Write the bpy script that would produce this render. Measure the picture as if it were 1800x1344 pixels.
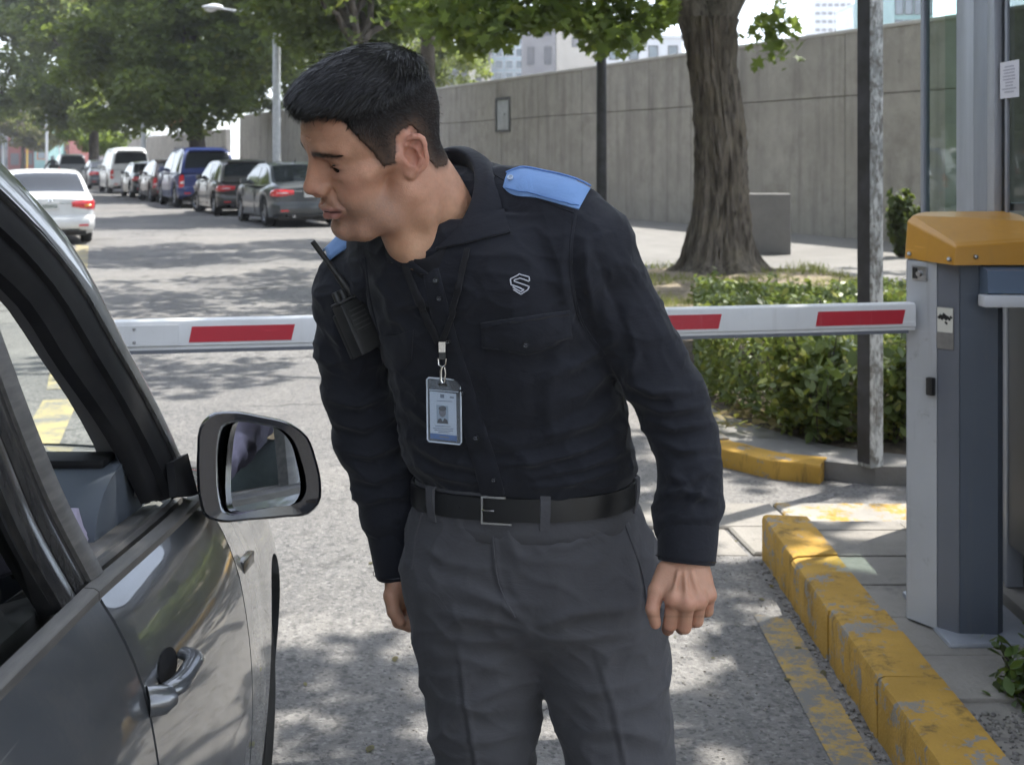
import bpy, bmesh, math, random, os
import numpy as np
from mathutils import Vector, Matrix, noise as mnoise

R = math.radians
scene = bpy.context.scene
for o in list(bpy.data.objects):
    bpy.data.objects.remove(o)
COL = scene.collection

# ------------------------------------------------------------------ camera
CAM_H = 1.57
FPX = 2300.0                      # focal length in photograph pixels (1800 wide)
HZ = 278.0                        # image row of the horizon
cam_d = bpy.data.cameras.new('camera')
cam_d.sensor_width = 36.0
cam_d.lens = 36.0 * FPX / 1800.0
cam_d.shift_y = -(672.0 - HZ) / 1800.0
cam_d.clip_start = 0.05
cam_d.clip_end = 3000.0
cam_d.dof.use_dof = True
cam_d.dof.focus_distance = 2.02
cam_d.dof.aperture_fstop = 11.0
cam = bpy.data.objects.new('camera', cam_d)
cam.location = (0, 0, CAM_H)
cam.rotation_euler = (R(90), 0, 0)
COL.objects.link(cam)
scene.camera = cam

# ------------------------------------------------------------------ light
SUN_AZ = Vector((0.76, 0.65)).normalized()
SUN_EL = 65.0
TOSUN = Vector((SUN_AZ.x * math.cos(R(SUN_EL)), SUN_AZ.y * math.cos(R(SUN_EL)), math.sin(R(SUN_EL))))
world = bpy.data.worlds.new('World')
scene.world = world
world.use_nodes = True
wn = world.node_tree.nodes
wl = world.node_tree.links
for n in list(wn):
    wn.remove(n)
w_out = wn.new('ShaderNodeOutputWorld')
w_bg = wn.new('ShaderNodeBackground')
w_sky = wn.new('ShaderNodeTexSky')
w_sky.sky_type = 'NISHITA'
w_sky.sun_disc = False
w_sky.sun_elevation = R(SUN_EL)
w_sky.sun_rotation = math.atan2(SUN_AZ.x, SUN_AZ.y)
w_sky.air_density = 1.0
w_sky.dust_density = 3.2
w_sky.ozone_density = 1.0
w_sky.altitude = 2200
w_bg.inputs['Strength'].default_value = 0.15
w_hsv = wn.new('ShaderNodeHueSaturation')      # hazy city sky: paler than clean air
w_hsv.inputs['Saturation'].default_value = 0.45
wl.new(w_sky.outputs['Color'], w_hsv.inputs['Color'])
wl.new(w_hsv.outputs['Color'], w_bg.inputs['Color'])
wl.new(w_bg.outputs['Background'], w_out.inputs['Surface'])

sun_d = bpy.data.lights.new('sun', 'SUN')
sun_d.energy = 2.55
sun_d.angle = R(0.55)
sun_d.color = (1.0, 0.965, 0.90)
sun = bpy.data.objects.new('sun', sun_d)
sun.rotation_euler = (-TOSUN).to_track_quat('-Z', 'Y').to_euler()
sun.location = (20, 5, 30)
COL.objects.link(sun)

scene.view_settings.view_transform = 'Standard'
scene.view_settings.look = 'None'
scene.view_settings.gamma = 1.0
scene.view_settings.use_curve_mapping = False
scene.view_settings.exposure = 1.87
scene.render.engine = 'CYCLES'
cy = scene.cycles
cy.use_adaptive_sampling = True
cy.adaptive_threshold = 0.03
cy.max_bounces = 7
cy.diffuse_bounces = 2
cy.glossy_bounces = 4
cy.transmission_bounces = 6
cy.transparent_max_bounces = 12
cy.caustics_reflective = False
cy.caustics_refractive = False
cy.sample_clamp_indirect = 6.0
try:
    cy.use_denoising = True
    cy.denoiser = 'OPENIMAGEDENOISE'
except Exception:
    pass

# ------------------------------------------------------------------ helpers
RNG = np.random.default_rng(7)
random.seed(7)


def P(px, py, Y):
    """photograph pixel + distance along the view axis -> world point"""
    return Vector(((px - 900.0) / FPX * Y, Y, CAM_H - (py - HZ) / FPX * Y))


def lin(c):
    """sRGB 0-255 -> linear rgba"""
    out = []
    for v in c:
        v = v / 255.0
        out.append(v / 12.92 if v <= 0.04045 else ((v + 0.055) / 1.055) ** 2.4)
    return (out[0], out[1], out[2], 1.0)


def rgba(c):
    if isinstance(c, (int, float)):
        return (c, c, c, 1.0)
    return (c[0], c[1], c[2], 1.0)


class NT:
    """small node-tree writer"""
    def __init__(self, name):
        self.m = bpy.data.materials.new(name)
        self.m.use_nodes = True
        self.t = self.m.node_tree
        self.n = self.t.nodes
        for n in list(self.n):
            self.n.remove(n)
        self.out = self.n.new('ShaderNodeOutputMaterial')
        self.b = self.n.new('ShaderNodeBsdfPrincipled')
        self.link(self.b.outputs[0], self.out.inputs['Surface'])

    def link(self, a, b):
        self.t.links.new(a, b)

    def new(self, typ, **kw):
        n = self.n.new(typ)
        for k, v in kw.items():
            setattr(n, k, v)
        return n

    def coord(self, kind='Object'):
        if not hasattr(self, '_tc'):
            self._tc = self.new('ShaderNodeTexCoord')
        return self._tc.outputs[kind]

    def mapping(self, scale=(1, 1, 1), kind='Object', rot=(0, 0, 0), loc=(0, 0, 0)):
        m = self.new('ShaderNodeMapping')
        m.inputs['Scale'].default_value = scale
        m.inputs['Rotation'].default_value = rot
        m.inputs['Location'].default_value = loc
        self.link(self.coord(kind), m.inputs['Vector'])
        return m.outputs[0]

    def noise(self, scale, detail=5, rough=0.55, vec=None, dist=0.0):
        n = self.new('ShaderNodeTexNoise')
        n.inputs['Scale'].default_value = scale
        n.inputs['Detail'].default_value = detail
        n.inputs['Roughness'].default_value = rough
        n.inputs['Distortion'].default_value = dist
        self.link(vec if vec is not None else self.coord(), n.inputs['Vector'])
        return n.outputs['Fac']

    def voronoi(self, scale, feature='F1', vec=None, out='Distance', rand=1.0):
        n = self.new('ShaderNodeTexVoronoi', feature=feature)
        n.inputs['Scale'].default_value = scale
        n.inputs['Randomness'].default_value = rand
        self.link(vec if vec is not None else self.coord(), n.inputs['Vector'])
        return n.outputs[out]

    def ramp(self, fac, lo, hi, c0=(0, 0, 0, 1), c1=(1, 1, 1, 1)):
        n = self.new('ShaderNodeValToRGB')
        n.color_ramp.elements[0].position = lo
        n.color_ramp.elements[1].position = hi
        n.color_ramp.elements[0].color = c0
        n.color_ramp.elements[1].color = c1
        self.link(fac, n.inputs['Fac'])
        return n.outputs['Color']

    def mix(self, fac, a, b, mode='MIX'):
        n = self.new('ShaderNodeMix', data_type='RGBA', blend_type=mode)
        for i, (s, v) in enumerate(((n.inputs[0], fac), (n.inputs[6], a), (n.inputs[7], b))):
            if isinstance(v, (int, float)):
                s.default_value = v if i == 0 else (v, v, v, 1)
            elif isinstance(v, tuple):
                s.default_value = v if len(v) == 4 else (*v, 1)
            else:
                self.link(v, s)
        return n.outputs[2]

    def math(self, op, a, b=0.5):
        n = self.new('ShaderNodeMath', operation=op)
        for s, v in ((n.inputs[0], a), (n.inputs[1], b)):
            if isinstance(v, (int, float)):
                s.default_value = v
            else:
                self.link(v, s)
        return n.outputs[0]

    def attr(self, name='col'):
        n = self.new('ShaderNodeAttribute')
        n.attribute_name = name
        return n.outputs['Color']

    def bump(self, h, strength=0.3, dist=0.01, prev=None):
        n = self.new('ShaderNodeBump')
        n.inputs['Strength'].default_value = strength
        n.inputs['Distance'].default_value = dist
        self.link(h, n.inputs['Height'])
        if prev is not None:
            self.link(prev, n.inputs['Normal'])
        return n.outputs[0]

    def set(self, **kw):
        for k, v in kw.items():
            s = self.b.inputs[k.replace('_', ' ')]
            if isinstance(v, (int, float)) or isinstance(v, tuple):
                s.default_value = v
            else:
                self.link(v, s)
        return self


def mat(name, c, rough=0.6, metal=0.0, c2=None, scale=6.0, lo=0.35, hi=0.65, detail=6,
        bump=None, spec=None, coat=0.0, stretch=None, rvar=0.0):
    t = NT(name)
    vec = t.mapping(stretch) if stretch else None
    if c2 is not None:
        f = t.noise(scale, detail, 0.6, vec)
        colr = t.ramp(f, lo, hi, rgba(c), rgba(c2))
        t.set(Base_Color=colr)
    else:
        t.set(Base_Color=rgba(c))
    if rvar:
        f2 = t.noise(scale * 1.7, 4, 0.6, vec)
        rr = t.new('ShaderNodeMapRange')
        rr.inputs['To Min'].default_value = max(0.02, rough - rvar)
        rr.inputs['To Max'].default_value = min(1, rough + rvar)
        t.link(f2, rr.inputs['Value'])
        t.set(Roughness=rr.outputs[0])
    else:
        t.set(Roughness=rough)
    t.set(Metallic=metal)
    if spec is not None:
        t.b.inputs['Specular IOR Level'].default_value = spec
    if coat:
        t.b.inputs['Coat Weight'].default_value = coat
        t.b.inputs['Coat Roughness'].default_value = 0.04
    if bump:
        bs, st, dd = bump
        t.set(Normal=t.bump(t.noise(bs, 6, 0.6, vec), st, dd))
    return t.m


class MB:
    """collects geometry for ONE mesh"""
    def __init__(self):
        self.v = []
        self.f = []
        self.mi = []
        self.cur = 0

    def add(self, vs, fs):
        n = len(self.v)
        self.v.extend([tuple(map(float, p)) for p in vs])
        for f in fs:
            self.f.append(tuple(i + n for i in f))
            self.mi.append(self.cur)

    def box(self, lo, hi, bev=0.0, M=None):
        x0, y0, z0 = lo
        x1, y1, z1 = hi
        if bev <= 0:
            vs = [(x0, y0, z0), (x1, y0, z0), (x1, y1, z0), (x0, y1, z0),
                  (x0, y0, z1), (x1, y0, z1), (x1, y1, z1), (x0, y1, z1)]
            fs = [(0, 3, 2, 1), (4, 5, 6, 7), (0, 1, 5, 4), (1, 2, 6, 5), (2, 3, 7, 6), (3, 0, 4, 7)]
        else:
            b = min(bev, (x1 - x0) / 2.01, (y1 - y0) / 2.01, (z1 - z0) / 2.01)
            bm = bmesh.new()
            bmesh.ops.create_cube(bm, size=1.0)
            for v in bm.verts:
                v.co = Vector(((x0 + x1) / 2 + v.co.x * (x1 - x0), (y0 + y1) / 2 + v.co.y * (y1 - y0),
                               (z0 + z1) / 2 + v.co.z * (z1 - z0)))
            bmesh.ops.bevel(bm, geom=bm.edges[:] , offset=b, segments=2, profile=0.6, affect='EDGES')
            bm.verts.ensure_lookup_table()
            vs = [tuple(v.co) for v in bm.verts]
            fs = [tuple(v.index for v in f.verts) for f in bm.faces]
            bm.free()
        if M is not None:
            vs = [tuple(M @ Vector(p)) for p in vs]
        self.add(vs, fs)
        return self

    def tube(self, pts, rad, seg=10, cap=True, squash=None):
        """swept tube along points; rad scalar or list"""
        pts = [Vector(p) for p in pts]
        n = len(pts)
        rs = rad if hasattr(rad, '__len__') else [rad] * n
        up = Vector((0, 0, 1))
        t0 = (pts[1] - pts[0]).normalized()
        if abs(t0.dot(up)) > 0.95:
            up = Vector((0, 1, 0))
        rings = []
        a = t0.cross(up).normalized()
        for i in range(n):
            if i == 0:
                t = pts[1] - pts[0]
            elif i == n - 1:
                t = pts[-1] - pts[-2]
            else:
                t = pts[i + 1] - pts[i - 1]
            t.normalize()
            a = (a - t * a.dot(t))
            if a.length < 1e-6:
                a = t.orthogonal()
            a.normalize()
            b = t.cross(a)
            rings.append([pts[i] + (a * math.cos(2 * math.pi * k / seg) +
                                    b * math.sin(2 * math.pi * k / seg) * (squash or 1.0)) * rs[i] for k in range(seg)])
        vs = [p for r in rings for p in r]
        fs = []
        for i in range(n - 1):
            for k in range(seg):
                k2 = (k + 1) % seg
                fs.append((i * seg + k, i * seg + k2, (i + 1) * seg + k2, (i + 1) * seg + k))
        if cap:
            fs.append(tuple(range(seg - 1, -1, -1)))
            fs.append(tuple((n - 1) * seg + k for k in range(seg)))
        self.add(vs, fs)
        return self

    def cyl(self, p0, p1, r0, r1=None, seg=16, cap=True):
        return self.tube([p0, p1], [r0, r0 if r1 is None else r1], seg, cap)

    def lathe(self, prof, M=None, seg=24, close=False):
        """profile of (r, z) around local z"""
        vs = []
        n = len(prof)
        for r, z in prof:
            for k in range(seg):
                a = 2 * math.pi * k / seg
                vs.append(Vector((r * math.cos(a), r * math.sin(a), z)))
        if M is not None:
            vs = [M @ p for p in vs]
        fs = []
        for i in range(n - 1 + (1 if close else 0)):
            j = (i + 1) % n
            for k in range(seg):
                k2 = (k + 1) % seg
                fs.append((i * seg + k, i * seg + k2, j * seg + k2, j * seg + k))
        self.add(vs, fs)
        return self

    def grid(self, rows, closed_u=False, closed_v=False, flip=False):
        """rows: list of equal-length point lists"""
        n = len(rows)
        m = len(rows[0])
        vs = [p for r in rows for p in r]
        fs = []
        for i in range(n - 1 + (1 if closed_u else 0)):
            i2 = (i + 1) % n
            for k in range(m - 1 + (1 if closed_v else 0)):
                k2 = (k + 1) % m
                f = (i * m + k, i * m + k2, i2 * m + k2, i2 * m + k)
                fs.append(f[::-1] if flip else f)
        self.add(vs, fs)
        return self

    def prism(self, poly, d):
        """polygon (3-D points) pushed along vector d"""
        d = Vector(d)
        n = len(poly)
        vs = [Vector(p) for p in poly] + [Vector(p) + d for p in poly]
        fs = [tuple(range(n)), tuple(range(2 * n - 1, n - 1, -1))]
        for i in range(n):
            j = (i + 1) % n
            fs.append((i, i + n, j + n, j))
        self.add(vs, fs)
        return self

    def build(self, name, material, parent=None, smooth=True, angle=35, M=None):
        me = bpy.data.meshes.new(name)
        me.from_pydata(self.v, [], self.f)
        if M is not None:
            me.transform(M)
        bm = bmesh.new()
        bm.from_mesh(me)
        bmesh.ops.recalc_face_normals(bm, faces=bm.faces[:])
        bm.to_mesh(me)
        bm.free()
        mats = material if isinstance(material, (list, tuple)) else [material]
        for m in mats:
            me.materials.append(m)
        if len(mats) > 1:
            me.polygons.foreach_set('material_index', self.mi)
        return link(name, me, parent, smooth, angle)


def link(name, me, parent=None, smooth=True, angle=35):
    if smooth:
        me.shade_smooth()
        if angle is not None:
            me.set_sharp_from_angle(angle=R(angle))
    o = bpy.data.objects.new(name, me)
    COL.objects.link(o)
    if parent is not None:
        o.parent = parent
    return o


def empty(name, loc=(0, 0, 0), rz=0.0):
    o = bpy.data.objects.new(name, None)
    o.location = loc
    o.rotation_euler = (0, 0, rz)
    o.empty_display_size = 0.2
    COL.objects.link(o)
    return o


def tag(o, label, cat, group=None):
    o['label'] = label
    o['category'] = cat
    if group:
        o['group'] = group
    return o


def struct(o):
    o['kind'] = 'structure'
    return o


def stuff(o):
    o['kind'] = 'stuff'
    return o


def copy_tree(o, parent=None):
    c = o.copy()
    COL.objects.link(c)
    c.parent = parent
    for ch in list(o.children):
        copy_tree(ch, c)
    return c


def np_mesh(name, verts, faces, nper, material, parent=None, cols=None, smooth=False, angle=None, attr='col'):
    """fast mesh from numpy arrays; all faces have nper corners"""
    me = bpy.data.meshes.new(name)
    nv = len(verts)
    nf = len(faces)
    me.vertices.add(nv)
    me.vertices.foreach_set('co', np.asarray(verts, np.float32).ravel())
    me.loops.add(nf * nper)
    me.loops.foreach_set('vertex_index', np.asarray(faces, np.int32).ravel())
    me.polygons.add(nf)
    me.polygons.foreach_set('loop_start', np.arange(0, nf * nper, nper, dtype=np.int32))
    try:
        me.polygons.foreach_set('loop_total', np.full(nf, nper, np.int32))
    except Exception:
        pass
    me.update(calc_edges=True)
    me.validate()
    if cols is not None:
        a = me.attributes.new(attr, 'FLOAT_COLOR', 'POINT')
        c4 = np.ones((nv, 4), np.float32)
        c4[:, :3] = cols
        a.data.foreach_set('color', c4.ravel())
    me.materials.append(material)
    return link(name, me, parent, smooth, angle)


def lerp(a, b, t):
    return a + (b - a) * t


def interp(x, xs, ys):
    return float(np.interp(x, xs, ys))


def smooth_interp(x, xs, ys):
    """monotone-ish cubic (Catmull-Rom) interpolation, vectorised"""
    xs = np.asarray(xs, float)
    ys = np.asarray(ys, float)
    x = np.clip(np.asarray(x, float), xs[0], xs[-1])
    i = np.clip(np.searchsorted(xs, x, side='right') - 1, 0, len(xs) - 2)
    m = np.gradient(ys, xs)
    h = xs[i + 1] - xs[i]
    t = (x - xs[i]) / h
    t2, t3 = t * t, t * t * t
    return ((2 * t3 - 3 * t2 + 1) * ys[i] + (t3 - 2 * t2 + t) * h * m[i] +
            (-2 * t3 + 3 * t2) * ys[i + 1] + (t3 - t2) * h * m[i + 1])


def cr_curve(pts, n):
    """Catmull-Rom resample of 3-D points"""
    a = np.array([list(p) for p in pts], float)
    d = np.r_[0, np.cumsum(np.linalg.norm(np.diff(a, axis=0), axis=1))]
    q = np.linspace(0, d[-1], n)
    return [Vector((float(smooth_interp(s, d, a[:, 0])), float(smooth_interp(s, d, a[:, 1])),
                    float(smooth_interp(s, d, a[:, 2])))) for s in q]

# ================================================================== SETTING
D2 = Vector((-0.40, 0.9165))       # street direction (away from the camera)
T2 = Vector((0.9165, 0.40))        # across the street, to the right


def ST(s, t, z=0.0):
    return Vector((D2.x * s + T2.x * t, D2.y * s + T2.y * t, z))


STREET_RZ = math.atan2(D2.y, D2.x)

# ---- materials of the setting
def asphalt_material():
    t = NT('asphalt')
    pos = t.coord('Object')
    big = t.noise(0.22, 5, 0.6)
    mid = t.noise(2.3, 7, 0.65)
    fine = t.noise(95.0, 4, 0.7)
    agg = t.voronoi(85.0, out='Color')
    streak = t.noise(1.0, 6, 0.65, t.mapping((9.0, 0.5, 1), rot=(0, 0, R(4))))
    c = t.ramp(mid, 0.3, 0.72, (0.135, 0.132, 0.130, 1), (0.270, 0.260, 0.245, 1))
    rough_n = t.noise(30.0, 9, 0.72)
    c = t.mix(t.math('MULTIPLY', t.ramp(rough_n, 0.50, 0.62), 0.70), c, (0.33, 0.315, 0.29, 1))
    c = t.mix(t.math('MULTIPLY', t.ramp(t.noise(19.0, 9, 0.75, t.mapping((1, .6, 1), loc=(5, 3, 0))), 0.50, 0.60), 0.8), c, (0.075, 0.073, 0.072, 1))
    c = t.mix(t.math('MULTIPLY', t.ramp(big, 0.42, 0.6), .8), c, (0.255, 0.240, 0.222, 1))
    patch = t.noise(0.35, 2, 0.4, t.mapping((1, 1, 1), loc=(11, 4, 0)))
    c = t.mix(t.math('MULTIPLY', t.ramp(patch, 0.56, 0.575), .35), c, (0.120, 0.118, 0.118, 1))
    c = t.mix(t.math('MULTIPLY', t.ramp(streak, 0.5, 0.7), 0.35), c, (0.13, 0.13, 0.135, 1))
    # exposed aggregate: light and dark chips
    sep = t.new('ShaderNodeSeparateColor')
    t.link(agg, sep.inputs[0])
    c = t.mix(t.math('MULTIPLY', t.ramp(sep.outputs[0], 0.80, 0.97), 0.40), c, (0.40, 0.39, 0.37, 1))
    c = t.mix(t.math('MULTIPLY', t.ramp(sep.outputs[1], 0.75, 0.95), 0.6), c, (0.07, 0.07, 0.072, 1))
    # cracks
    wob = t.new('ShaderNodeVectorMath', operation='MULTIPLY_ADD')
    nz = t.new('ShaderNodeTexNoise')
    nz.inputs['Scale'].default_value = 3.0
    nz.inputs['Detail'].default_value = 5
    t.link(pos, nz.inputs['Vector'])
    t.link(nz.outputs['Color'], wob.inputs[0])
    wob.inputs[1].default_value = (0.5, 0.5, 0.5)
    t.link(pos, wob.inputs[2])
    cr = t.voronoi(0.55, 'DISTANCE_TO_EDGE', wob.outputs[0])
    crk = t.ramp(cr, 0.0, 0.016, (1, 1, 1, 1), (0, 0, 0, 1))
    gate = t.ramp(t.noise(0.5, 3), 0.48, 0.56)
    crk = t.math('MULTIPLY', crk, gate)
    c = t.mix(t.math('MULTIPLY', crk, 0.75), c, (0.045, 0.044, 0.043, 1))
    stain = t.ramp(t.noise(0.9, 6, 0.7), 0.60, 0.74)
    c = t.mix(t.math('MULTIPLY', stain, 0.45), c, (0.085, 0.083, 0.082, 1))
    h = t.math('ADD', t.math('MULTIPLY', fine, 0.7), t.math('MULTIPLY', t.voronoi(130.0), 0.9))
    n1 = t.bump(h, 0.55, 0.006)
    n2 = t.bump(t.math('SUBTRACT', mid, crk), 0.35, 0.02, n1)
    c = t.mix(1.0, c, (0.86, 0.86, 0.86, 1), 'MULTIPLY')
    t.set(Base_Color=c, Roughness=0.82, Normal=n2)
    t.b.inputs['Specular IOR Level'].default_value = 0.3
    return t.m


def concrete_material(name, c0, c1, stains=0.0, bscale=30, vertical=False, paint=None, paint_lo=0.45, paint_hi=0.52):
    t = NT(name)
    m = t.noise(3.0, 7, 0.65)
    c = t.ramp(m, 0.3, 0.7, rgba(c0), rgba(c1))
    c = t.mix(t.math('MULTIPLY', t.ramp(t.noise(0.6, 4), 0.45, 0.62), 0.5), c, tuple(0.5 * (a + b) * 0.8 for a, b in zip(c0, c1)) + (1,))
    if vertical:
        s1 = t.noise(1.0, 6, 0.6, t.mapping((3.2, 3.2, 0.22)))
        c = t.mix(t.math('MULTIPLY', t.ramp(s1, 0.5, 0.75), stains), c, (0.10, 0.095, 0.088, 1))
        s2 = t.noise(1.0, 5, 0.6, t.mapping((9.0, 9.0, 0.35), loc=(3, 1, 0)))
        c = t.mix(t.math('MULTIPLY', t.ramp(s2, 0.58, 0.74), stains * 0.5), c, (0.36, 0.34, 0.31, 1))
        s3 = t.noise(0.9, 8, 0.72)
        c = t.mix(t.math('MULTIPLY', t.ramp(s3, 0.52, 0.68), .5), c, (0.20, 0.18, 0.155, 1))
        s4 = t.noise(5.0, 8, 0.75)
        c = t.mix(t.math('MULTIPLY', t.ramp(s4, 0.60, 0.68), .45), c, (0.13, 0.12, 0.105, 1))
    elif stains:
        s1 = t.noise(6.0, 7, 0.7)
        c = t.mix(t.math('MULTIPLY', t.ramp(s1, 0.55, 0.7), stains), c, (0.09, 0.085, 0.08, 1))
    fine = t.noise(bscale * 6, 4, 0.7)
    c = t.mix(t.math('MULTIPLY', t.ramp(fine, 0.55, 0.75), 0.3), c, (0.12, 0.118, 0.112, 1))
    if paint is not None:
        pm = t.math('ADD', t.math('MULTIPLY', t.noise(7.0, 8, 0.75), .72), t.math('MULTIPLY', t.noise(38.0, 6, 0.75), .28))
        pf = t.ramp(pm, paint_lo, paint_hi)
        pc = t.mix(t.ramp(t.noise(4, 4), 0.35, 0.7), rgba(paint), tuple(p * 0.72 for p in paint) + (1,))
        dirt = t.noise(1.0, 6, 0.7, t.mapping((14, 14, 2.5)))
        pc = t.mix(t.math('MULTIPLY', t.ramp(dirt, 0.54, 0.68), 0.7), pc, (0.11, 0.08, 0.04, 1))
        c = t.mix(pf, c, pc)
    h = t.math('ADD', t.noise(bscale, 6, 0.7), t.math('MULTIPLY', t.voronoi(bscale * 3), 0.5))
    t.set(Base_Color=c, Roughness=0.85, Normal=t.bump(h, 0.45, 0.006))
    t.b.inputs['Specular IOR Level'].default_value = 0.25
    return t.m


M_ASPHALT = asphalt_material()
M_CONC = concrete_material('sidewalk_concrete', (0.185, 0.178, 0.168), (0.265, 0.253, 0.235), 0.45)
M_CONC2 = concrete_material('paving_concrete', (0.20, 0.187, 0.166), (0.33, 0.305, 0.27), 0.7, 26)
M_WALL = concrete_material('wall_concrete', (0.34, 0.315, 0.28), (0.46, 0.43, 0.38), 0.55, 9, True)
M_WALLTOP = concrete_material('coping_concrete_lit', (0.5, 0.48, 0.45), (0.6, 0.58, 0.54), 0.2, 20)  # paler than the wall: the lit top is put into the colour
M_KERBY = concrete_material('kerb_yellow_paint', (0.24, 0.22, 0.19), (0.33, 0.30, 0.26), 0.3, 30,
                            paint=(0.53, 0.315, 0.065), paint_lo=0.435, paint_hi=0.465)
M_KERBW = concrete_material('kerb_worn', (0.26, 0.24, 0.21), (0.36, 0.33, 0.29), 0.4, 30,
                            paint=(0.50, 0.31, 0.07), paint_lo=0.56, paint_hi=0.62)
M_SOIL = mat('soil', (0.16, 0.125, 0.085), 0.95, c2=(0.34, 0.28, 0.20), scale=5, bump=(28, 0.9, 0.03))
M_MULCH = mat('mulch', (0.05, 0.04, 0.03), 0.95, c2=(0.13, 0.10, 0.07), scale=18, bump=(40, 1.0, 0.03))


def line_paint(name, base, lo, hi, scale=9):
    t = NT(name)
    n1 = t.noise(scale, 8, 0.75)
    n2 = t.noise(scale * 9, 4, 0.7)
    f = t.math('ADD', t.math('MULTIPLY', n1, 0.7), t.math('MULTIPLY', n2, 0.3))
    worn = t.ramp(f, lo, hi)
    c = t.mix(worn, (0.17, 0.165, 0.155, 1), t.mix(t.ramp(n2, 0.4, 0.7), rgba(base), tuple(b * 0.75 for b in base) + (1,)))
    t.set(Base_Color=c, Roughness=0.75, Normal=t.bump(n2, 0.4, 0.004))
    return t.m


M_YLINE = line_paint('yellow_line_paint', (0.46, 0.30, 0.07), 0.47, 0.56)
M_YLINE2 = line_paint('yellow_lane_paint', (0.42, 0.345, 0.16), 0.43, 0.55, 4)


def sheet(name, poly, z, material, parent=None, thick=None):
    mb = MB()
    if thick:
        mb.prism([(p[0], p[1], z) for p in poly][::-1], (0, 0, -thick))
    else:
        mb.add([(p[0], p[1], z) for p in poly], [tuple(range(len(poly)))])
    return mb.build(name, material, parent, smooth=False)


# ---- ground / road : one sheet to the horizon
road = struct(sheet('road', [(-900, -300), (900, -300), (900, 1400), (-900, 1400)], 0.0, M_ASPHALT))

# ---- right pavement (a slab with a real step)
kerb_line = [ST(260, 8.78).xy[:], ST(120, 8.78).xy[:], ST(60, 8.78).xy[:], (-3.7, 30.5), (-0.9, 24.0), (0.25, 20.3), (0.78, 16.5),
             (0.97, 12.5), (0.86, 9.2), (0.94, 7.4), (1.10, 6.80), (1.35, 6.48), (1.75, 6.30), (3.6, 6.14), (12.0, 6.1)]
pave_poly = kerb_line + [(40, 6.2), (60, 20), ST(20, 60).xy[:], ST(260, 60).xy[:]]
PZ = 0.088
pavement = struct(sheet('pavement', pave_poly, PZ, M_CONC, thick=0.25))


def offset_line(line, d):
    out = []
    n = len(line)
    for i in range(n):
        a = Vector(line[max(0, i - 1)])
        b = Vector(line[min(n - 1, i + 1)])
        t = (b - a).normalized()
        nrm = Vector((-t.y, t.x))
        out.append(Vector(line[i]) + nrm * d)
    return out


def kerb_run(name, line, w_in, w_out, z0, z1, length, mats, gap=0.008, seed=1, jitter=0.006, first_mat=None):
    """individual kerb stones along a polyline (stone = part of the kerb)"""
    root = struct(empty(name, (line[0][0], line[0][1], 0)))
    root_loc = Vector((line[0][0], line[0][1], 0))
    pts = [Vector(p) for p in line]
    d = [0.0]
    for a, b in zip(pts[:-1], pts[1:]):
        d.append(d[-1] + (b - a).length)
    tot = d[-1]
    xs = [p.x for p in pts]
    ys = [p.y for p in pts]
    rnd = random.Random(seed)
    s = 0.0
    k = 0
    while s < tot - 0.05:
        L = length * rnd.uniform(0.85, 1.15)
        e = min(tot, s + L)
        if tot - e < 0.2:
            e = tot
        nn = 9
        secs = []
        dz = rnd.uniform(-jitter, jitter)
        dx = rnd.uniform(-jitter, jitter)
        for i in range(nn + 1):
            q = lerp(s + gap / 2, e - gap / 2, i / nn)
            c = Vector((interp(q, d, xs), interp(q, d, ys)))
            c2 = Vector((interp(min(tot, q + 0.05), d, xs), interp(min(tot, q + 0.05), d, ys)))
            c1 = Vector((interp(max(0, q - 0.05), d, xs), interp(max(0, q - 0.05), d, ys)))
            t = (c2 - c1).normalized()
            nrm = Vector((t.y, -t.x))
            ch = 0.012
            sec = []
            for (u, z) in ((w_out, z0), (w_out, z1 - ch * 1.6), (w_out - ch * 0.5, z1 - ch * 0.5), (w_out - ch * 1.7, z1), (-w_in, z1), (-w_in, z0)):
                wob = 0.008 * mnoise.noise(Vector((c.x * 17, c.y * 17, z * 20 + u * 13)))
                p = c + nrm * (u + dx + wob)
                sec.append(Vector((p.x, p.y, z + (dz if z > z0 + 0.01 else 0) + wob * (z > z0 + 0.01))) - root_loc)
            secs.append(sec)
        mb = MB()
        mb.grid(secs, closed_v=True)
        n = len(secs[0])
        base = len(mb.v) - n
        mb.add(secs[0], [tuple(range(n))])
        mb.add(secs[-1], [tuple(range(n))])
        m = mats[rnd.randrange(len(mats))] if k or first_mat is None else first_mat
        o = mb.build('kerb_stone', m, root, angle=28)
        s = e
        k += 1
    return root


# far street kerb (plain), the bend by the hedge (yellow), the island kerb (yellow)
kerb_run('kerb_street', [ST(95, 8.70).xy[:], (-3.78, 30.5), (-0.98, 24.0), (0.17, 20.3), (0.70, 16.5), (0.89, 12.5)], 0.14, 0.02, 0.0, PZ + .016, 1.6, [M_CONC], seed=3)
kerb_run('kerb_bend', [(0.89, 12.4), (0.78, 9.2), (0.86, 7.36), (1.02, 6.76), (1.28, 6.43), (1.5, 6.33)], 0.14, 0.03, 0.0, PZ + .012, 0.62, [M_KERBW, M_KERBY], seed=9)
island_kerb = kerb_run('kerb_island', [(1.005, 5.13), (1.005, -1.5)], 0.15, 0.02, 0.0, 0.168, 0.58, [M_KERBY, M_KERBY, M_KERBY, M_KERBY, M_KERBW], seed=14)

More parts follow.
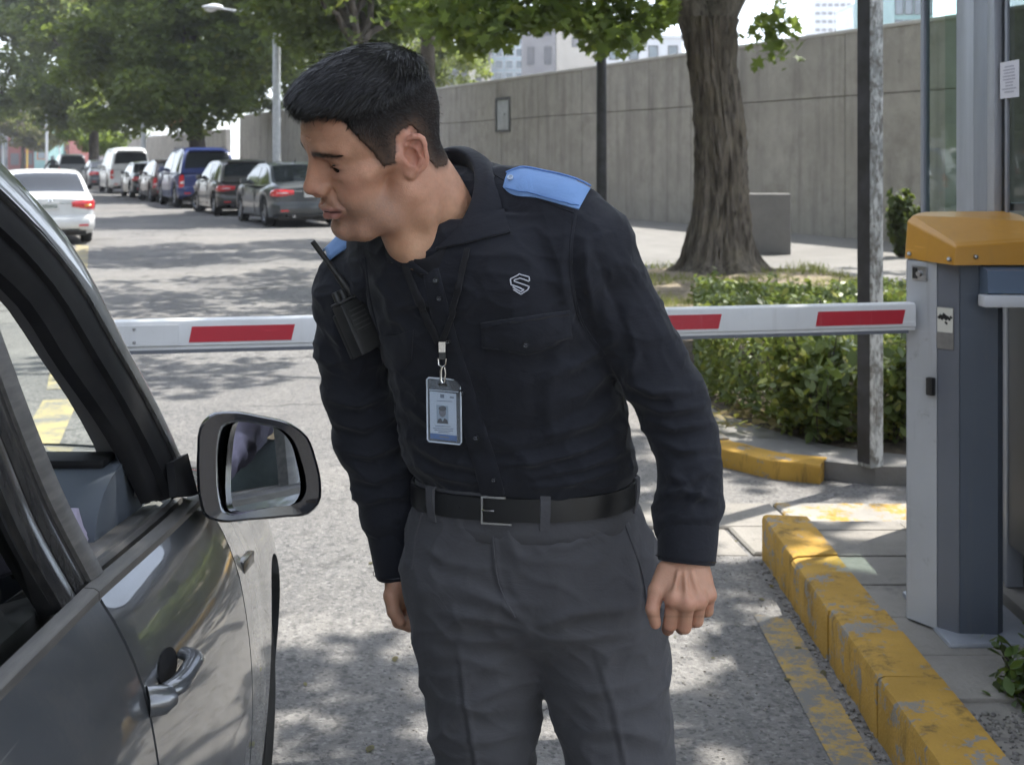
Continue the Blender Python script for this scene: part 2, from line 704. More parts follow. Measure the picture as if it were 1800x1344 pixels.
# island top and the apron slabs
island = struct(sheet('island', [(1.12, -1.5), (7.0, -1.5), (7.0, 5.1), (1.12, 5.1)], 0.148, M_CONC2, thick=0.2))
M_SLABY = concrete_material('slab_worn_yellow', (0.25, 0.235, 0.21), (0.40, 0.37, 0.33), 0.5, 26, paint=(0.46, 0.29, 0.07), paint_lo=0.50, paint_hi=0.55)
apron = struct(empty('apron_paving', (1.2, 5.2, 0)))
rnd = random.Random(4)
yy = 5.16
row = 0
while yy < 6.1:
    dep = rnd.uniform(0.34, 0.44)
    xx = 0.55 + rnd.uniform(-0.2, 0.1) + (yy - 5.1) * 0.25
    while xx < 4.2:
        wd = rnd.uniform(0.42, 0.75)
        if yy + dep < 6.2 and not (xx < 1.3 and yy + dep > 6.2):
            mb = MB()
            sk = 0.04
            z = 0.012 + rnd.uniform(-0.006, 0.006)
            tilt = rnd.uniform(-0.006, 0.006)
            p = [(xx + 0.006, yy + 0.006), (xx + wd - 0.006, yy + 0.006 + rnd.uniform(-.004, .004)),
                 (xx + wd - 0.006 - sk, yy + dep - 0.006), (xx + 0.006 - sk, yy + dep - 0.006)]
            b = 0.008
            cx = sum(q[0] for q in p) / 4
            cy_ = sum(q[1] for q in p) / 4
            lo = [(q[0] - 1.2, q[1] - 5.2, -0.02) for q in p]
            mid = [(q[0] - 1.2, q[1] - 5.2, z - b + tilt * (i % 2)) for i, q in enumerate(p)]
            top = [(lerp(q[0], cx, 0.03) - 1.2, lerp(q[1], cy_, 0.03) - 5.2, z + tilt * (i % 2)) for i, q in enumerate(p)]
            mb.grid([lo, mid, top], closed_v=True)
            mb.add(top, [(0, 1, 2, 3)])
            mb.build('paving_slab', M_SLABY if (1.2 < cx < 2.1 and 5.55 < cy_ < 6.2 and rnd.random() < .6) else M_CONC2, apron, smooth=False)
        xx += wd
    yy += dep
    row += 1

# island paving slabs (beside the barrier)
isl = struct(empty('island_paving', (1.2, 3.0, 0.148)))
yy = 2.0
while yy < 5.05:
    dep = min(rnd.uniform(0.30, 0.40), 5.09 - yy)
    xx = 1.15
    while xx < 3.2:
        wd = rnd.uniform(0.3, 0.5)
        if not (yy < 3.35 and xx > 1.05):
            mb = MB()
            z = 0.010 + rnd.uniform(-0.004, 0.004)
            mb.box((xx + 0.004 - 1.2, yy + 0.004 - 3.0, -0.01), (xx + wd - 0.004 - 1.2, yy + dep - 0.004 - 3.0, z), 0.004)
            mb.build('paving_slab', M_CONC2, isl, smooth=False)
        xx += wd
    yy += dep

# gravel strip beside the island kerb, planted corner
def pebbles(name, x0, x1, y0, y1, z, n, r0, r1, material, seed):
    g = np.random.default_rng(seed)
    bm = bmesh.new()
    bmesh.ops.create_icosphere(bm, subdivisions=1, radius=1.0)
    bv = np.array([v.co[:] for v in bm.verts])
    bf = np.array([[v.index for v in f.verts] for f in bm.faces])
    bm.free()
    c = np.c_[g.uniform(x0, x1, n), g.uniform(y0, y1, n), np.full(n, z)]
    rad = r0 + (r1 - r0) * g.random(n) ** 2.5
    sc = np.c_[rad, rad * g.uniform(.6, 1, n), rad * g.uniform(.4, .7, n)]
    an = g.uniform(0, 6.28, n)
    v = bv[None] * sc[:, None, :] * g.uniform(.85, 1.15, (n, len(bv), 1))
    ca, sa = np.cos(an)[:, None], np.sin(an)[:, None]
    vx = v[:, :, 0] * ca - v[:, :, 1] * sa
    vy = v[:, :, 0] * sa + v[:, :, 1] * ca
    v = np.stack([vx, vy, v[:, :, 2]], 2) + c[:, None, :]
    f = bf[None] + (np.arange(n) * len(bv))[:, None, None]
    tone = g.uniform(.5, 1.25, n)[:, None, None] * np.array([0.23, 0.215, 0.195])
    col = np.broadcast_to(tone, v.shape)
    return np_mesh(name, v.reshape(-1, 3), f.reshape(-1, 3), 3, material, cols=col.reshape(-1, 3))


def attr_material(name, rough=0.8, bump=None):
    t = NT(name)
    t.set(Base_Color=t.attr(), Roughness=rough)
    if bump:
        t.set(Normal=t.bump(t.noise(bump[0], 5), bump[1], bump[2]))
    return t.m


M_PEB = attr_material('pebble', 0.85)
stuff(pebbles('gravel', 1.16, 2.4, 2.2, 3.36, 0.150, 5200, 0.004, 0.013, M_PEB, 3))
gg = stuff(pebbles('road_grit', 0.945, 1.0, 1.0, 5.1, 0.002, 700, 0.002, 0.011, M_PEB, 4))
gg2 = stuff(pebbles('loose_grit', -0.4, 0.95, 2.2, 6.4, 0.001, 2600, 0.002, 0.007, M_PEB, 6))

# painted lines: worn yellow line beside the island kerb and the lane line
struct(sheet('yellow_kerb_line', [(0.83, 0.5), (0.945, 0.5), (0.945, 4.45), (0.83, 4.5)], 0.004, M_YLINE))
lane = MB()
for a, b in (((-7.75, 23.6), (-3.05, 8.9)), ((-2.93, 8.5), (-2.2, 5.6))):
    a = Vector(a)
    b = Vector(b)
    t = (b - a).normalized()
    nrm = Vector((-t.y, t.x)) * 0.11
    lane.add([(*(a - nrm), 0.004), (*(b - nrm), 0.004), (*(b + nrm), 0.004), (*(a + nrm), 0.004)], [(0, 1, 2, 3)])
struct(lane.build('yellow_lane_line', M_YLINE2, smooth=False))
lw = MB()
for i in range(9):
    a = ST(40 + i * 9, 1.6)
    b = ST(44 + i * 9, 1.6)
    nrm = Vector((T2.x, T2.y, 0)) * 0.08
    z = Vector((0, 0, 0.004))
    lw.add([a - nrm + z, b - nrm + z, b + nrm + z, a + nrm + z], [(0, 1, 2, 3)])
struct(lw.build('lane_dashes', M_YLINE2, smooth=False))
# left side of the street: pavement with kerb
lp = [ST(300, -6.5).xy[:], ST(300, -40).xy[:], ST(-40, -40).xy[:], ST(-40, -6.5).xy[:]]
struct(sheet('pavement_left', lp, 0.148, M_CONC, thick=0.3))

# ---- concrete wall: panels with recessed joints, coping on top
def concrete_wall(name, label, t, s0, s1, z0, zj, z1, pw, thick, seed, hole=None):
    root = empty(name, ST(s0, t, 0), STREET_RZ)
    tag(root, label, 'wall')
    rnd = random.Random(seed)
    L = s1 - s0
    core = MB()
    core.box((0.0, -thick, 0.0), (L, -0.035, z1 - 0.02))
    core.build('core', M_WALL, root, smooth=False)
    x = 0.0
    while x < L - 0.05:
        w = min(pw * rnd.uniform(0.97, 1.03), L - x)
        rows = ((z0, zj), (zj, z1)) if zj else ((z0, z1),)
        for (a, b) in rows:
            mb = MB()
            off = rnd.uniform(-0.006, 0.006)
            mb.box((x + 0.012, -0.06, a + 0.012), (x + w - 0.012, off, b - 0.012), 0.008)
            mb.build('panel', M_WALL, root, smooth=False)
        x += w
    cp = MB()
    cp.box((-0.02, -thick - 0.02, z1 - 0.015), (L + 0.02, 0.025, z1 + 0.05), 0.012)
    cp.build('coping', M_WALLTOP, root, smooth=False)
    return root


# local +x = along the street, local -y = to the right (behind the wall); local +y faces the street
wall = concrete_wall('concrete_wall', 'long board-marked grey concrete wall behind the pavement and the tree', 15.4, 9.0, 73.6, 0.06, 2.72, 3.90, 5.4, 0.35, 2)
wall2 = concrete_wall('low_wall', 'lower beige concrete wall far behind the white parked van', 15.9, 80.0, 140.0, 0.14, None, 3.3, 6.0, 0.3, 5)

# framed service hatch in the wall
M_DARKFR = mat('hatch_frame', 0.09, 0.6, bump=(20, .3, .004))
M_HATCH = mat('hatch_door', (0.50, 0.52, 0.53), 0.5, c2=(0.38, 0.39, 0.40), scale=4)
hq = empty('wall_hatch', (0, 0, 0))
Yh = 39.1
c = P(886, 202, Yh)
sv = Vector((D2.x, D2.y, 0))
tv = Vector((T2.x, T2.y, 0))
Mh = Matrix(((sv.x, -tv.x, 0, 0), (sv.y, -tv.y, 0, 0), (0, 0, 1, 0), (0, 0, 0, 1)))
s_h = c.xy.dot(D2)
hq.location = ST(s_h, 15.4, c.z)
hq.rotation_euler = (0, 0, STREET_RZ)
fr = MB()
for (a, b) in (((-.55, -.52), (-.46, .52)), ((.46, -.52), (.55, .52)), ((-.46, -.52), (.46, -.45)), ((-.46, .45), (.46, .52))):
    fr.box((a[0], -0.05, a[1]), (b[0], 0.045, b[1]), 0.006)
fr.build('frame', M_DARKFR, hq)
MB().box((-.458, -0.05, -.448), (.458, 0.012, .448), 0.004).build('hatch_door', M_HATCH, hq)
MB().box((-.16, 0.0125, -.03), (-.13, 0.03, .05), 0.004).build('latch', M_DARKFR, hq)
tag(hq, 'narrow pale service hatch in a dark frame set in the concrete wall', 'hatch')

# ---- concrete plinth box beside the tree
pb = MB()
pb.box((-.32, -.28, 0), (.32, .28, 0.93), 0.015)
o = pb.build('concrete_block', concrete_material('block_concrete', (.15, .145, .138), (.22, .21, .20), .4, 12), smooth=False)
o.location = (2.63 + 0.02 + (1355 - 1265) / FPX * 20.5 + 0.55, 20.4, PZ)
o.rotation_euler = (0, 0, R(-8))
tag(o, 'waist-high grey concrete block standing right of the tree trunk', 'block')

# ---- poles
M_POLEG = mat('pole_galvanised', (0.52, 0.54, 0.55), 0.5, 0.2, c2=(0.66, 0.68, 0.69), scale=8)
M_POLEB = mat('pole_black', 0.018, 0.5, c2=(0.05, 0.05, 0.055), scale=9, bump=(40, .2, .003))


def peeled_paint():
    t = NT('peeling_paint')
    vec = t.mapping((1, 1, 0.45))
    n = t.noise(26.0, 8, 0.75, vec)
    n2 = t.noise(5.0, 5, 0.6, vec)
    f = t.ramp(t.math('ADD', t.math('MULTIPLY', n, .65), t.math('MULTIPLY', n2, .45)), 0.50, 0.57)
    c = t.mix(f, (0.60, 0.61, 0.59, 1), t.mix(t.ramp(t.noise(30, 4), .4, .6), (0.16, 0.15, 0.13, 1), (0.30, 0.31, 0.30, 1)))
    t.set(Base_Color=c, Roughness=0.7, Normal=t.bump(f, 0.4, -0.003))
    return t.m


M_PEEL = peeled_paint()
# square post with peeling paint, next to the hedge
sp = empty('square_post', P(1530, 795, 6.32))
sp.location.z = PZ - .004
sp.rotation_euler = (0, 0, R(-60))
w = 0.043
MB().box((-w, -w, 0), (w, w, 4.6), 0.006).build('post', M_PEEL, sp)
pt = MB()  # dark sheet: shade of the post's left face put in as colour
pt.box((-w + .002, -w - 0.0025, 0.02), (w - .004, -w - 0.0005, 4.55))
pt.build('painted_shade', M_POLEB, sp, smooth=False)
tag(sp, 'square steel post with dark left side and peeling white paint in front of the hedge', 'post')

# black round pole behind the guard
bp = empty('black_pole', (1.21, 17.7, PZ - .01))
MB().cyl((0, 0, 0), (0, 0, 5.2), 0.075, 0.06, 16).build('pole', M_POLEB, bp)
MB().lathe([(0.001, 0.02), (.14, .02), (.14, .05), (.09, .07), (.08, .4), (.076, .42)], seg=16).build('base_collar', M_POLEB, bp)
tag(bp, 'slim black steel pole on the pavement left of the tree', 'pole')

M_LAMPHEAD = mat('lamp_head', (0.72, 0.73, 0.74), 0.4)
M_LENS = mat('lamp_lens', (0.75, 0.75, 0.72), 0.25)


def street_lamp(px, py_top, Y, label, arm=1.75, side=-1):
    b = P(px, HZ, Y)
    root = empty('street_lamp', (b.x, b.y, PZ - .01))
    ztop = P(px, py_top, Y).z - 0.14
    MB().cyl((0, 0, 0), (0, 0, ztop), 0.13, 0.115, 14).build('pole', M_POLEG, root)
    MB().lathe([(0.0, ztop), (0.12, ztop), (0.12, ztop + .05), (0.0, ztop + .09)], seg=14).build('cap', M_POLEG, root)
    pts = [(0, 0, ztop - .45), (side * .25, 0, ztop - .35), (side * .6, 0, ztop - .12), (side * 1.1, 0, ztop - .02), (side * arm, 0, ztop + .08)]
    MB().tube(cr_curve(pts, 10), 0.035, 8).build('arm', M_POLEG, root)
    rows = []
    for i in range(9):
        u = i / 8
        x = side * (arm - .12 + .62 * u)
        r = 0.14 * math.sin(math.pi * min(1, .12 + .85 * u) ** .8) + .02
        rows.append([(x, r * 1.1 * math.cos(a), ztop + .09 + .03 * u + r * (.75 if math.sin(a) > 0 else .35) * math.sin(a)) for a in [2 * math.pi * k / 14 for k in range(14)]])
    hd = MB().grid(rows, closed_v=True)
    hd.add(rows[0], [tuple(range(14))])
    hd.add(rows[-1], [tuple(range(14))])
    h = hd.build('lamp_head', M_LAMPHEAD, root)
    rows = []
    for i in range(7):
        u = i / 6
        x = side * (arm + .06 + .36 * u)
        r = 0.10 * math.sin(math.pi * (.1 + .8 * u))
        rows.append([(x, r * math.cos(a), ztop + .06 - .10 * abs(math.sin(a)) * (r / .1)) for a in [math.pi * k / 8 for k in range(9)]])
    MB().grid(rows).build('lens', M_LENS, h)
    tag(root, label, 'street lamp', 'street lamps along the pavement')
    return root


street_lamp(486, 16, 39.6, 'tall grey street lamp with its head pointing left, behind the dark sedan')
street_lamp(82, 172, 122.0, 'farthest thin street lamp with a pale head at the end of the street', 1.9)
street_lamp(252, 190, 66.0, 'short grey street lamp between the white van and the blue off-roader')
street_lamp(6, 200, 140.0, 'pale lamp post at the left edge beyond the white cars', 1.2, 1)

# ================================================================== PLANTS
def leaf_material(name, trans=0.35, rough=0.5):
    t = NT(name)
    col = t.attr()
    t.set(Base_Color=col, Roughness=rough)
    t.b.inputs['Specular IOR Level'].default_value = 0.35
    tr = t.new('ShaderNodeBsdfTranslucent')
    br = t.mix(0.55, col, (0.44, 0.56, 0.10, 1), 'MIX')
    t.link(t.mix(1.0, br, (0.9, 0.9, 0.9, 1), 'MULTIPLY'), tr.inputs['Color'])
    ms = t.new('ShaderNodeMixShader')
    ms.inputs[0].default_value = trans
    t.link(t.b.outputs[0], ms.inputs[1])
    t.link(tr.outputs[0], ms.inputs[2])
    t.link(ms.outputs[0], t.out.inputs['Surface'])
    return t.m


M_LEAF = leaf_material('leaf', 0.52)
M_LEAFS = leaf_material('leaf_glossy', 0.32, 0.38)

RHOMB = np.array([(0, -.5), (.30, -.05), (0, .5), (-.30, -.05)])
OVAL = np.array([(0, -.5), (.2, -.28), (.27, 0), (.17, .3), (0, .5), (-.17, .3), (-.27, 0), (-.2, -.28)])
MAPLE = np.array([(0, -.5), (.12, -.22), (.46, -.22), (.28, .0), (.50, .22), (.20, .16), (0, .52), (-.20, .16), (-.50, .22), (-.28, .0), (-.46, -.22), (-.12, -.22)])


def leaf_cloud(name, centers, size, cols, g, material, parent, shape=RHOMB, upbias=0.6, droop=0.0, fold=0.15, svar=0.35):
    n = len(centers)
    nrm = g.normal(size=(n, 3))
    nrm[:, 2] = np.abs(nrm[:, 2]) + upbias
    nrm /= np.linalg.norm(nrm, axis=1, keepdims=True)
    d = g.normal(size=(n, 3))
    d[:, 2] -= droop
    d -= nrm * np.sum(d * nrm, 1, keepdims=True)
    d /= np.linalg.norm(d, axis=1, keepdims=True) + 1e-9
    b = np.cross(nrm, d)
    sz = size * (1 + svar * g.normal(size=n)).clip(.45, 1.9)
    k = len(shape)
    V = (centers[:, None, :] + sz[:, None, None] * (b[:, None, :] * shape[None, :, 0, None] + d[:, None, :] * shape[None, :, 1, None]
         + nrm[:, None, :] * (fold * np.abs(shape[None, :, 0, None]))))
    F = np.arange(n * k).reshape(n, k)
    C = np.repeat(cols[:, None, :], k, 1)
    return np_mesh(name, V.reshape(-1, 3), F, k, material, parent, cols=C.reshape(-1, 3))


def crown_points(g, blobs, ncl, n, clr, hollow=0.5):
    """blobs: (centre, radii) ellipsoids that make the crown; returns leaf centres and cluster tone"""
    vols = np.array([b[1][0] * b[1][1] * b[1][2] for b in blobs])
    which = g.choice(len(blobs), ncl, p=vols / vols.sum())
    u = g.normal(size=(ncl, 3))
    u /= np.linalg.norm(u, axis=1, keepdims=True)
    r = (hollow + (1 - hollow) * g.random(ncl)) ** 0.7
    bc = np.array([b[0] for b in blobs])[which]
    br = np.array([b[1] for b in blobs])[which]
    cc = bc + u * br * r[:, None]
    tone = g.random(ncl)
    size = clr * g.uniform(.55, 1.35, ncl)
    k = g.choice(ncl, n, p=size ** 2 / (size ** 2).sum())
    v = g.normal(size=(n, 3))
    v /= np.linalg.norm(v, axis=1, keepdims=True)
    rr = g.random(n) ** .45
    p = cc[k] + v * (size[k] * rr)[:, None] * np.array([1, 1, .62])
    return p, tone[k], cc


def leaf_cols(g, n, tone, dark, light, yellow=0.06):
    d = np.array(dark)
    l = np.array(light)
    f = (0.25 + 0.5 * tone + 0.25 * g.normal(size=n)).clip(0, 1)[:, None]
    c = d * (1 - f) + l * f
    y = g.random(n) < yellow
    c[y] = c[y] * np.array([1.7, 1.35, .8])
    return c


def limb(mb, a, b, r0, r1, g, seg=7, sag=0.12, n=6):
    a = np.array(a, float)
    b = np.array(b, float)
    L = np.linalg.norm(b - a)
    pts = []
    for i in range(n):
        t = i / (n - 1)
        p = a + (b - a) * t
        p = p + g.normal(size=3) * L * 0.035 * math.sin(math.pi * t)
        p[2] += sag * L * math.sin(math.pi * t)
        pts.append(tuple(p))
    mb.tube(pts, [lerp(r0, r1, (i / (n - 1)) ** .8) for i in range(n)], seg)


def bark_material(name, c0, c1, sc=1.0):
    t = NT(name)
    vec = t.mapping((7 * sc, 7 * sc, 1.1 * sc))
    n = t.noise(2.2, 8, 0.7, vec, 0.6)
    c = t.ramp(n, 0.35, 0.68, rgba(c0), rgba(c1))
    c = t.mix(t.math('MULTIPLY', t.ramp(t.noise(3, 4), .5, .7), .45), c, (0.20, 0.17, 0.12, 1))
    t.set(Base_Color=c, Roughness=0.92, Normal=t.bump(n, 0.9, 0.05))
    t.b.inputs['Specular IOR Level'].default_value = 0.2
    return t.m


M_BARK = bark_material('bark', (0.040, 0.034, 0.029), (0.22, 0.19, 0.155), .8)
M_BARKF = bark_material('bark_far', (0.05, 0.042, 0.035), (0.13, 0.11, 0.09), .4)


def tree(name, label, base, blobs, trunk_r, fork_z, n, leaf, dark, light, seed, ncl=90, clr=1.0, shape=RHOMB, material=None,
         lean=(0, 0), group='street trees', yellow=0.05, hollow=0.5, nlimb=9, cull=None, upbias=.6):
    g = np.random.default_rng(seed)
    root = empty(name, base)
    tag(root, label, 'tree', group)
    loc = [((c[0] - base[0], c[1] - base[1], c[2] - base[2]), r) for c, r in blobs]
    p, tone, cc = crown_points(g, loc, ncl, n, clr, hollow)
    if cull is not None:
        k = cull(p + np.array(base))
        p, tone = p[k], tone[k]
    cols = leaf_cols(g, len(p), tone, dark, light, yellow)
    leaf_cloud('crown', p, leaf, cols, g, material or M_LEAF, root, shape, upbias)
    mb = MB()
    fz = fork_z - base[2]
    top = (lean[0], lean[1], fz)
    pts = [(0, 0, -.1), (lean[0] * .1, lean[1] * .1, fz * .12), (lean[0] * .4, lean[1] * .4, fz * .5), top]
    mb.tube(cr_curve(pts, 8), [trunk_r * f for f in (1.5, 1.22, 1.08, 1.0, .96, .92, .88, .84)], 12)
    order = g.permutation(len(cc))[:nlimb]
    for i in order:
        q = cc[i]
        limb(mb, (top[0], top[1], top[2] - .15), q, trunk_r * .5, trunk_r * .07, g)
    mb.build('trunk', M_BARKF, root)
    return root


DK = (0.018, 0.030, 0.012)
MD = (0.070, 0.105, 0.034)
LT = (0.085, 0.125, 0.030)
BR = (0.15, 0.20, 0.035)


def PB(px, py, Y, rx, ry, rz):
    c = P(px, py, Y)
    return ((c.x, c.y, c.z), (rx, ry, rz))


def foot(px, Y, z=0.08):
    c = P(px, HZ, Y)
    return (c.x, c.y, z)


# big dark trees over the parked cars
tree('large_tree', 'huge dark dense tree overhanging the blue off-roader and the wall end', foot(352, 52), [PB(330, 40, 52, 4.6, 4, 3.6), PB(190, 60, 54, 2.8, 3, 3.2), PB(430, -90, 52, 5, 4, 4), PB(260, -160, 53, 5, 4, 3.5), PB(320, 150, 51, 3.4, 3, 1.7), PB(225, 170, 53, 2.0, 2.4, 1.5), PB(400, 90, 52, 3.0, 3, 2.0)],
     .34, 4.2, 62000, .28, DK, (0.15, 0.19, 0.07), 11, 330, .95, lean=(-.3, 0))
tree('large_tree', 'dark leafy tree rising above the guard\'s hair', foot(735, 34), [PB(600, -50, 36, 2.6, 3, 2.6), PB(500, -30, 37, 2.2, 2.5, 2.2), PB(635, 20, 40, 1.3, 2, 1.3), PB(560, -160, 35, 3.5, 3.5, 2.6), PB(560, 40, 38, 2.0, 2, 1.0)],
     .25, 4.6, 34000, .22, DK, (0.13, 0.17, 0.065), 12, 110, .95, lean=(-1.6, .4))
tree('small_tree', 'bright yellow-green tree over the wall beside the street lamp', foot(500, 66), [PB(470, 150, 66, 2.2, 2, 1.5), PB(545, 110, 66, 1.6, 2, 1.3), PB(420, 170, 67, 1.0, 1.4, .9), PB(590, 160, 66, 1.4, 1.4, .9)],
     (.12), 3.6, 18000, .20, (0.07, 0.115, 0.022), BR, 13, 90, .62, yellow=.12)
tree('small_tree', 'small bright green tree behind the farthest parked cars', foot(160, 88), [PB(155, 225, 88, 2.0, 2, 1.5), PB(190, 250, 86, 1.3, 1.4, .9), PB(130, 215, 90, 1.2, 1.3, 1.2)],
     .12, 2.6, 8000, .25, (0.05, 0.09, 0.02), (0.12, 0.17, 0.035), 14, 45, .7)
tree('large_tree', 'tall dark tree in the upper left corner above the white cars', foot(-10, 95), [PB(30, 70, 95, 5.0, 4, 5.5), PB(-60, -20, 95, 6, 5, 5), PB(70, 10, 96, 4, 4, 4), PB(20, 150, 95, 3.4, 3, 1.6)],
     .4, 4.5, 36000, .40, DK, (0.17, 0.205, 0.10), 15, 200, 1.4)
tree('large_tree', 'grey-green tree at the far end of the parked row', foot(165, 78), [PB(150, 90, 78, 3.6, 3.5, 4.4), PB(120, -20, 80, 4, 4, 4), PB(215, 190, 74, 2.4, 2.4, 1.6), PB(110, 150, 79, 2.6, 3, 2.4), PB(180, 160, 76, 3, 3, 2.2)],
     .3, 5.0, 34000, .34, (0.022, 0.034, 0.017), (0.19, 0.22, 0.125), 16, 110, 1.2)
tree('purple_tree', 'brownish purple-leaved tree at the far end of the street', foot(40, 140), [PB(55, 218, 140, 4.2, 4, 2.8), PB(20, 232, 138, 3, 3, 2.0)],
     .2, 3.0, 8000, .42, (0.045, 0.030, 0.030), (0.13, 0.095, 0.06), 17, 50, 1.1)
tree('garden_tree', 'dark tree behind the concrete wall right of the street lamp', ST(62, 20, .1)[:], [PB(560, 60, 62, 3.4, 3, 3.0), PB(640, 30, 64, 3.0, 3, 2.6), PB(400, 60, 66, 3.5, 3, 3.6)],
     .25, 4.0, 30000, .28, DK, (0.055, 0.085, 0.028), 18, 90, 1.1)
tree('garden_tree', 'pale olive bush peeping over the wall behind the guard', ST(70, 21, .1)[:], [PB(800, 115, 60, 1.6, 2, 1.3), PB(760, 80, 60, 1.2, 1.5, 1.2)],
     .12, 3.0, 5000, .20, (0.11, 0.12, 0.05), (0.22, 0.24, 0.10), 19, 36, .6)
lt = tree('left_tree', 'unseen dark street tree on the left pavement opposite the parked row', ST(4, -9, .14)[:], [((ST(4, -9).x, ST(4, -9).y, 7.0), (4.6, 4.6, 3.8))], .3, 4.0, 9000, .36, DK, MD, 20, 80, 1.3, group='trees on the left pavement')
for k_ in range(1, 11):  # row out of view, added to darken reflections in the parked cars
    c_ = copy_tree(lt)
    c_.location = ST(4 + k_ * 9.2, -9 + (k_ % 3) * .5, .14)
    c_.rotation_euler = (0, 0, k_ * 1.7)

# ---- the plane tree with the thick trunk (in view from the roots to the fork)
g = np.random.default_rng(31)
TB = (P(1265, 470, 16.6).x, 16.6, PZ)
pt_root = empty('plane_tree', TB)
tag(pt_root, 'thick-trunked tree with rough bark and lobed leaves on the pavement', 'tree', 'street trees')


def trunk_mesh():
    rows = []
    nz, na = 130, 96
    H = 3.25
    for i in range(nz + 1):
        u = i / nz
        z = -0.12 + (H + .12) * u
        cxp = smooth_interp(z, [-.2, .3, 1.0, 2.0, 2.7, 3.4], [0.0, 0.0, .04, -.03, -.10, -.15])
        rad = float(smooth_interp(z, [-.2, 0.0, .12, .35, .8, 1.5, 2.3, 2.9, 3.4], [.80, .66, .52, .42, .345, .30, .275, .30, .36]))
        row = []
        for k in range(na):
            a = 2 * math.pi * k / na
            flare = max(0.0, 1 - max(z, 0) / .7) ** 2
            lob = 1 + flare * (.16 * math.sin(5 * a + .6) + .10 * math.sin(3 * a + 2) + .05 * math.sin(9 * a))
            p = Vector((math.cos(a) * 2.2, math.sin(a) * 2.2, z * 1.5))
            ridge = 1 - abs(mnoise.noise(Vector((p.x * 2.6, p.y * 2.6, z * 1.1 + .7 * math.sin(3 * a)))))
            ridge2 = 1 - abs(mnoise.noise(Vector((p.x * 6.0, p.y * 6.0, z * 3.0))))
            bump = .058 * (ridge ** 3) + .034 * ridge2 ** 2 + .05 * mnoise.noise(p * .45)
            r = rad * lob + bump - .03
            row.append((cxp + r * math.cos(a), r * math.sin(a), z))
        rows.append(row)
    mb = MB()
    mb.grid(rows, closed_v=True)
    mb.add(rows[-1], [tuple(range(na))])
    return mb


mbt = trunk_mesh()
fk = (-.15, 0, 3.05)
for tip, r in (((-1.5, -.2, 4.6), .20), ((.9, .1, 4.7), .22), ((.0, .6, 5.2), .18)):
    a = np.array(fk)
    b = np.array(tip)
    pts = [tuple(a + (b - a) * t + np.array([0, 0, .10 * math.sin(math.pi * t)])) for t in (0, .2, .45, .7, 1)]
    mbt.tube(pts, [r * 1.25, r * 1.05, r * .9, r * .8, r * .7], 14)
for tip in ((-4, -.5, 5.2), (-3.2, 1.6, 5.9), (-2.2, -1.8, 4.0), (-5.2, -.2, 4.2)):
    limb(mbt, (-1.5, -.2, 4.5), tip, .12, .02, g, 8)
for tip in ((3, -1, 5.6), (2.6, 1.6, 6.2), (1.6, -2.0, 5.0), (1.2, -.5, 3.6)):
    limb(mbt, (.9, .1, 4.6), tip, .13, .02, g, 8)
mbt.build('trunk', M_BARK, pt_root, angle=80)

# crown of lobed leaves; the low fringe is what the picture shows
blobs = [((-1.0, 0.5, 6.6), (4.6, 4.2, 2.4)), ((-3.2, -.3, 5.0), (2.8, 2.4, 1.3)), ((2.2, .5, 6.2), (3.4, 3.4, 2.0)),
         ((-2.6, -1.0, 3.75), (1.9, 1.3, .62)), ((-1.2, -1.4, 3.55), (1.1, .9, .55)), ((-3.7, .2, 4.0), (.9, 1.2, .7))]
p, tone, cc = crown_points(g, blobs, 190, 15500, .55, .35)
wp = p + np.array(TB)
pxx = 900 + wp[:, 0] / wp[:, 1] * FPX
pyy = HZ - (wp[:, 2] - CAM_H) / wp[:, 1] * FPX
lim = np.interp(pxx, [700, 735, 800, 850, 930, 985, 1050, 1090, 1150, 1185, 1200, 1330, 1390, 1420, 1800],
                [120, 55, 88, 92, 68, 60, 95, 92, 70, 40, -10, 10, 42, -30, -30])
keep = pyy < lim + g.normal(size=len(p)) * 9
p, tone = p[keep], tone[keep]
leaf_cloud('crown', p, .155, leaf_cols(g, len(p), tone, (0.028, 0.052, 0.014), (0.085, 0.13, 0.03), .08), g, M_LEAF, pt_root, MAPLE, .5, .7, .12)
pl_ = np.concatenate([g.normal(size=(n_, 3)) * np.array(r_) * .5 + np.array(c_) for c_, r_, n_ in (((-3.05, -.8, 3.05), (.75, 1.0, .55), 900), ((-2.35, -1.0, 3.10), (.8, .9, .55), 900), ((-1.55, -.9, 3.08), (.7, .9, .55), 800), ((-.85, -1.2, 3.02), (.5, .7, .5), 480), ((-3.6, -.2, 3.3), (.6, .8, .5), 500))])
wp = pl_ + np.array(TB)
pxx = 900 + wp[:, 0] / wp[:, 1] * FPX
pyy = HZ - (wp[:, 2] - CAM_H) / wp[:, 1] * FPX
lim = np.interp(pxx, [700, 735, 800, 850, 905, 960, 1010, 1050, 1090, 1150, 1190, 1200], [40, 60, 82, 96, 74, 40, 62, 98, 94, 66, 30, -20])
keep = (pyy < lim + g.normal(size=len(pl_)) * 8) & (pxx < 1195)
pl_ = pl_[keep]
leaf_cloud('low_branches', pl_, .15, leaf_cols(g, len(pl_), g.random(len(pl_)), (0.040, 0.075, 0.016), (0.11, 0.16, 0.035), .10), g, M_LEAF, pt_root, MAPLE, .5, .9, .12)
# a few twigs that hang beside the trunk fork
p2 = g.normal(size=(130, 3)) * np.array([.16, .2, .24]) + np.array([.62, -.4, 3.05]) - 0 * g.random((130, 1))
leaf_cloud('hanging_leaves', p2, .15, leaf_cols(g, 130, g.random(130), (0.028, 0.052, 0.014), (0.08, 0.12, 0.03)), g, M_LEAF, pt_root, MAPLE, .3, 1.0)

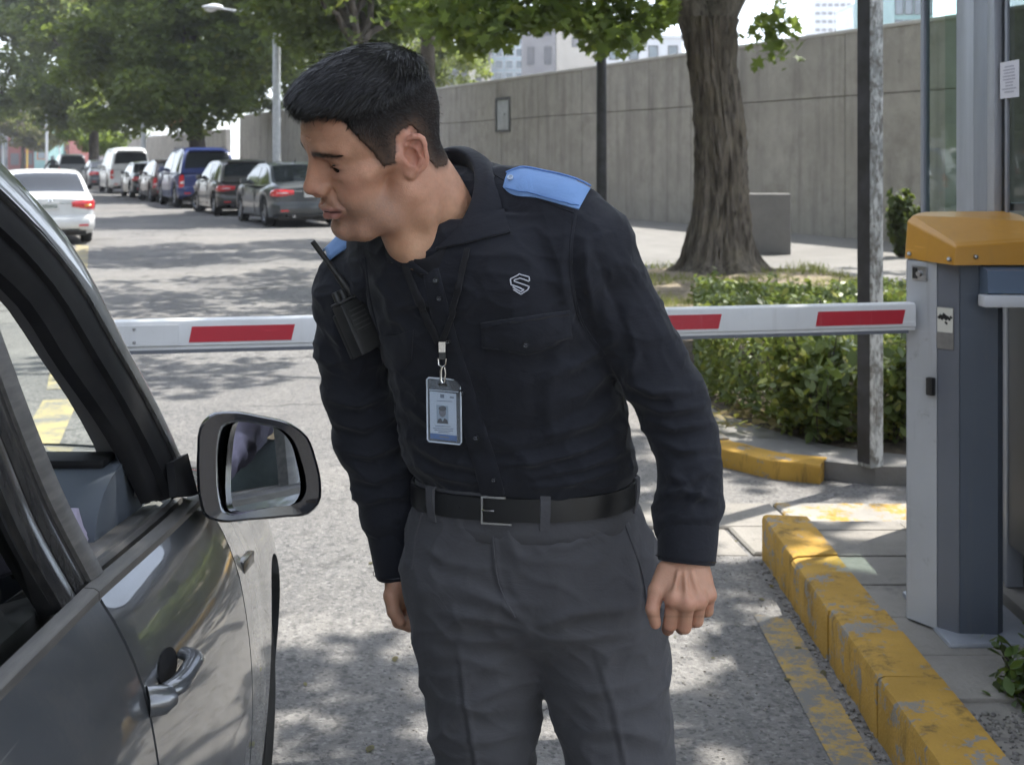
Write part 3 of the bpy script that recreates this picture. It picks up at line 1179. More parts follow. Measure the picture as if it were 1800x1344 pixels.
# soil round the trunk and under the hedge
def mound(name, poly, z, material, h=0.05, seed=0):
    n = 30
    rows = []
    cx = sum(q[0] for q in poly) / len(poly)
    cy_ = sum(q[1] for q in poly) / len(poly)
    pp = [Vector((q[0], q[1], 0)) for q in poly] + [Vector((poly[0][0], poly[0][1], 0))]
    ring = cr_curve(pp, 72)[:-1]
    for i in range(n + 1):
        u = i / n
        row = []
        for q in ring:
            x = lerp(cx, q.x, max(u, .001))
            y = lerp(cy_, q.y, max(u, .001))
            zz = z + h * (1 - u ** 3) * (1 + .8 * mnoise.noise(Vector((x * 2.2, y * 2.2, seed)))) + .012 * mnoise.noise(Vector((x * 9, y * 9, seed + 3))) - .02 * (u > .97)
            row.append((x, y, zz))
        rows.append(row)
    mb = MB()
    mb.grid(rows, closed_v=True)
    return struct(mb.build(name, material, angle=None))


mound('soil_bed', [(1.15, 11.2), (1.3, 14.0), (1.4, 16.2), (2.2, 17.9), (3.8, 17.6), (4.3, 14.5), (3.8, 11.8), (2.2, 10.8)], PZ, M_SOIL, .075, 2)
mound('hedge_bed', [(1.05, 8.6), (1.1, 10.6), (2.6, 11.0), (4.4, 10.6), (4.4, 6.30), (2.4, 6.36), (1.75, 6.6), (1.25, 7.4)], PZ, M_MULCH, .04, 5)


# ---- clipped hedge
def hedge_points(g, n):
    """points in a shell of a lumpy hedge volume given by a plan outline"""
    x = g.uniform(1.12, 4.3, n * 6)
    y = g.uniform(6.85, 10.6, n * 6)
    z = g.uniform(.10, 1.0, n * 6)
    # distance inside plan outline (left edge slants away), front edge
    left = np.interp(y, [6.8, 7.3, 8.0, 9.0, 10.6], [1.55, 1.38, 1.22, 1.28, 1.50])
    nz = np.array([mnoise.noise(Vector((a * 2.3, b * 2.3, 1.0))) for a, b in zip(x[::1], y[::1])])
    top = np.interp(y, [6.8, 7.2, 7.8, 8.8, 10.6], [.44, .52, .57, .58, .56]) + .12 * nz
    front = 6.86 + .14 * np.sin(x * 5.1) + .14 * nz
    d = np.minimum(np.minimum(x - left, y - front), top - z)
    k = (d > -.02) & (d < .16)
    p = np.c_[x, y, z][k]
    dd = d[k]
    pr = np.exp(-(dd / .09) ** 2)
    q = g.random(len(p)) < pr
    return p[q][:n]


g = np.random.default_rng(41)
hp = hedge_points(g, 44000)
hroot = empty('hedge', (2.6, 8.6, PZ))
tag(hroot, 'dense clipped green hedge behind the barrier arm and the square post', 'hedge')
hloc = hp - np.array([2.6, 8.6, PZ])
leaf_cloud('leaves', hloc, .044, leaf_cols(g, len(hp), g.random(len(hp)), (0.055, 0.082, 0.030), (0.16, 0.20, 0.075), .16), g, M_LEAFS, hroot, OVAL, .4, 0, .2)
mb = MB()
for i in range(60):
    a = (g.uniform(-1.1, 1.5), g.uniform(-1.5, 1.6), 0)
    limb(mb, a, (a[0] + g.normal() * .15, a[1] + g.normal() * .15, g.uniform(.4, .62)), .009, .004, g, 5, 0, 4)
stuff(mb.build('stems', M_BARKF, hroot))


def shrub(label, base, n, h, r, leaf, dark, light, seed, shape=OVAL, nst=14, name='shrub', upb=.4, up=False):
    g = np.random.default_rng(seed)
    root = empty(name, base)
    tag(root, label, 'shrub')
    mb = MB()
    P0 = []
    for i in range(nst):
        a = g.uniform(0, 6.28)
        rr = r * math.sqrt(g.random())
        tip = np.array([rr * math.cos(a), rr * math.sin(a), h * g.uniform(.55, 1.0)])
        limb(mb, (tip[0] * .2, tip[1] * .2, 0), tip, .006, .002, g, 5, .05, 5)
        m = n // nst
        t = g.uniform(.12, 1.02, m)
        P0.append(np.array([tip[0] * .2, tip[1] * .2, 0]) * (1 - t[:, None]) + tip * t[:, None] + g.normal(size=(m, 3)) * (.035 if not up else .02))
    p = np.concatenate(P0)
    stuff(mb.build('stems', M_BARKF, root))
    leaf_cloud('leaves', p, leaf, leaf_cols(g, len(p), g.random(len(p)), dark, light, .1), g, M_LEAFS, root, shape, upb, -.8 if up else 0)
    return root


sg = np.random.default_rng(44)
sp_c = []
for i in range(150):
    bx_, by_ = sg.uniform(1.35, 4.2), 6.95 + 3.4 * sg.random() ** 1.6
    hz_ = float(np.interp(by_, [6.8, 7.2, 7.8, 8.8, 10.6], [.44, .52, .57, .58, .56])) + .1 * mnoise.noise(Vector((bx_ * 2.3, by_ * 2.3, 1.0)))
    tip_ = np.array([bx_ + sg.normal() * .05, by_ - .06 + sg.normal() * .05, hz_ + sg.uniform(.02, .17)])
    n_ = 26
    t_ = sg.random((n_, 1))
    sp_c.append(np.array([bx_, by_, hz_ - .08]) * (1 - t_) + tip_ * t_ + sg.normal(size=(n_, 3)) * .018)
for i in range(70):
    bx_, hz_ = sg.uniform(1.4, 3.0), sg.uniform(.15, .55)
    c_ = np.array([bx_, 6.82 + .1 * math.sin(bx_ * 5.1), hz_])
    sp_c.append(c_ + sg.normal(size=(34, 3)) * np.array([.05, .04, .06]) - np.array([0, .05, 0]))
sp_c = np.concatenate(sp_c) - np.array([2.6, 8.6, PZ])
leaf_cloud('sprigs', sp_c, .042, leaf_cols(sg, len(sp_c), sg.random(len(sp_c)), (0.085, 0.115, 0.035), (0.20, 0.24, 0.085), .2), sg, M_LEAFS, hroot, OVAL, .4, 0, .2)
shrub('pale leafy shrub sprouting at the front of the hedge left of the post', (P(1452, 790, 6.75).x, 6.83, PZ + .01), 620, .62, .24, .065, (0.06, 0.09, 0.035), (0.16, 0.20, 0.08), 51)
shrub('yellowish young shrub in front of the hedge', (P(1405, 760, 7.0).x, 7.02, PZ + .01), 480, .55, .20, .060, (0.09, 0.12, 0.03), (0.22, 0.24, 0.06), 52)
shrub('leafy shrub between the square post and the barrier cabinet', (P(1575, 790, 6.75).x, 6.8, PZ + .01), 640, .66, .22, .065, (0.06, 0.09, 0.035), (0.15, 0.19, 0.07), 53)
shrub('dark upright spiky shrub against the wall beside the booth glass', (P(1585, 445, 19.6).x, 19.6, PZ), 900, 1.0, .34, .14, (0.018, 0.030, 0.014), (0.06, 0.085, 0.035), 54, RHOMB, 22, up=True)
shrub('low dark green plant at the lower right corner of the island', (1.37, 3.42, .15), 420, .13, .11, .040, (0.03, 0.055, 0.015), (0.10, 0.16, 0.04), 55, OVAL, 16)

# grass and fallen leaves in the soil beds
def blades(name, x0, x1, y0, y1, z, n, h, cols, seed, clump=None):
    g = np.random.default_rng(seed)
    c = np.c_[g.uniform(x0, x1, n), g.uniform(y0, y1, n), np.full(n, z)]
    if clump is not None:
        f = np.array([mnoise.noise(Vector((a[0] * clump, a[1] * clump, seed))) for a in c])
        c = c[f > .05]
        n = len(c)
    a = g.uniform(0, 6.28, n)
    w = np.c_[np.cos(a), np.sin(a), np.zeros(n)] * .006
    le = np.c_[g.normal(size=n) * .5, g.normal(size=n) * .5, np.ones(n)] * (h * g.uniform(.4, 1.2, n))[:, None]
    V = np.stack([c - w, c + w, c + le], 1)
    F = np.arange(n * 3).reshape(n, 3)
    cc = np.array(cols[0]) + (np.array(cols[1]) - np.array(cols[0])) * g.random((n, 1))
    return stuff(np_mesh(name, V.reshape(-1, 3), F, 3, M_LEAF, cols=np.repeat(cc, 3, 0)))


blades('grass', 1.3, 4.1, 11.3, 17.4, PZ + .035, 9000, .11, ((0.10, 0.11, 0.035), (0.28, 0.24, 0.10)), 61, .9)
g = np.random.default_rng(63)
n = 420
lc = np.c_[g.uniform(1.0, 1.95, n), g.uniform(6.7, 7.6, n), np.full(n, PZ + .05)]
lc = lc[(lc[:, 1] > 6.95) | (lc[:, 0] > 1.6)]
stuff(leaf_cloud('fallen_leaves', lc, .05, leaf_cols(g, len(lc), g.random(len(lc)), (0.12, 0.075, 0.035), (0.30, 0.22, 0.10)), g, M_LEAF, None, OVAL, 2.5))
n = 90
lc = np.c_[.95 - 1.6 * g.random(n) ** 2.2, g.uniform(2.8, 9, n), np.full(n, .004)]
stuff(leaf_cloud('street_leaves', lc, .028, leaf_cols(g, len(lc), g.random(len(lc)), (0.09, 0.07, 0.04), (0.20, 0.16, 0.09)), g, M_LEAF, None, OVAL, 9.0))

tree('shade_tree', 'street tree standing behind the guard whose crown shades the road', foot(752, 25.6), [((-1.6, 24.2, 7.6), (4.2, 2.6, 1.7)), ((-3.6, 22.6, 7.2), (2.6, 2.0, 1.2)), ((.6, 25.5, 8.0), (3.2, 3, 1.8))],
     .15, 5.2, 14000, .17, DK, MD, 74, 120, .7, MAPLE, hollow=.3, nlimb=14)
# ---- trees out of the frame that shade the lane (their shadows are in the picture)
tree('shade_tree', 'tall tree right of the booth whose crown shades the guard', (7.6, 3.4, .15), [((2.3, 3.7, 6.6), (2.2, 1.6, 1.1)), ((5.2, 3.6, 7.0), (2.8, 2.4, 1.6)), ((1.9, 3.8, 6.0), (1.2, .9, .8)), ((1.2, 2.6, 6.6), (1.6, 1.3, .8))],
     .24, 4.3, 10500, .17, DK, MD, 71, 95, .62, MAPLE, hollow=.2, nlimb=14)
tree('shade_tree', 'unseen thin-leaved tree added beside the booth to dapple the lane', (6.6, 6.4, .15), [((1.9, 5.5, 6.6), (2.5, 1.3, .6)), ((4.6, 6.0, 6.8), (2.0, 1.4, .7))],
     .16, 4.6, 2300, .20, DK, MD, 75, 40, .5, MAPLE, hollow=.1, nlimb=10)  # extra leaf clusters out of view, added to dapple the foreground
tree('shade_tree', 'street tree hidden behind the booth that throws shade across the lane', (6.3, 9.6, .15), [((1.6, 11.8, 6.6), (2.7, 1.2, 1.1)), ((7.8, 11.6, 7.0), (2.4, 2.2, 1.5)), ((3.2, 8.4, 6.8), (1.6, .7, .7))],
     .24, 4.6, 7000, .17, DK, MD, 72, 70, .6, MAPLE, hollow=.2, nlimb=14)
tree('shade_tree', 'tree behind the photographer reflected in the car mirror', (4.8, -6.0, .15), [((3.4, -5.6, 6.4), (3.4, 3.0, 2.2)), ((4.8, -8.4, 6.8), (3, 3, 2))],
     .24, 4.0, 9000, .22, DK, MD, 73, 70, .9, MAPLE, hollow=.3)

# ================================================================== BUILDINGS
M_BGLASS = mat('facade_glass', (0.10, 0.13, 0.15), 0.12, 0.0, c2=(0.20, 0.25, 0.28), scale=.3, spec=.8)
M_BDARK = mat('facade_dark', (0.10, 0.10, 0.11), 0.5, c2=(0.14, 0.135, 0.14), scale=.6)
M_BGREY = mat('facade_grey', (0.22, 0.21, 0.215), 0.7, c2=(0.27, 0.26, 0.26), scale=.4)
M_BBEIGE = mat('facade_beige', (0.48, 0.44, 0.38), 0.8, c2=(0.55, 0.51, 0.45), scale=.4)
M_BWHITE = mat('facade_white', (0.68, 0.69, 0.70), 0.7, c2=(0.76, 0.77, 0.78), scale=.3)
M_BPALE = mat('facade_pale_glass', (0.36, 0.46, 0.50), 0.25, c2=(0.50, 0.58, 0.60), scale=.3)
M_BRED = mat('facade_red', (0.20, 0.060, 0.055), 0.7, c2=(0.28, 0.09, 0.08), scale=.5)
M_BORANGE = mat('sign_orange', (0.62, 0.20, 0.05), 0.5)
M_BYEL = mat('sign_yellow', (0.70, 0.45, 0.06), 0.5)
M_BTEAL = mat('shop_teal', (0.20, 0.36, 0.35), 0.5, c2=(0.26, 0.42, 0.40), scale=.6)


def building(label, px0, px1, pytop, Y, wall_m, win_m, nx, nz, win=(.62, .6), depth=14, top_m=None, name='building', z0=0.0, ledge=True, zfrom=0.0):
    a = P(px0, pytop, Y)
    b = P(px1, pytop, Y)
    W = b.x - a.x
    H = a.z - z0
    root = empty(name, (a.x, Y, z0))
    tag(root, label, 'building', 'buildings beyond the wall')
    MB().box((0, 0, 0), (W, depth, H)).build('wall', wall_m, root, smooth=False)
    if ledge:
        MB().box((-.15, -.15, H), (W + .15, depth, H + .35)).build('roof_edge', top_m or wall_m, root, smooth=False)
    cw = W / nx
    ch = (H - zfrom) / nz
    for i in range(nx):
        for j in range(nz):
            x = cw * (i + .5)
            z = zfrom + ch * (j + .5)
            w = cw * win[0] / 2
            h = ch * win[1] / 2
            f = MB()
            t = min(.09, w * .2)
            for lo, hi in (((x - w, z - h), (x - w + t, z + h)), ((x + w - t, z - h), (x + w, z + h)), ((x - w + t, z - h), (x + w - t, z - h + t)), ((x - w + t, z + h - t), (x + w - t, z + h))):
                f.box((lo[0], -.10, lo[1]), (hi[0], .05, hi[1]))
            fo = f.build('window', top_m or M_BDARK, root, smooth=False)
            MB().box((x - w + t, -.03, z - h + t), (x + w - t, .02, z + h - t)).build('pane', win_m, fo, smooth=False)
    return root


building('beige apartment block half hidden by leaves behind the guard\'s head', 700, 790, 40, 170, M_BBEIGE, M_BGLASS, 3, 7, zfrom=8)
building('dark block with long window bands above the wall', 786, 862, 84, 165, M_BDARK, M_BGLASS, 3, 5, (.85, .5), zfrom=7)
building('pale glass building with white mullions above the wall', 850, 922, 40, 180, M_BPALE, M_BGLASS, 4, 8, (.8, .75), top_m=M_BWHITE, zfrom=7)
building('small cream block low behind the wall edge', 824, 858, 120, 140, M_BBEIGE, M_BDARK, 1, 2, (.3, .4), zfrom=5)
building('dark grey office building with tall narrow windows', 918, 978, 22, 150, M_BGREY, M_BDARK, 2, 4, (.42, .62), zfrom=5)
building('broad light grey concrete building right of the dark office', 977, 1052, 44, 150, M_BBEIGE, M_BGREY, 1, 2, (.25, .3), zfrom=9)
building('cream house wall seen between the black pole and the trunk', 1062, 1200, 68, 130, M_BWHITE, M_BGLASS, 4, 3, (.5, .5), zfrom=5)
building('distant white tower against the sky', 1432, 1498, 2, 420, M_BWHITE, M_BGREY, 6, 12, (.7, .35), zfrom=20)
building('green glass block at the top right behind the wall', 1572, 1640, -60, 120, M_BTEAL, M_BGLASS, 4, 6, (.86, .8), zfrom=5)
building('blue-grey building top beside the square post', 1500, 1574, 10, 260, M_BPALE, M_BGLASS, 4, 6, (.8, .5), zfrom=12)
building('maroon shopfront at the far end of the street', 14, 62, 224, 175, M_BRED, M_BDARK, 2, 2, (.6, .55), name='shop')
building('shop with an orange band and teal front far down the street', 60, 86, 226, 172, M_BTEAL, M_BGLASS, 1, 1, (.6, .5), top_m=M_BORANGE, name='shop')
building('red brick shop beside the far street lamp', 86, 122, 206, 178, M_BRED, M_BGLASS, 2, 2, (.6, .5), top_m=M_BORANGE, name='shop')
building('pale house behind the small bright tree', 118, 240, 236, 190, M_BWHITE, M_BGLASS, 4, 2, (.5, .5), name='shop')
building('grey block closing the street at the left edge', -90, 18, 186, 185, M_BGREY, M_BGLASS, 5, 4, (.6, .5), name='building')


def board_sign(label, px, py0, py1, Y, w, m, pole=True):
    a = P(px, py0, Y)
    b = P(px, py1, Y)
    root = empty('signboard', (a.x, Y, 0))
    mb = MB()
    mb.box((-w / 2, -.08, b.z), (w / 2, .08, a.z), .03)
    mb.build('board', m, root)
    MB().cyl((0, .12, 0), (0, .12, a.z), .09, seg=8).build('pole', M_BYEL if pole else M_POLEG, root)
    tag(root, label, 'sign')
    return root


board_sign('small orange signboard on a post beside the maroon shop', 47, 236, 254, 150, .75, M_BORANGE)
board_sign('tall narrow orange banner beside the far lamp', 104, 198, 246, 150, .55, M_BYEL, False)
board_sign('red and orange shop sign above the low wall', 312, 206, 222, 120, 2.0, M_BORANGE, False)

# ================================================================== PARKED CARS
def car_paint(name, c, flake=0.0, rough=0.28, metal=0.0):
    t = NT(name)
    n = t.noise(3.0, 4)
    col = t.mix(t.ramp(n, .35, .75), rgba(c), tuple(x * .82 + .02 for x in c) + (1,))
    t.set(Base_Color=col, Roughness=rough, Metallic=metal)
    t.b.inputs['Coat Weight'].default_value = 0.7
    t.b.inputs['Coat Roughness'].default_value = 0.06
    return t.m


M_TYRE = mat('tyre', 0.018, 0.85, bump=(60, .3, .004))
M_RIM = mat('rim', (0.42, 0.43, 0.45), 0.3, 0.8)
M_RIMD = mat('rim_dark', (0.06, 0.06, 0.065), 0.4, 0.5)
M_CGLASS = mat('car_glass', (0.018, 0.022, 0.026), 0.05, spec=.7)
M_TRIM = mat('black_trim', 0.02, 0.5)
M_PLATE = mat('plate_white', (0.72, 0.72, 0.70), 0.5)
M_PLINK = mat('plate_ink', (0.05, 0.09, 0.06), 0.6)
M_CHROME = mat('chrome', (0.75, 0.76, 0.78), 0.12, 1.0)


def lamp_red(name, c):
    t = NT(name)
    w = t.noise(40, 3)
    t.set(Base_Color=t.mix(t.ramp(w, .4, .6), rgba(c), tuple(min(1, x * 1.5) for x in c) + (1,)), Roughness=0.12)
    t.b.inputs['Coat Weight'].default_value = 0.8
    return t.m


M_TAIL = lamp_red('tail_lamp', (0.52, 0.025, 0.03))
M_AMBER = lamp_red('amber_lamp', (0.75, 0.25, 0.02))
M_CLEAR = lamp_red('clear_lamp', (0.62, 0.62, 0.62))

CAR_KINDS = {
    # L, W, H, belt z, sill z, wheel r, wheel x (rear, front), deck/hood z profile, roof profile (x, z)
    'sedan': dict(L=4.55, W=1.78, H=1.45, zs=.93, sill=.20, wr=.32, wx=(.98, 3.62),
                  top=[(0, .90), (.15, .985), (.75, 1.00), (1.0, .95), (3.2, .95), (3.45, .97), (4.1, .86), (4.45, .74), (4.55, .62)],
                  roof=[(.42, .98), (.62, 1.06), (1.15, 1.36), (1.45, 1.425), (2.1, 1.45), (2.6, 1.40), (3.45, .96)], rear_win=(.50, 1.18), wind=(2.7, 3.35), side=(.78, 3.12)),
    'hatch': dict(L=4.2, W=1.76, H=1.50, zs=.95, sill=.20, wr=.31, wx=(.72, 3.30),
                  top=[(0, .86), (.10, .93), (.3, .95), (2.9, .95), (3.15, .97), (3.8, .86), (4.1, .74), (4.2, .60)],
                  roof=[(.02, .94), (.10, 1.05), (.42, 1.38), (.72, 1.47), (1.5, 1.50), (2.2, 1.44), (3.1, .96)], rear_win=(.10, .42), wind=(2.35, 3.0), side=(.50, 2.75)),
    'suv': dict(L=4.6, W=1.84, H=1.75, zs=1.06, sill=.27, wr=.36, wx=(.85, 3.55),
                top=[(0, .98), (.08, 1.05), (.3, 1.06), (3.2, 1.06), (3.45, 1.09), (4.2, 1.0), (4.5, .88), (4.6, .68)],
                roof=[(.02, 1.06), (.07, 1.2), (.25, 1.62), (.45, 1.71), (1.6, 1.75), (2.5, 1.70), (3.4, 1.08)], rear_win=(.06, .28), wind=(2.65, 3.3), side=(.40, 3.05)),
    'van': dict(L=4.9, W=1.88, H=1.92, zs=1.10, sill=.25, wr=.34, wx=(.95, 3.95),
                top=[(0, 1.0), (.06, 1.09), (.3, 1.10), (3.9, 1.10), (4.1, 1.12), (4.6, 1.0), (4.8, .85), (4.9, .65)],
                roof=[(.02, 1.10), (.05, 1.3), (.14, 1.76), (.30, 1.88), (1.6, 1.92), (3.1, 1.88), (4.1, 1.13)], rear_win=(.05, .15), wind=(3.35, 4.0), side=(.32, 3.75)),
}


def make_wheel(r, w, parent, loc, rim_m, steer=0.0, flip=1):
    """wheel axis along local y"""
    root = MB()
    prof = [(r * .62, -w / 2), (r * .92, -w / 2), (r * .985, -w * .38), (r, -w * .2), (r, w * .2), (r * .985, w * .38), (r * .92, w / 2), (r * .62, w / 2)]
    M = Matrix.Translation(loc) @ Matrix.Rotation(steer, 4, 'Z') @ Matrix.Rotation(R(90), 4, 'X')
    root.lathe(prof, M, 28, close=True)
    t = root.build('wheel', M_TYRE, parent)
    rm = MB()
    rm.lathe([(0.0, -w * .30), (r * .60, -w * .30), (r * .63, -w * .47), (r * .63, w * .47), (r * .58, w * .44), (r * .55, w * .25), (0.0, w * .22)], M, 24)
    ro = rm.build('rim', M_RIMD, t)
    spk = MB()
    for k in range(5):
        a = 2 * math.pi * k / 5
        for side in (-1, 1):
            Mx = M @ Matrix.Rotation(a, 4, 'Z')
            spk.box((r * .10, -r * .09, side * w * .36 - .012), (r * .60, r * .09, side * w * .36 + .012), .006, Mx)
    for side in (-1, 1):
        spk.lathe([(0, side * w * .42), (r * .16, side * w * .40), (r * .17, side * w * .30), (0, side * w * .28)], M, 14)
        spk.lathe([(r * .60, side * w * .40), (r * .64, side * w * .48), (r * .635, side * w * .30), (r * .58, side * w * .30)], M, 28)
    spk.build('spokes', rim_m, t)
    return t


def make_car(name, label, kind, paint, s, t, plate=True, tail='wide', rail=False, steer=0.0, scale=1.0, heading=1, group='cars parked along the kerb', cat='car', rim=None, taxi=None, seg=2, z=0.0, rear_glass=None):
    K = CAR_KINDS[kind]
    L, W = K['L'], K['W']
    hw = W / 2
    rz = STREET_RZ if heading > 0 else STREET_RZ + math.pi
    b = ST(s, t, z)
    root = empty(name, b, rz)
    root.scale = (scale,) * 3
    tag(root, label, cat, group)
    tx, tz = zip(*K['top'])
    rx, rzz = zip(*K['roof'])

    def plan(x):
        u = min(x, L - x)
        f = interp(u, [0, .03, .10, .30, .8, 1.4], [.80, .87, .925, .965, .99, 1.0])
        if x > L / 2:
            f = interp(u, [0, .03, .12, .35, .9, 1.5], [.62, .72, .84, .93, .985, 1.0])
        return hw * f

    def bottom(x):
        zb = K['sill'] + (.10 if x < .25 or x > L - .25 else 0) * 1.0
        for wx in K['wx']:
            d = abs(x - wx)
            ra = K['wr'] + .05
            if d < ra:
                zb = max(zb, K['wr'] + math.sqrt(ra * ra - d * d))
        return zb
    xs = sorted(set([0, .015, .04, .08, .14, .22, .32, .45, .6] + [round(q, 3) for q in np.linspace(.7, L - .5, 26)] + [L - .4, L - .3, L - .2, L - .12, L - .06, L - .02, L]
                    + [wx + q * (K['wr'] + .05) for wx in K['wx'] for q in (-1.02, -.999, -.92, -.75, -.5, -.25, 0, .25, .5, .75, .92, .999, 1.02)]))
    xs = [x for x in xs if 0 <= x <= L]

    def sec(x):
        w = plan(x)
        zb = bottom(x)
        ztop = float(smooth_interp(x, tx, tz))
        zs = min(K['zs'], ztop - .03)
        zs = max(zs, zb + .05)
        mid = lerp(zb, zs, .55)
        half = [(0, zb + .02), (w * .80, zb), (w * .965, zb + .03), (w * .995, lerp(zb, zs, .25)), (w, mid), (w * .985, lerp(zb, zs, .78)), (w * .955, zs - .01), (w * .90, lerp(zs, ztop, .7)), (w * .74, ztop - .004), (w * .4, ztop + .008), (0, ztop + .012)]
        pts = [(x, y, z_) for y, z_ in half] + [(x, -y, z_) for y, z_ in half[-2:0:-1]]
        return pts
    rows = [sec(x) for x in xs]
    body = MB()
    body.grid(rows, closed_v=True)
    n = len(rows[0])
    body.add(rows[0], [tuple(range(n))])
    body.add(rows[-1], [tuple(range(n))])
    bo = body.build('body', paint, root, angle=38)
    # dark underbody and arches
    ub = MB()
    ub.box((.25, -hw * .78, K['sill'] - .03), (L - .25, hw * .78, K['zs'] - .18))
    ub.build('underbody', M_TRIM, root, smooth=False)
    # greenhouse
    H = K['H']
    zb0 = K['zs']

    def gy(z, x):
        f = (z - zb0) / (H - zb0)
        return plan(min(max(x, .35), L - 1.0)) * lerp(.925, .735, max(0, f) ** 1.15)
    gx = np.linspace(rx[0], rx[-1], 34)

    def gsec(x, k=0.0):
        zr = float(smooth_interp(x, rx, rzz))
        zr = max(zr, zb0 + .005)
        half = []
        for f in (0, .3, .6, .85):
            zz = lerp(zb0 - .02, zr - .03, f)
            half.append((gy(zz, x) + k, zz))
        yt = gy(zr - .03, x)
        half += [(yt * .985 + k * .8, zr - .012 + k * .2), (yt * .94 + k * .4, zr + .004 + k), (yt * .7, zr + .022 + k), (yt * .35, zr + .032 + k), (0, zr + .035 + k)]
        return half
    rows = []
    for x in gx:
        half = gsec(x)
        rows.append([(x, y, z_) for y, z_ in half] + [(x, -y, z_) for y, z_ in half[-2::-1]])
    gh = MB()
    gh.grid(rows)
    gh.add(rows[0], [tuple(range(len(rows[0])))])
    gh.add(rows[-1], [tuple(range(len(rows[0])))])
    gh.build('cabin', paint, root, angle=38)
    # glass panels proud of the cabin skin
    def roof_panel(x0, x1, wf, nm):
        rws = []
        for x in np.linspace(x0, x1, 9):
            zr = float(smooth_interp(x, rx, rzz))
            e = .01
            sl = (float(smooth_interp(x + e, rx, rzz)) - float(smooth_interp(x - e, rx, rzz))) / (2 * e)
            nv = Vector((-sl, 0, 1)).normalized() * .008
            yt = gy(zr - .03, x)
            rw = []
            for f in (-1, -.75, -.4, 0, .4, .75, 1):
                y = yt * wf * f
                cz = float(np.interp(abs(y), [0, yt * .35, yt * .7, yt * .94], [.035, .032, .022, .004]))
                rw.append((x + nv.x, y, zr + cz + nv.z))
            rws.append(rw)
        return MB().grid(rws).build(nm, M_CGLASS, root, angle=60)
    roof_panel(K['rear_win'][0], K['rear_win'][1], .88, 'rear_window')
    roof_panel(K['wind'][0], K['wind'][1], .90, 'windscreen')
    # side windows
    sx0, sx1 = K['side']
    nwin = 3 if kind in ('van',) else 2
    edges = [sx0, lerp(sx0, sx1, .46), sx1] if nwin == 2 else [sx0, lerp(sx0, sx1, .34), lerp(sx0, sx1, .66), sx1]
    for sd in (-1, 1):
        for a, c in zip(edges[:-1], edges[1:]):
            rws = []
            for x in np.linspace(a + .035, c - .035, 9):
                zr = float(smooth_interp(x, rx, rzz)) - .085
                z0 = zb0 + .035
                zr = max(zr, z0 + .01)
                rws.append([(x, sd * (gy(lerp(z0, zr, f), x) + .006), lerp(z0, zr, f)) for f in (0, .33, .66, 1)])
            MB().grid(rws).build('side_window', M_CGLASS, root, angle=60)
        # mirror, handles
        mx = sx1 - .12
        mm = MB()
        mm.box((mx - .06, sd * hw * .92 if sd > 0 else -hw * 1.10, zb0 + .02), (mx + .06, sd * hw * 1.10 if sd > 0 else -hw * .92, zb0 + .15), .03)
        mm.build('wing_mirror', paint, root)
        for a in edges[:-1]:
            hx = a + .22
            yb = plan(hx) * .985
            hn = MB()
            hn.box((hx, sd * yb - .012, zb0 - .16), (hx + .18, sd * yb + .022, zb0 - .125), .008)
            hn.build('door_handle', paint, root)
        # door seams
        sm = MB()
        for a in edges[1:]:
            yb = plan(a)
            sm.box((a - .006, sd * yb * .988 - .004, K['sill'] + .1), (a + .006, sd * yb * 1.0 + .004, zb0 - .03))
        sm.build('door_seam', M_TRIM, root, smooth=False)
    # lamps: strips that wrap the rear corners
    def corner_strip(nm, m, z0, z1, y_in, x_out, off, taper=0.0):
        for sd in (-1, 1):
            path = []
            for f in np.linspace(0, 1, 6):
                path.append((0 - off, lerp(y_in * hw, plan(0), f)))
            for x in np.linspace(.02, x_out, 7):
                path.append((x - off * .3, plan(x) + off))
            rws = []
            npth = len(path)
            for i, (x, y) in enumerate(path):
                u = i / (npth - 1)
                a = z0 + taper * max(0, .45 - u)
                bb = z1 - taper * .6 * max(0, .3 - u) - .05 * max(0, u - .7) / .3
                rws.append([(x + .03, sd * (y - .03), a), (x, sd * y, a + .01), (x - .006, sd * (y + .003), (a + bb) / 2), (x, sd * y, bb - .01), (x + .03, sd * (y - .03), bb)])
            MB().grid(rws).build(nm, m, root, angle=70)
    zt = float(smooth_interp(.05, tx, tz))
    if tail == 'wide':
        corner_strip('tail_lamp', M_TAIL, zt - .23, zt - .06, .45, .30, .010, .10)
        corner_strip('reversing_lamp', M_CLEAR, zt - .165, zt - .125, .60, .01, .016)
    elif tail == 'tall':
        corner_strip('tail_lamp', M_TAIL, zt - .42, zt - .02, .80, .10, .010)
        corner_strip('reversing_lamp', M_CLEAR, zt - .30, zt - .20, .82, .06, .015)
    elif tail == 'amber':
        corner_strip('tail_lamp', M_TAIL, zt - .24, zt - .05, .45, .34, .010, .12)
        corner_strip('indicator_lamp', M_AMBER, zt - .19, zt - .12, .72, .02, .016)
    # bumper, plate, exhaust, badge
    bz = K['sill'] + .12
    bm_ = MB()
    rws = []
    path = [(-.045, y * plan(0) * 1.02) for y in np.linspace(-1, 1, 11)]
    path = [(.22, -plan(.22) - .012), (.08, -plan(.08) - .014)] + path + [(.08, plan(.08) + .014), (.22, plan(.22) + .012)]
    for x, y in path:
        rws.append([(x + .06, y * .97, bz - .02), (x, y, bz + .02), (x - .012, y, bz + .12), (x + .004, y, bz + .24), (x + .05, y * .98, bz + .27)])
    bm_.grid(rws)
    bp_ = bm_.build('rear_bumper', paint, root, angle=50)
    MB().box((-.03, -hw * .62, bz - .075), (.25, hw * .62, bz - .01), .02).build('diffuser', M_TRIM, root)
    MB().cyl((-.05, hw * .45, bz - .06), (.25, hw * .45, bz - .06), .03, seg=12).build('exhaust_pipe', M_CHROME, root)
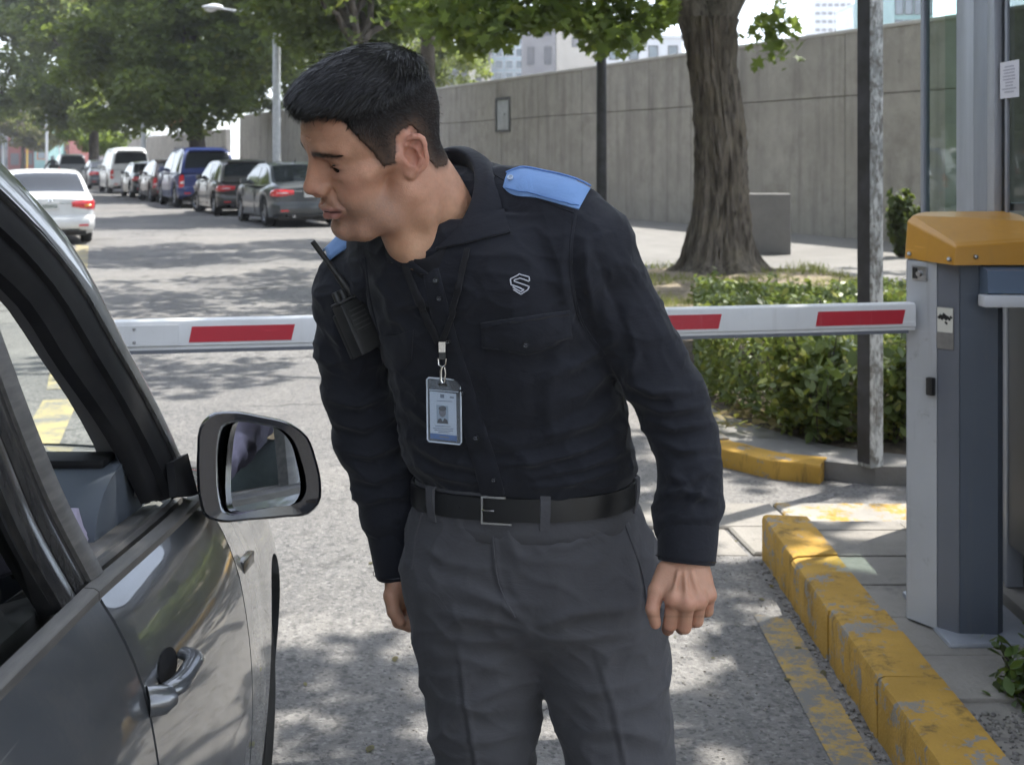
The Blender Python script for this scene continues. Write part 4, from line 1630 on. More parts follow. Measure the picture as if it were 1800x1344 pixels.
    for sd in (-1, 1):
        MB().box((-.064, sd * hw * .70 - .09, bz + .05), (-.05, sd * hw * .70 + .09, bz + .085), .005).build('reflector', M_TAIL, root)
    if plate:
        pz = zt - .30 if kind != 'sedan' else zt - .24
        po = MB().box((-.022, -.165, pz), (-.008, .165, pz + .16), .004).build('number_plate', M_PLATE, root)
        ink = MB()
        for k in range(7):
            y = -.125 + k * .04
            ink.box((-.0235, y, pz + .04), (-.0225, y + .024, pz + .11))
        ink.build('plate_print', M_PLINK, po, smooth=False)
    MB().lathe([(0, .0), (.045, 0), (.05, .012), (.035, .016), (.0, .012)], Matrix.Translation((-.006, 0, zt - .075)) @ Matrix.Rotation(R(-90), 4, 'Y'), 16).build('badge', M_CHROME, root)
    MB().box((-.014, -.40, zt - .115), (.0, .40, zt - .10), .004).build('chrome_strip', M_CHROME if kind == 'sedan' else paint, root)
    if rail:
        for sd in (-1, 1):
            pts = [(x, sd * gy(H - .05, x) * .93, float(smooth_interp(x, rx, rzz)) + .055) for x in np.linspace(rx[0] + .5, rx[-1] - 1.2, 8)]
            pts = [(pts[0][0] - .05, pts[0][1], pts[0][2] - .05)] + pts + [(pts[-1][0] + .05, pts[-1][1], pts[-1][2] - .05)]
            MB().tube(pts, .018, 8).build('roof_rail', M_RIMD, root)
    if kind != 'sedan':
        MB().box((-.0, -hw * .6, H - .04), (.28, hw * .6, H - .012), .012, Matrix.Translation((.06 if kind != 'hatch' else .42, 0, 0))).build('spoiler', paint, root)
        MB().tube([(-.015 + .05, 0, zb0 + .05), (.04, -.25, zb0 + .08)], .008, 6).build('wiper', M_TRIM, root)
    MB().cyl((rx[0] + 1.1, 0, H + .02), (rx[0] + 1.02, 0, H + .12), .012, .004, 8).build('aerial', M_TRIM, root)
    # front lamps
    for sd in (-1, 1):
        hl = MB()
        rws = []
        for x, y in [(L - .02, plan(L) * .75), (L - .03, plan(L - .03)), (L - .15, plan(L - .15)), (L - .38, plan(L - .38))]:
            zz = float(smooth_interp(x, tx, tz))
            rws.append([(x + .008, sd * (y + .008), zz - .17), (x + .008, sd * (y + .008), zz - .07)])
        MB().grid(rws).build('headlamp', M_CLEAR, root)
    for i, wx in enumerate(K['wx']):
        for sd in (-1, 1):
            make_wheel(K['wr'], .20, root, (wx, sd * (hw - .13), K['wr']), rim or M_RIM, steer if i == 1 else 0)
    return root


def s_of(Y_, t):
    """street coordinate of the point on line t at view distance Y_"""
    return (Y_ - T2.y * t) / D2.y


TC = 7.68
cars = [
    ('sedan', 29.6, (0.045, 0.052, 0.060), 'dark slate sedan parked nearest the guard', 'wide', {}),
    ('hatch', 35.5, (0.060, 0.054, 0.050), 'brownish grey hatchback with turned front wheel behind the slate sedan', 'wide', dict(steer=R(28))),
    ('suv', 40.9, (0.013, 0.030, 0.15), 'deep blue tall off-roader with roof rails in the parked row', 'tall', dict(rail=True, scale=1.05)),
    ('hatch', 46.4, (0.11, 0.075, 0.065), 'small brown car squeezed between blue off-roader and dark car', 'tall', {}),
    ('sedan', 51.2, (0.030, 0.034, 0.036), 'near-black small car beside the white van', 'wide', dict(scale=.97)),
    ('van', 57.6, (0.70, 0.71, 0.71), 'white van with dark rear window in the parked row', 'tall', {}),
    ('sedan', 66.0, (0.10, 0.11, 0.13), 'grey sedan parked beyond the white van', 'wide', {}),
]
for kind, Yc, c, label, tail, kw in cars:
    make_car('parked_' + {'sedan': 'sedan', 'hatch': 'hatchback', 'van': 'van', 'suv': 'suv'}[kind], label, kind, car_paint('paint_' + label.replace(' ', '_')[:28], c), s_of(Yc, TC), TC + kw.pop('dt', 0), tail=tail, **kw)
make_car('moving_suv', 'silver-grey off-roader with dark rear window driving away near the motorcycle', 'suv', car_paint('paint_silver', (0.22, 0.23, 0.24)), s_of(80, 7.4), 7.4, tail='tall', group='cars driving away')
make_car('white_sedan', 'white sedan with red tail lamp driving away behind the windscreen pillar', 'sedan', car_paint('paint_white', (0.80, 0.81, 0.81), rough=.3), s_of(23.5, 1.80), 1.80, scale=.92, tail='amber', group='cars driving away')
make_car('white_hatchback', 'white hatchback ahead of the white sedan', 'hatch', car_paint('paint_white_two', (0.74, 0.74, 0.74)), s_of(52, 1.4), 1.4, tail='wide', group='cars driving away')
make_car('white_van', 'pale van at the left edge ahead of the white hatchback', 'van', car_paint('paint_white_three', (0.62, 0.63, 0.64)), s_of(68, 1.2), 1.2, tail='tall', group='cars driving away')
M_TAXIY = car_paint('paint_taxi', (0.70, 0.62, 0.12))
make_car('oncoming_taxi', 'tiny pale yellow car far down the street', 'sedan', M_TAXIY, s_of(118, 3.2), 3.2, group='cars driving away', heading=1)

# ---- motorcycle and rider
mc = empty('motorcycle', ST(s_of(76, 6.0), 6.0), STREET_RZ)
tag(mc, 'dark motorcycle with glowing amber rear lamps beside the silver off-roader', 'motorcycle')
for x in (0.35, 1.65):
    make_wheel(.31, .13, mc, (x, 0, .31), M_RIMD)
MB().tube([(.35, 0, .62), (.7, 0, .80), (1.15, 0, .92), (1.4, 0, .95)], [.09, .15, .18, .10], 12).build('fuel_tank', M_TRIM, mc)
MB().box((.25, -.14, .74), (.95, .14, .84), .04).build('seat', M_TRIM, mc)
MB().box((.75, -.16, .32), (1.25, .16, .72), .05).build('engine', M_RIMD, mc)
for sd in (-1, 1):
    MB().tube([(1.65, sd * .10, .31), (1.38, sd * .10, 1.02)], .028, 8).build('fork', M_CHROME, mc)
MB().tube([(1.25, -.38, 1.06), (1.36, -.2, 1.05), (1.38, 0, 1.02), (1.36, .2, 1.05), (1.25, .38, 1.06)], .016, 8).build('handlebar', M_CHROME, mc)
MB().box((.10, -.08, .70), (.16, .08, .78), .015).build('tail_lamp', M_TAIL, mc)
for sd in (-1, 1):
    MB().lathe([(0, 0), (.05, 0.01), (.05, .04), (0, .06)], Matrix.Translation((.10, sd * .24, .72)) @ Matrix.Rotation(R(-90), 4, 'Y'), 12).build('indicator_lamp', M_AMBER, mc)
MB().tube([(.9, -.2, .28), (.3, -.22, .36), (.0, -.22, .42)], [.035, .05, .05], 10).build('exhaust_pipe', M_CHROME, mc)
MB().box((.0, -.26, .86), (.42, .26, 1.2), .05).build('top_box', M_TRIM, mc)

# ================================================================== BARRIER AND BOOTH
def scuffed(name, c, dirt=(0.16, 0.14, 0.115), rough=.48, amt=.55):
    t = NT(name)
    col = t.mix(t.ramp(t.noise(3, 5), .35, .7), rgba(c), tuple(x * .86 for x in c) + (1,))
    drip = t.noise(1.0, 7, .7, t.mapping((26, 26, 1.6)))
    col = t.mix(t.math('MULTIPLY', t.ramp(drip, .55, .72), amt * .6), col, rgba(dirt))
    sm_ = t.noise(9, 9, .78)
    col = t.mix(t.math('MULTIPLY', t.ramp(sm_, .60, .70), amt), col, rgba(dirt))
    sc = t.noise(1.0, 3, .5, t.mapping((7, 7, 260), rot=(0, R(20), R(10))))
    col = t.mix(t.math('MULTIPLY', t.math('MULTIPLY', t.ramp(sc, .66, .70), t.ramp(t.noise(5, 3), .5, .6)), .5), col, tuple(min(1, x * 1.5 + .05) for x in c) + (1,))
    rr = t.new('ShaderNodeMapRange')
    rr.inputs['To Min'].default_value = rough - .1
    rr.inputs['To Max'].default_value = rough + .2
    t.link(sm_, rr.inputs['Value'])
    t.set(Base_Color=col, Roughness=rr.outputs[0], Normal=t.bump(t.noise(45, 4), .08, .002))
    return t.m


M_GATEL = scuffed('cabinet_light_grey', (0.50, 0.51, 0.53))
M_GATED = scuffed('cabinet_slate', (0.090, 0.107, 0.135), (.16, .15, .135), .45, .35)
M_GATEM = mat('cabinet_mid_grey', (0.17, 0.18, 0.205), 0.45, c2=(0.14, 0.15, 0.175), scale=3, rvar=.1)
M_GATEY = scuffed('cabinet_orange_lid', (0.60, 0.29, 0.035), (.30, .19, .07), .36, .4)
M_STEEL = mat('steel', (0.45, 0.45, 0.45), 0.35, 0.9, c2=(0.35, 0.35, 0.36), scale=30)
M_ARMW = scuffed('arm_white', (0.80, 0.80, 0.80), (.45, .43, .40), .35, .35)
M_ARMR = scuffed('arm_red', (0.58, 0.035, 0.055), (.66, .30, .30), .35, .4)
M_ALU = mat('aluminium', (0.40, 0.42, 0.46), 0.42, 0.35, c2=(0.33, 0.35, 0.39), scale=3, stretch=(4, 4, .6), rvar=.1)
M_ALUD = mat('aluminium_dark', (0.28, 0.30, 0.34), 0.45, 0.3, c2=(0.23, 0.25, 0.29), scale=3, stretch=(4, 4, .6))
M_PAPER = mat('paper', (0.72, 0.72, 0.78), 0.8)
M_INK = mat('ink_grey', (0.42, 0.42, 0.50), 0.8)
M_DARKINT = mat('booth_interior', (0.05, 0.05, 0.055), 0.8)


def clear_glass(name, tint=(0.75, 0.86, 0.82), refl=0.10):
    t = NT(name)
    tr = t.new('ShaderNodeBsdfTransparent')
    tr.inputs['Color'].default_value = rgba(tint)
    gl = t.new('ShaderNodeBsdfGlossy')
    gl.inputs['Roughness'].default_value = 0.02
    fr = t.new('ShaderNodeFresnel')
    geo = t.new('ShaderNodeNewGeometry')
    t.link(t.math('SUBTRACT', 1.28, t.math('MULTIPLY', geo.outputs['Backfacing'], 1.28 - 1 / 1.28)), fr.inputs['IOR'])
    ms = t.new('ShaderNodeMixShader')
    t.link(fr.outputs[0], ms.inputs[0])
    t.link(tr.outputs[0], ms.inputs[1])
    t.link(gl.outputs[0], ms.inputs[2])
    t.link(ms.outputs[0], t.out.inputs['Surface'])
    return t.m


M_GLASS = clear_glass('clear_glass')
M_GLASSD = mat('dark_glass', (0.020, 0.022, 0.026), 0.06, spec=.6)

ZI = 0.150
bc = empty('barrier_cabinet', (1.33, 4.0, ZI))
tag(bc, 'grey barrier cabinet with faceted orange lid on the yellow-kerbed island', 'barrier')


def loc(p):
    return (p[0] - 1.33, p[1] - 4.0, p[2] - ZI)


foot_pts = [(1.211, 4.005), (1.272, 3.907), (1.320, 3.852), (1.427, 3.843), (1.450, 3.865), (1.450, 4.17), (1.300, 4.19), (1.275, 4.165)]
body = MB()
zb, zt = ZI + .012, 1.262
lo_ = [loc((x, y, zb)) for x, y in foot_pts]
hi_ = [loc((x, y, zt)) for x, y in foot_pts]
body.grid([lo_, hi_], closed_v=True)
body.add(hi_, [tuple(range(8))])
body.build('cabinet_body', M_GATED, bc, smooth=False)


def face_panel(nm, a, b, m, z0=zb + .004, z1=zt - .004, off=.004, ins=.002):
    """thin panel lying proud of the face a->b of the cabinet footprint"""
    a = Vector(a)
    b = Vector(b)
    t = (b - a).normalized()
    nrm = Vector((t.y, -t.x))
    a2 = a + t * ins
    b2 = b - t * ins
    mb = MB()
    q = [(a2 + nrm * .0005), (b2 + nrm * .0005), (b2 + nrm * off), (a2 + nrm * off)]
    mb.prism([loc((p.x, p.y, z0)) for p in q], (0, 0, z1 - z0))
    return mb.build(nm, m, bc, smooth=False)


face_panel('side_door', foot_pts[0], foot_pts[1], M_GATEL)
face_panel('side_panel', foot_pts[7], foot_pts[0], M_GATEL)
face_panel('corner_panel', foot_pts[1], foot_pts[2], M_GATEM)
# lid
L0 = [(1.210, 4.03, 1.262), (1.288, 3.812, 1.258), (1.86, 3.80, 1.262), (1.86, 4.24, 1.262), (1.305, 4.25, 1.262)]
L1 = [(1.222, 4.045, 1.375), (1.293, 3.818, 1.312), (1.86, 3.806, 1.352), (1.86, 4.23, 1.40), (1.315, 4.24, 1.392)]
L2 = [(1.245, 4.065, 1.392), (1.300, 3.838, 1.322), (1.86, 3.84, 1.362), (1.84, 4.19, 1.402), (1.330, 4.20, 1.398)]
lid = MB()
lid.grid([[loc(p) for p in L0], [loc(p) for p in L1], [loc(p) for p in L2]], closed_v=True)
c2_ = [loc(p) for p in L2]
cen = loc((1.40, 4.02, 1.388))
lid.add(c2_ + [cen], [(0, 1, 5), (1, 2, 5), (2, 3, 5), (3, 4, 5), (4, 0, 5)])
lid.add([loc(p) for p in L0], [(4, 3, 2, 1, 0)])
lido = lid.build('lid', M_GATEY, bc, smooth=False)
bv = lido.modifiers.new('bevel', 'BEVEL')
bv.width = 0.004
bv.segments = 2
bv.limit_method = 'ANGLE'
bv.angle_limit = R(12)
for (x, y, z) in ((1.2175, 4.010, 1.277), (1.280, 3.832, 1.274), (1.35, 3.8085, 1.283), (1.62, 3.803, 1.286)):
    M = Matrix.Translation(loc((x, y, z))) @ Matrix.Rotation(R(90), 4, 'X')
    MB().lathe([(0, .009), (.0055, .007), (.0065, 0.0), (.0065, -.004)], M, 10).build('screw', M_STEEL, lido)
# lock plate on the side door
a = Vector(foot_pts[0])
b = Vector(foot_pts[1])
t_ = (b - a).normalized()
n_ = Vector((t_.y, -t_.x))
Md = Matrix(((t_.x, n_.x, 0, 0), (t_.y, n_.y, 0, 0), (0, 0, 1, 0), (0, 0, 0, 1)))


def on_door(u, z, out=.005):
    p = a + t_ * u + n_ * out
    return Vector(loc((p.x, p.y, z)))


lk = MB().box((-.028, 0, -.021), (.028, .004, .021), .003, Matrix.Translation(on_door(.052, 1.222)) @ Md).build('lock_plate', M_STEEL, bc)
MB().box((-.024, .0042, -.017), (-.006, .0065, .017), .001, Matrix.Translation(on_door(.052, 1.222)) @ Md).build('lock_cover', M_TRIM, lk)
MB().cyl(on_door(.058, 1.222, .009), on_door(.058, 1.222, .022), .009, .008, 14).build('lock_barrel', M_STEEL, lk)
MB().box((-.012, 0, -.027), (.012, .018, .027), .004, Matrix.Translation(on_door(.100, .888)) @ Md).build('latch', M_TRIM, bc)
# label plate on the corner panel
a = Vector(foot_pts[1])
b = Vector(foot_pts[2])
t_ = (b - a).normalized()
n_ = Vector((t_.y, -t_.x))
Md = Matrix(((t_.x, n_.x, 0, 0), (t_.y, n_.y, 0, 0), (0, 0, 1, 0), (0, 0, 0, 1)))
lbl = MB().box((-.027, 0, -.062), (.027, .0025, .062), 0, Matrix.Translation(on_door(.028, 1.066, .005)) @ Md).build('label_plate', M_STEEL, bc, smooth=False)
MB().box((-.0255, .0027, -.012), (.0255, .0035, .060), 0, Matrix.Translation(on_door(.028, 1.066, .005)) @ Md).build('label_paper', mat('label_cream', (.72, .70, .62), .6), lbl, smooth=False)
pr = MB()
for (u, z, r) in ((-.012, .032, .010), (.0, .034, .012), (.012, .030, .008), (.004, .016, .006), (-.02, .030, .005), (.02, .034, .005)):
    M = Matrix.Translation(on_door(.028, 1.066, .005)) @ Md
    q = [M @ Vector((u + r * math.cos(k * math.pi / 2 + (.4 if k % 2 else 0)), .0039, z + r * math.sin(k * math.pi / 2))) for k in range(4)]
    pr.add(q, [(0, 1, 2, 3)])
pr.build('label_print', M_TRIM, lbl, smooth=False)
# bracket box and white bar under the lid
br = MB()
br.prism([loc((1.372, 3.842, 1.258)), loc((1.372, 3.775, 1.245)), loc((1.372, 3.770, 1.180)), loc((1.372, 3.842, 1.172))], (.46, 0, 0))
br.build('bracket', mat('bracket_slate', (0.12, 0.165, 0.235), .45), bc, smooth=False)
MB().box(loc((1.352, 3.745, 1.142)), loc((1.83, 3.800, 1.176)), .006).build('guard_bar', mat('bar_white', (.66, .67, .70), .4), bc)
bpl = MB()
bpl.box(loc((1.262, 3.775, ZI - .001)), loc((1.56, 4.24, ZI + .022)), .012)
bpl.build('base_plate', M_ALU, bc)

# ---- the arm
A0 = Vector((1.2155, 3.9755, 1.092))
A1 = Vector((-1.02 - .055, 3.535, 1.089))
ab = empty('boom_barrier', A0)
tag(ab, 'white barrier arm with red reflective bands across the lane', 'barrier')
ux = (A0 - A1)
ux.z = 0
ux.normalize()
uy = Vector((-ux.y, ux.x, 0))        # away from the camera
L = (A0.xy - A1.xy).length
prof = []
hh, dd = .041, .024
for (y, z) in ((-dd, -hh * .72), (-dd, hh * .70), (-dd * .86, hh * .90), (-dd * .5, hh), (dd * .5, hh), (dd * .86, hh * .9), (dd, hh * .7), (dd, -hh * .72), (dd * .8, -hh * .86), (dd * .8, -hh), (-dd * .8, -hh), (-dd * .8, -hh * .80)):
    prof.append((y, z))
rows = []
for u in (0, -.05, -L * .5, -L + .01, -L):
    k = .0 if u > -L + .005 else .004
    rows.append([ux * u + uy * (y * (1 - k * 8)) + Vector((0, 0, z * (1 - k * 8))) for y, z in prof])
am = MB()
am.grid(rows, closed_v=True)
am.add(rows[-1], [tuple(range(len(prof)))])
am.add(rows[0], [tuple(range(len(prof)))])
armo = am.build('arm', M_ARMW, ab, angle=30)
MB().prism([ux * -.02 + uy * (dd * .75) + Vector((0, 0, -hh - .010)), ux * -.02 - uy * (dd * .75) + Vector((0, 0, -hh - .010)), ux * -.02 - uy * (dd * .75) + Vector((0, 0, -hh - .0005)), ux * -.02 + uy * (dd * .75) + Vector((0, 0, -hh - .0005))], -ux * (L - .03)).build('rubber_edge', M_GATEM, ab, smooth=False)
for x0, x1 in ((.902, 1.177), (.331, .606), (-.24, .035), (-.877, -.606)):
    u0 = (x0 - A0.x) / ux.x
    u1 = (x1 - A0.x) / ux.x
    z0, z1 = -hh * .52, hh * .52
    off = -uy * (dd + .0008)
    q = [ux * (u0 - .004) + off + Vector((0, 0, z0)), ux * (u1 - .006) + off + Vector((0, 0, z0)), ux * (u1 + .004) + off + Vector((0, 0, z1)), ux * (u0 + .004) + off + Vector((0, 0, z1))]
    MB().prism(q, -uy * .0008).build('red_band', M_ARMR, ab, smooth=False)
# end plate with screws
MB().prism([ux * (-L + .17) - uy * (dd + .0006) + Vector((0, 0, -hh * .68)), ux * (-L + .17) - uy * (dd + .0006) + Vector((0, 0, hh * .66)), ux * (-L) - uy * (dd + .0006) + Vector((0, 0, hh * .66)), ux * (-L) - uy * (dd + .0006) + Vector((0, 0, -hh * .68))], -uy * .0022).build('end_plate', M_ARMW, ab, smooth=False)
for z in (.018, -.018):
    pz = ux * (-L + .055) - uy * (dd + .003) + Vector((0, 0, z))
    MB().lathe([(0, .004), (.004, .003), (.0045, 0)], Matrix.Translation(pz) @ Matrix.Rotation(R(90), 4, 'X'), 8).build('screw', M_STEEL, ab)

# ---- booth
XB = 1.57
bt = empty('booth', (XB, 4.2, ZI))
tag(bt, 'aluminium guard booth with glass corner at the right edge', 'booth')


def bl(x, y, z):
    return (x - XB, y - 4.2, z - ZI)


def bbox(nm, lo, hi, m, bev=.003, parent=None):
    return MB().box(bl(*lo), bl(*hi), bev).build(nm, m, parent or bt)


XR = 3.3
YF, YN = 5.06, 2.3
bbox('floor_slab', (XB - .03, YN, ZI), (XR, YF + .02, ZI + .06), M_CONC2, .01)
bbox('roof', (XB - .04, YN - .04, 2.30), (XR + .04, YF + .04, 2.38), M_ALU, .01)
bbox('ceiling', (XB + .03, YN, 2.27), (XR, YF, 2.297), M_DARKINT, 0)
bbox('corner_column', (XB, 4.44, ZI + .062), (XB + .09, 4.625, 2.298), M_ALU)
bbox('corner_trim', (XB - .006, 4.30, ZI + .062), (XB + .05, 4.437, 2.298), M_ALUD)
bbox('far_column', (XB + .01, YF - .035, ZI + .062), (XB + .035, YF, 2.298), M_ALUD, .001)
bbox('right_column', (XR - .08, YN, ZI + .062), (XR, YN + .08, 2.298), M_ALU)
bbox('far_right_column', (XR - .08, YF - .08, ZI + .062), (XR, YF, 2.298), M_ALU)
# far glass bay of the left side
MB().grid([[bl(XB + .02, 4.63, 1.12), bl(XB + .02, YF - .037, 1.12)], [bl(XB + .02, 4.63, 2.297), bl(XB + .02, YF - .037, 2.297)]]).build('side_glass', M_GLASS, bt)
bbox('side_wall_panel', (XB + .012, 4.63, ZI + .062), (XB + .032, YF - .037, 1.118), M_ALU)
# sliding window near
bbox('window_frame_stile', (XB - .010, 4.235, 1.33), (XB + .04, 4.297, 2.297), M_ALU)
bbox('window_frame_rail', (XB - .009, 2.5, 1.20), (XB + .04, 4.297, 1.327), M_ALU)
MB().grid([[bl(XB + .014, 2.5, 1.33), bl(XB + .014, 4.233, 1.33)], [bl(XB + .014, 2.5, 2.297), bl(XB + .014, 4.233, 2.297)]]).build('window_pane', clear_glass('booth_tinted_glass', (.30, .32, .33)), bt)
bbox('window_mullion', (XB + .002, 4.155, 1.331), (XB + .011, 4.175, 2.296), M_ALUD, .001)
bbox('lower_panel', (XB + .0, 2.5, ZI + .2), (XB + .03, 4.14, 1.197), mat('booth_lower_dark', (.075, .078, .082), .5), .002)
bbox('lower_post', (XB - .004, 4.142, ZI + .062), (XB + .05, 4.163, 1.197), M_ALU)
bbox('lower_panel_grey', (XB + .008, 4.166, ZI + .062), (XB + .03, 4.297, 1.197), M_ALUD)
MB().grid([[bl(XB + .10, YF - .016, 1.12), bl(XR - .09, YF - .016, 1.12)], [bl(XB + .10, YF - .016, 2.26), bl(XR - .09, YF - .016, 2.26)]]).build('far_window', M_GLASS, bt)
bbox('far_wall_panel', (XB + .10, YF - .03, ZI + .062), (XR - .09, YF, 1.118), M_ALU, .002)
bbox('right_wall', (XR - .03, YN + .09, ZI + .062), (XR - .01, YF - .09, 2.26), M_ALUD, .002)
bbox('near_wall', (XB + .06, YN, ZI + .062), (XR - .09, YN + .03, 2.26), M_ALU, .002)
nt = empty('notice', (XB - .001, 4.16, 1.88))
c0 = P(1758, 110, 4.225)
mbn = MB()
mbn.box((-.0006, -.078, -.058), (.0006, .078, .058))
pn = mbn.build('sheet', M_PAPER, nt, smooth=False)
ln = MB()
gq = random.Random(3)
for k in range(9):
    z = .042 - k * .010
    w = gq.uniform(.03, .062)
    ln.box((-.0016, -w, z - .003), (-.0009, w, z + .001))
ln.build('print', M_INK, nt, smooth=False)
nt.location = ((P(1775, 140, 4.2).x) - .012, 4.128, P(1775, 140, 4.128).z)
nt.location.x = XB - .0005
nt.rotation_euler = (0, 0, R(0))
tag(nt, 'white printed paper notice taped to the booth window', 'notice')
# desk and an added white box inside the booth
dk = empty('booth_desk', (2.2, 4.6, ZI + .06))
MB().box((-.45, -.3, .70), (.45, .38, .74), .008).build('desk_top', M_ALUD, dk)
for x, y in ((-.4, -.25), (.4, -.25), (-.4, .33), (.4, .33)):
    MB().box((x - .02, y - .02, 0), (x + .02, y + .02, .70), .003).build('leg', M_ALUD, dk)
tag(dk, 'grey desk inside the booth behind the glass', 'desk')
mo = empty('standin', (2.0, 4.72, ZI + .06 + .74))  # made-up white box, stands in for pale reflections in the glass
MB().box((-.25, -.02, .12), (.25, .02, .46), .01).build('screen_case', mat('standin_white', (.66, .68, .70), .4), mo)
MB().box((-.03, -.01, .01), (.03, .03, .2), .004).build('stand', M_ALUD, mo)
MB().box((-.12, -.09, 0), (.12, .09, .012), .004).build('foot', M_ALUD, mo)
tag(mo, 'white monitor added for pale reflections in the booth glass', 'standin')

# ---- buildings along the left side of the street (out of frame, they show in glass and paint)
M_LB1 = mat('left_facade_tan', (0.34, 0.27, 0.20), .8, c2=(.28, .22, .16), scale=.4)
M_LB2 = mat('left_facade_brown', (0.20, 0.14, 0.10), .8, c2=(.25, .18, .13), scale=.4)
for i, (s0, s1, h, m, nm) in enumerate(((-14, 6, 7.0, M_LB1, 'tan'), (6.5, 30, 9.5, M_LB2, 'brown'), (30.5, 58, 7.5, M_LB1, 'sand'), (58.5, 90, 11, M_LB2, 'umber'), (90.5, 130, 8, M_LB1, 'ochre'))):
    root = empty('street_building', ST(s0, -11, .15), STREET_RZ)
    tag(root, nm + ' two-storey building on the left side of the street', 'building', 'buildings on the left side')
    Lb = s1 - s0
    MB().box((0, 0, 0), (Lb, 8, h)).build('wall', m, root, smooth=False)
    k = 0
    x = 1.2
    while x < Lb - 2:
        for z in (1.0, 4.4):
            if z + 2 < h:
                wf = MB().box((x, -.06, z), (x + 1.5, .05, z + 1.7)).build('window', M_BDARK, root, smooth=False)
                MB().box((x + .1, -.08, z + .1), (x + 1.4, -.062, z + 1.6)).build('pane', M_BGLASS, wf, smooth=False)
        x += 3.1

# ================================================================== THE CAR BESIDE THE CAMERA
def scratched_paint():
    t = NT('grey_paint_near')
    n = t.noise(7.0, 6, .65)
    col = t.mix(t.ramp(n, .35, .7), (0.110, 0.118, 0.126, 1), (0.125, 0.130, 0.134, 1))
    # dust film and water marks (real dirt on the paint)
    d = t.noise(11.0, 8, .75)
    d2 = t.noise(90.0, 4, .7)
    dust = t.math('MULTIPLY', t.ramp(t.math('ADD', t.math('MULTIPLY', d, .7), t.math('MULTIPLY', d2, .3)), .50, .68), .38)
    col = t.mix(dust, col, (0.20, 0.19, 0.175, 1))
    sp = t.voronoi(55.0, out='Distance')
    spk = t.math('MULTIPLY', t.ramp(sp, .02, .07, (1, 1, 1, 1), (0, 0, 0, 1)), t.ramp(t.noise(6, 3), .52, .6))
    col = t.mix(t.math('MULTIPLY', spk, .5), col, (0.35, 0.34, 0.32, 1))
    rg = t.new('ShaderNodeMapRange')
    rg.inputs['To Min'].default_value = .22
    rg.inputs['To Max'].default_value = .42
    t.link(d, rg.inputs['Value'])
    scr = t.noise(1.0, 3, .5, t.mapping((40, 3.5, 160), rot=(R(35), 0, 0)))
    scm = t.math('MULTIPLY', t.ramp(scr, .665, .70), t.ramp(t.noise(3.2, 3), .50, .60))
    col = t.mix(t.math('MULTIPLY', scm, .55), col, (0.36, 0.36, 0.36, 1))
    t.set(Base_Color=col, Roughness=rg.outputs[0], Metallic=.45)
    t.b.inputs['Coat Weight'].default_value = 1.0
    t.b.inputs['Coat IOR'].default_value = 1.75
    t.b.inputs['Coat Roughness'].default_value = .025
    return t.m


M_GPAINT = scratched_paint()
M_RUB = mat('rubber_seal', (0.009, 0.009, 0.010), .7, c2=(0.016, 0.016, 0.016), scale=14, bump=(50, .15, .002), spec=.22)
M_RUBG = mat('weathered_seal', (0.075, 0.072, 0.068), .5, c2=(0.13, 0.122, 0.112), scale=10, lo=.4, hi=.7, stretch=(10, 1, 10), bump=(60, .2, .002))
M_GLOSSB = mat('gloss_black_pillar', (0.020, 0.020, 0.021), .18, c2=(0.045, 0.043, 0.04), scale=6, stretch=(12, 12, 1), rvar=.1)
M_TRIMG = mat('interior_grey', (0.16, 0.155, 0.145), .8, c2=(0.13, 0.125, 0.12), scale=8, bump=(120, .2, .001))
M_DASH = mat('dashboard', (0.045, 0.050, 0.058), .7, bump=(150, .3, .001))
M_DASHB = mat('dashboard_side', (0.085, 0.10, 0.12), .75, bump=(150, .3, .001))
M_SEAT = mat('seat_fabric', (0.06, 0.06, 0.06), .9, bump=(90, .3, .002))
M_COVER = mat('seat_cover', (0.17, 0.20, 0.195), .9, c2=(.22, .25, .24), scale=6, bump=(40, .5, .006))
M_WSCREEN = clear_glass('windscreen_glass', (.86, .91, .89))
M_TINT = clear_glass('rear_door_glass', (.42, .44, .43))
M_MIRROR = mat('mirror_silver', (0.72, 0.74, 0.76), .015, 1.0)
M_MHOUSE = mat('mirror_housing', (0.016, 0.018, 0.024), .2, coat=.8)

NC0 = Vector((-1.33, 1.5, 0.0))
nc = empty('grey_car', NC0)
tag(nc, 'dusty grey car with open front window in the left foreground', 'car')
CXC = -1.335


def ZB(s):
    return float(np.interp(s, [-1.5, .6, 1.61, 2.2, 2.30, 2.45, 2.7, 3.1, 3.45, 3.62], [1.06, 1.055, 1.03, .996, .965, .920, .870, .82, .76, .68]))


def X0(s):
    return float(smooth_interp(s, [-1.6, .0, 1.0, 1.61, 2.2, 2.45, 2.75, 3.1, 3.35, 3.52, 3.62], [-.50, -.432, -.422, -.425, -.436, -.455, -.486, -.55, -.65, -.80, -1.0]))


HP = [0, .012, .03, .07, .12, .18, .25, .33, .42, .5, .6, .72, .80, .86]
XP = [-.082, -.074, -.063, -.043, -.025, -.013, -.004, 0, -.003, -.010, -.020, -.032, -.055, -.10]


def XS(s, z):
    return X0(s) + float(smooth_interp(ZB(s) - z, HP, XP))


def lw(p):
    return (p[0] - NC0.x, p[1] - NC0.y, p[2] - NC0.z)


def mirx(p):
    return (2 * CXC - p[0], p[1], p[2])


def zlow(s):
    z = .235
    for wc in (2.76, .02):
        d = abs(s - wc)
        if d < .385:
            z = max(z, .335 + math.sqrt(.385 ** 2 - d * d))
    return z


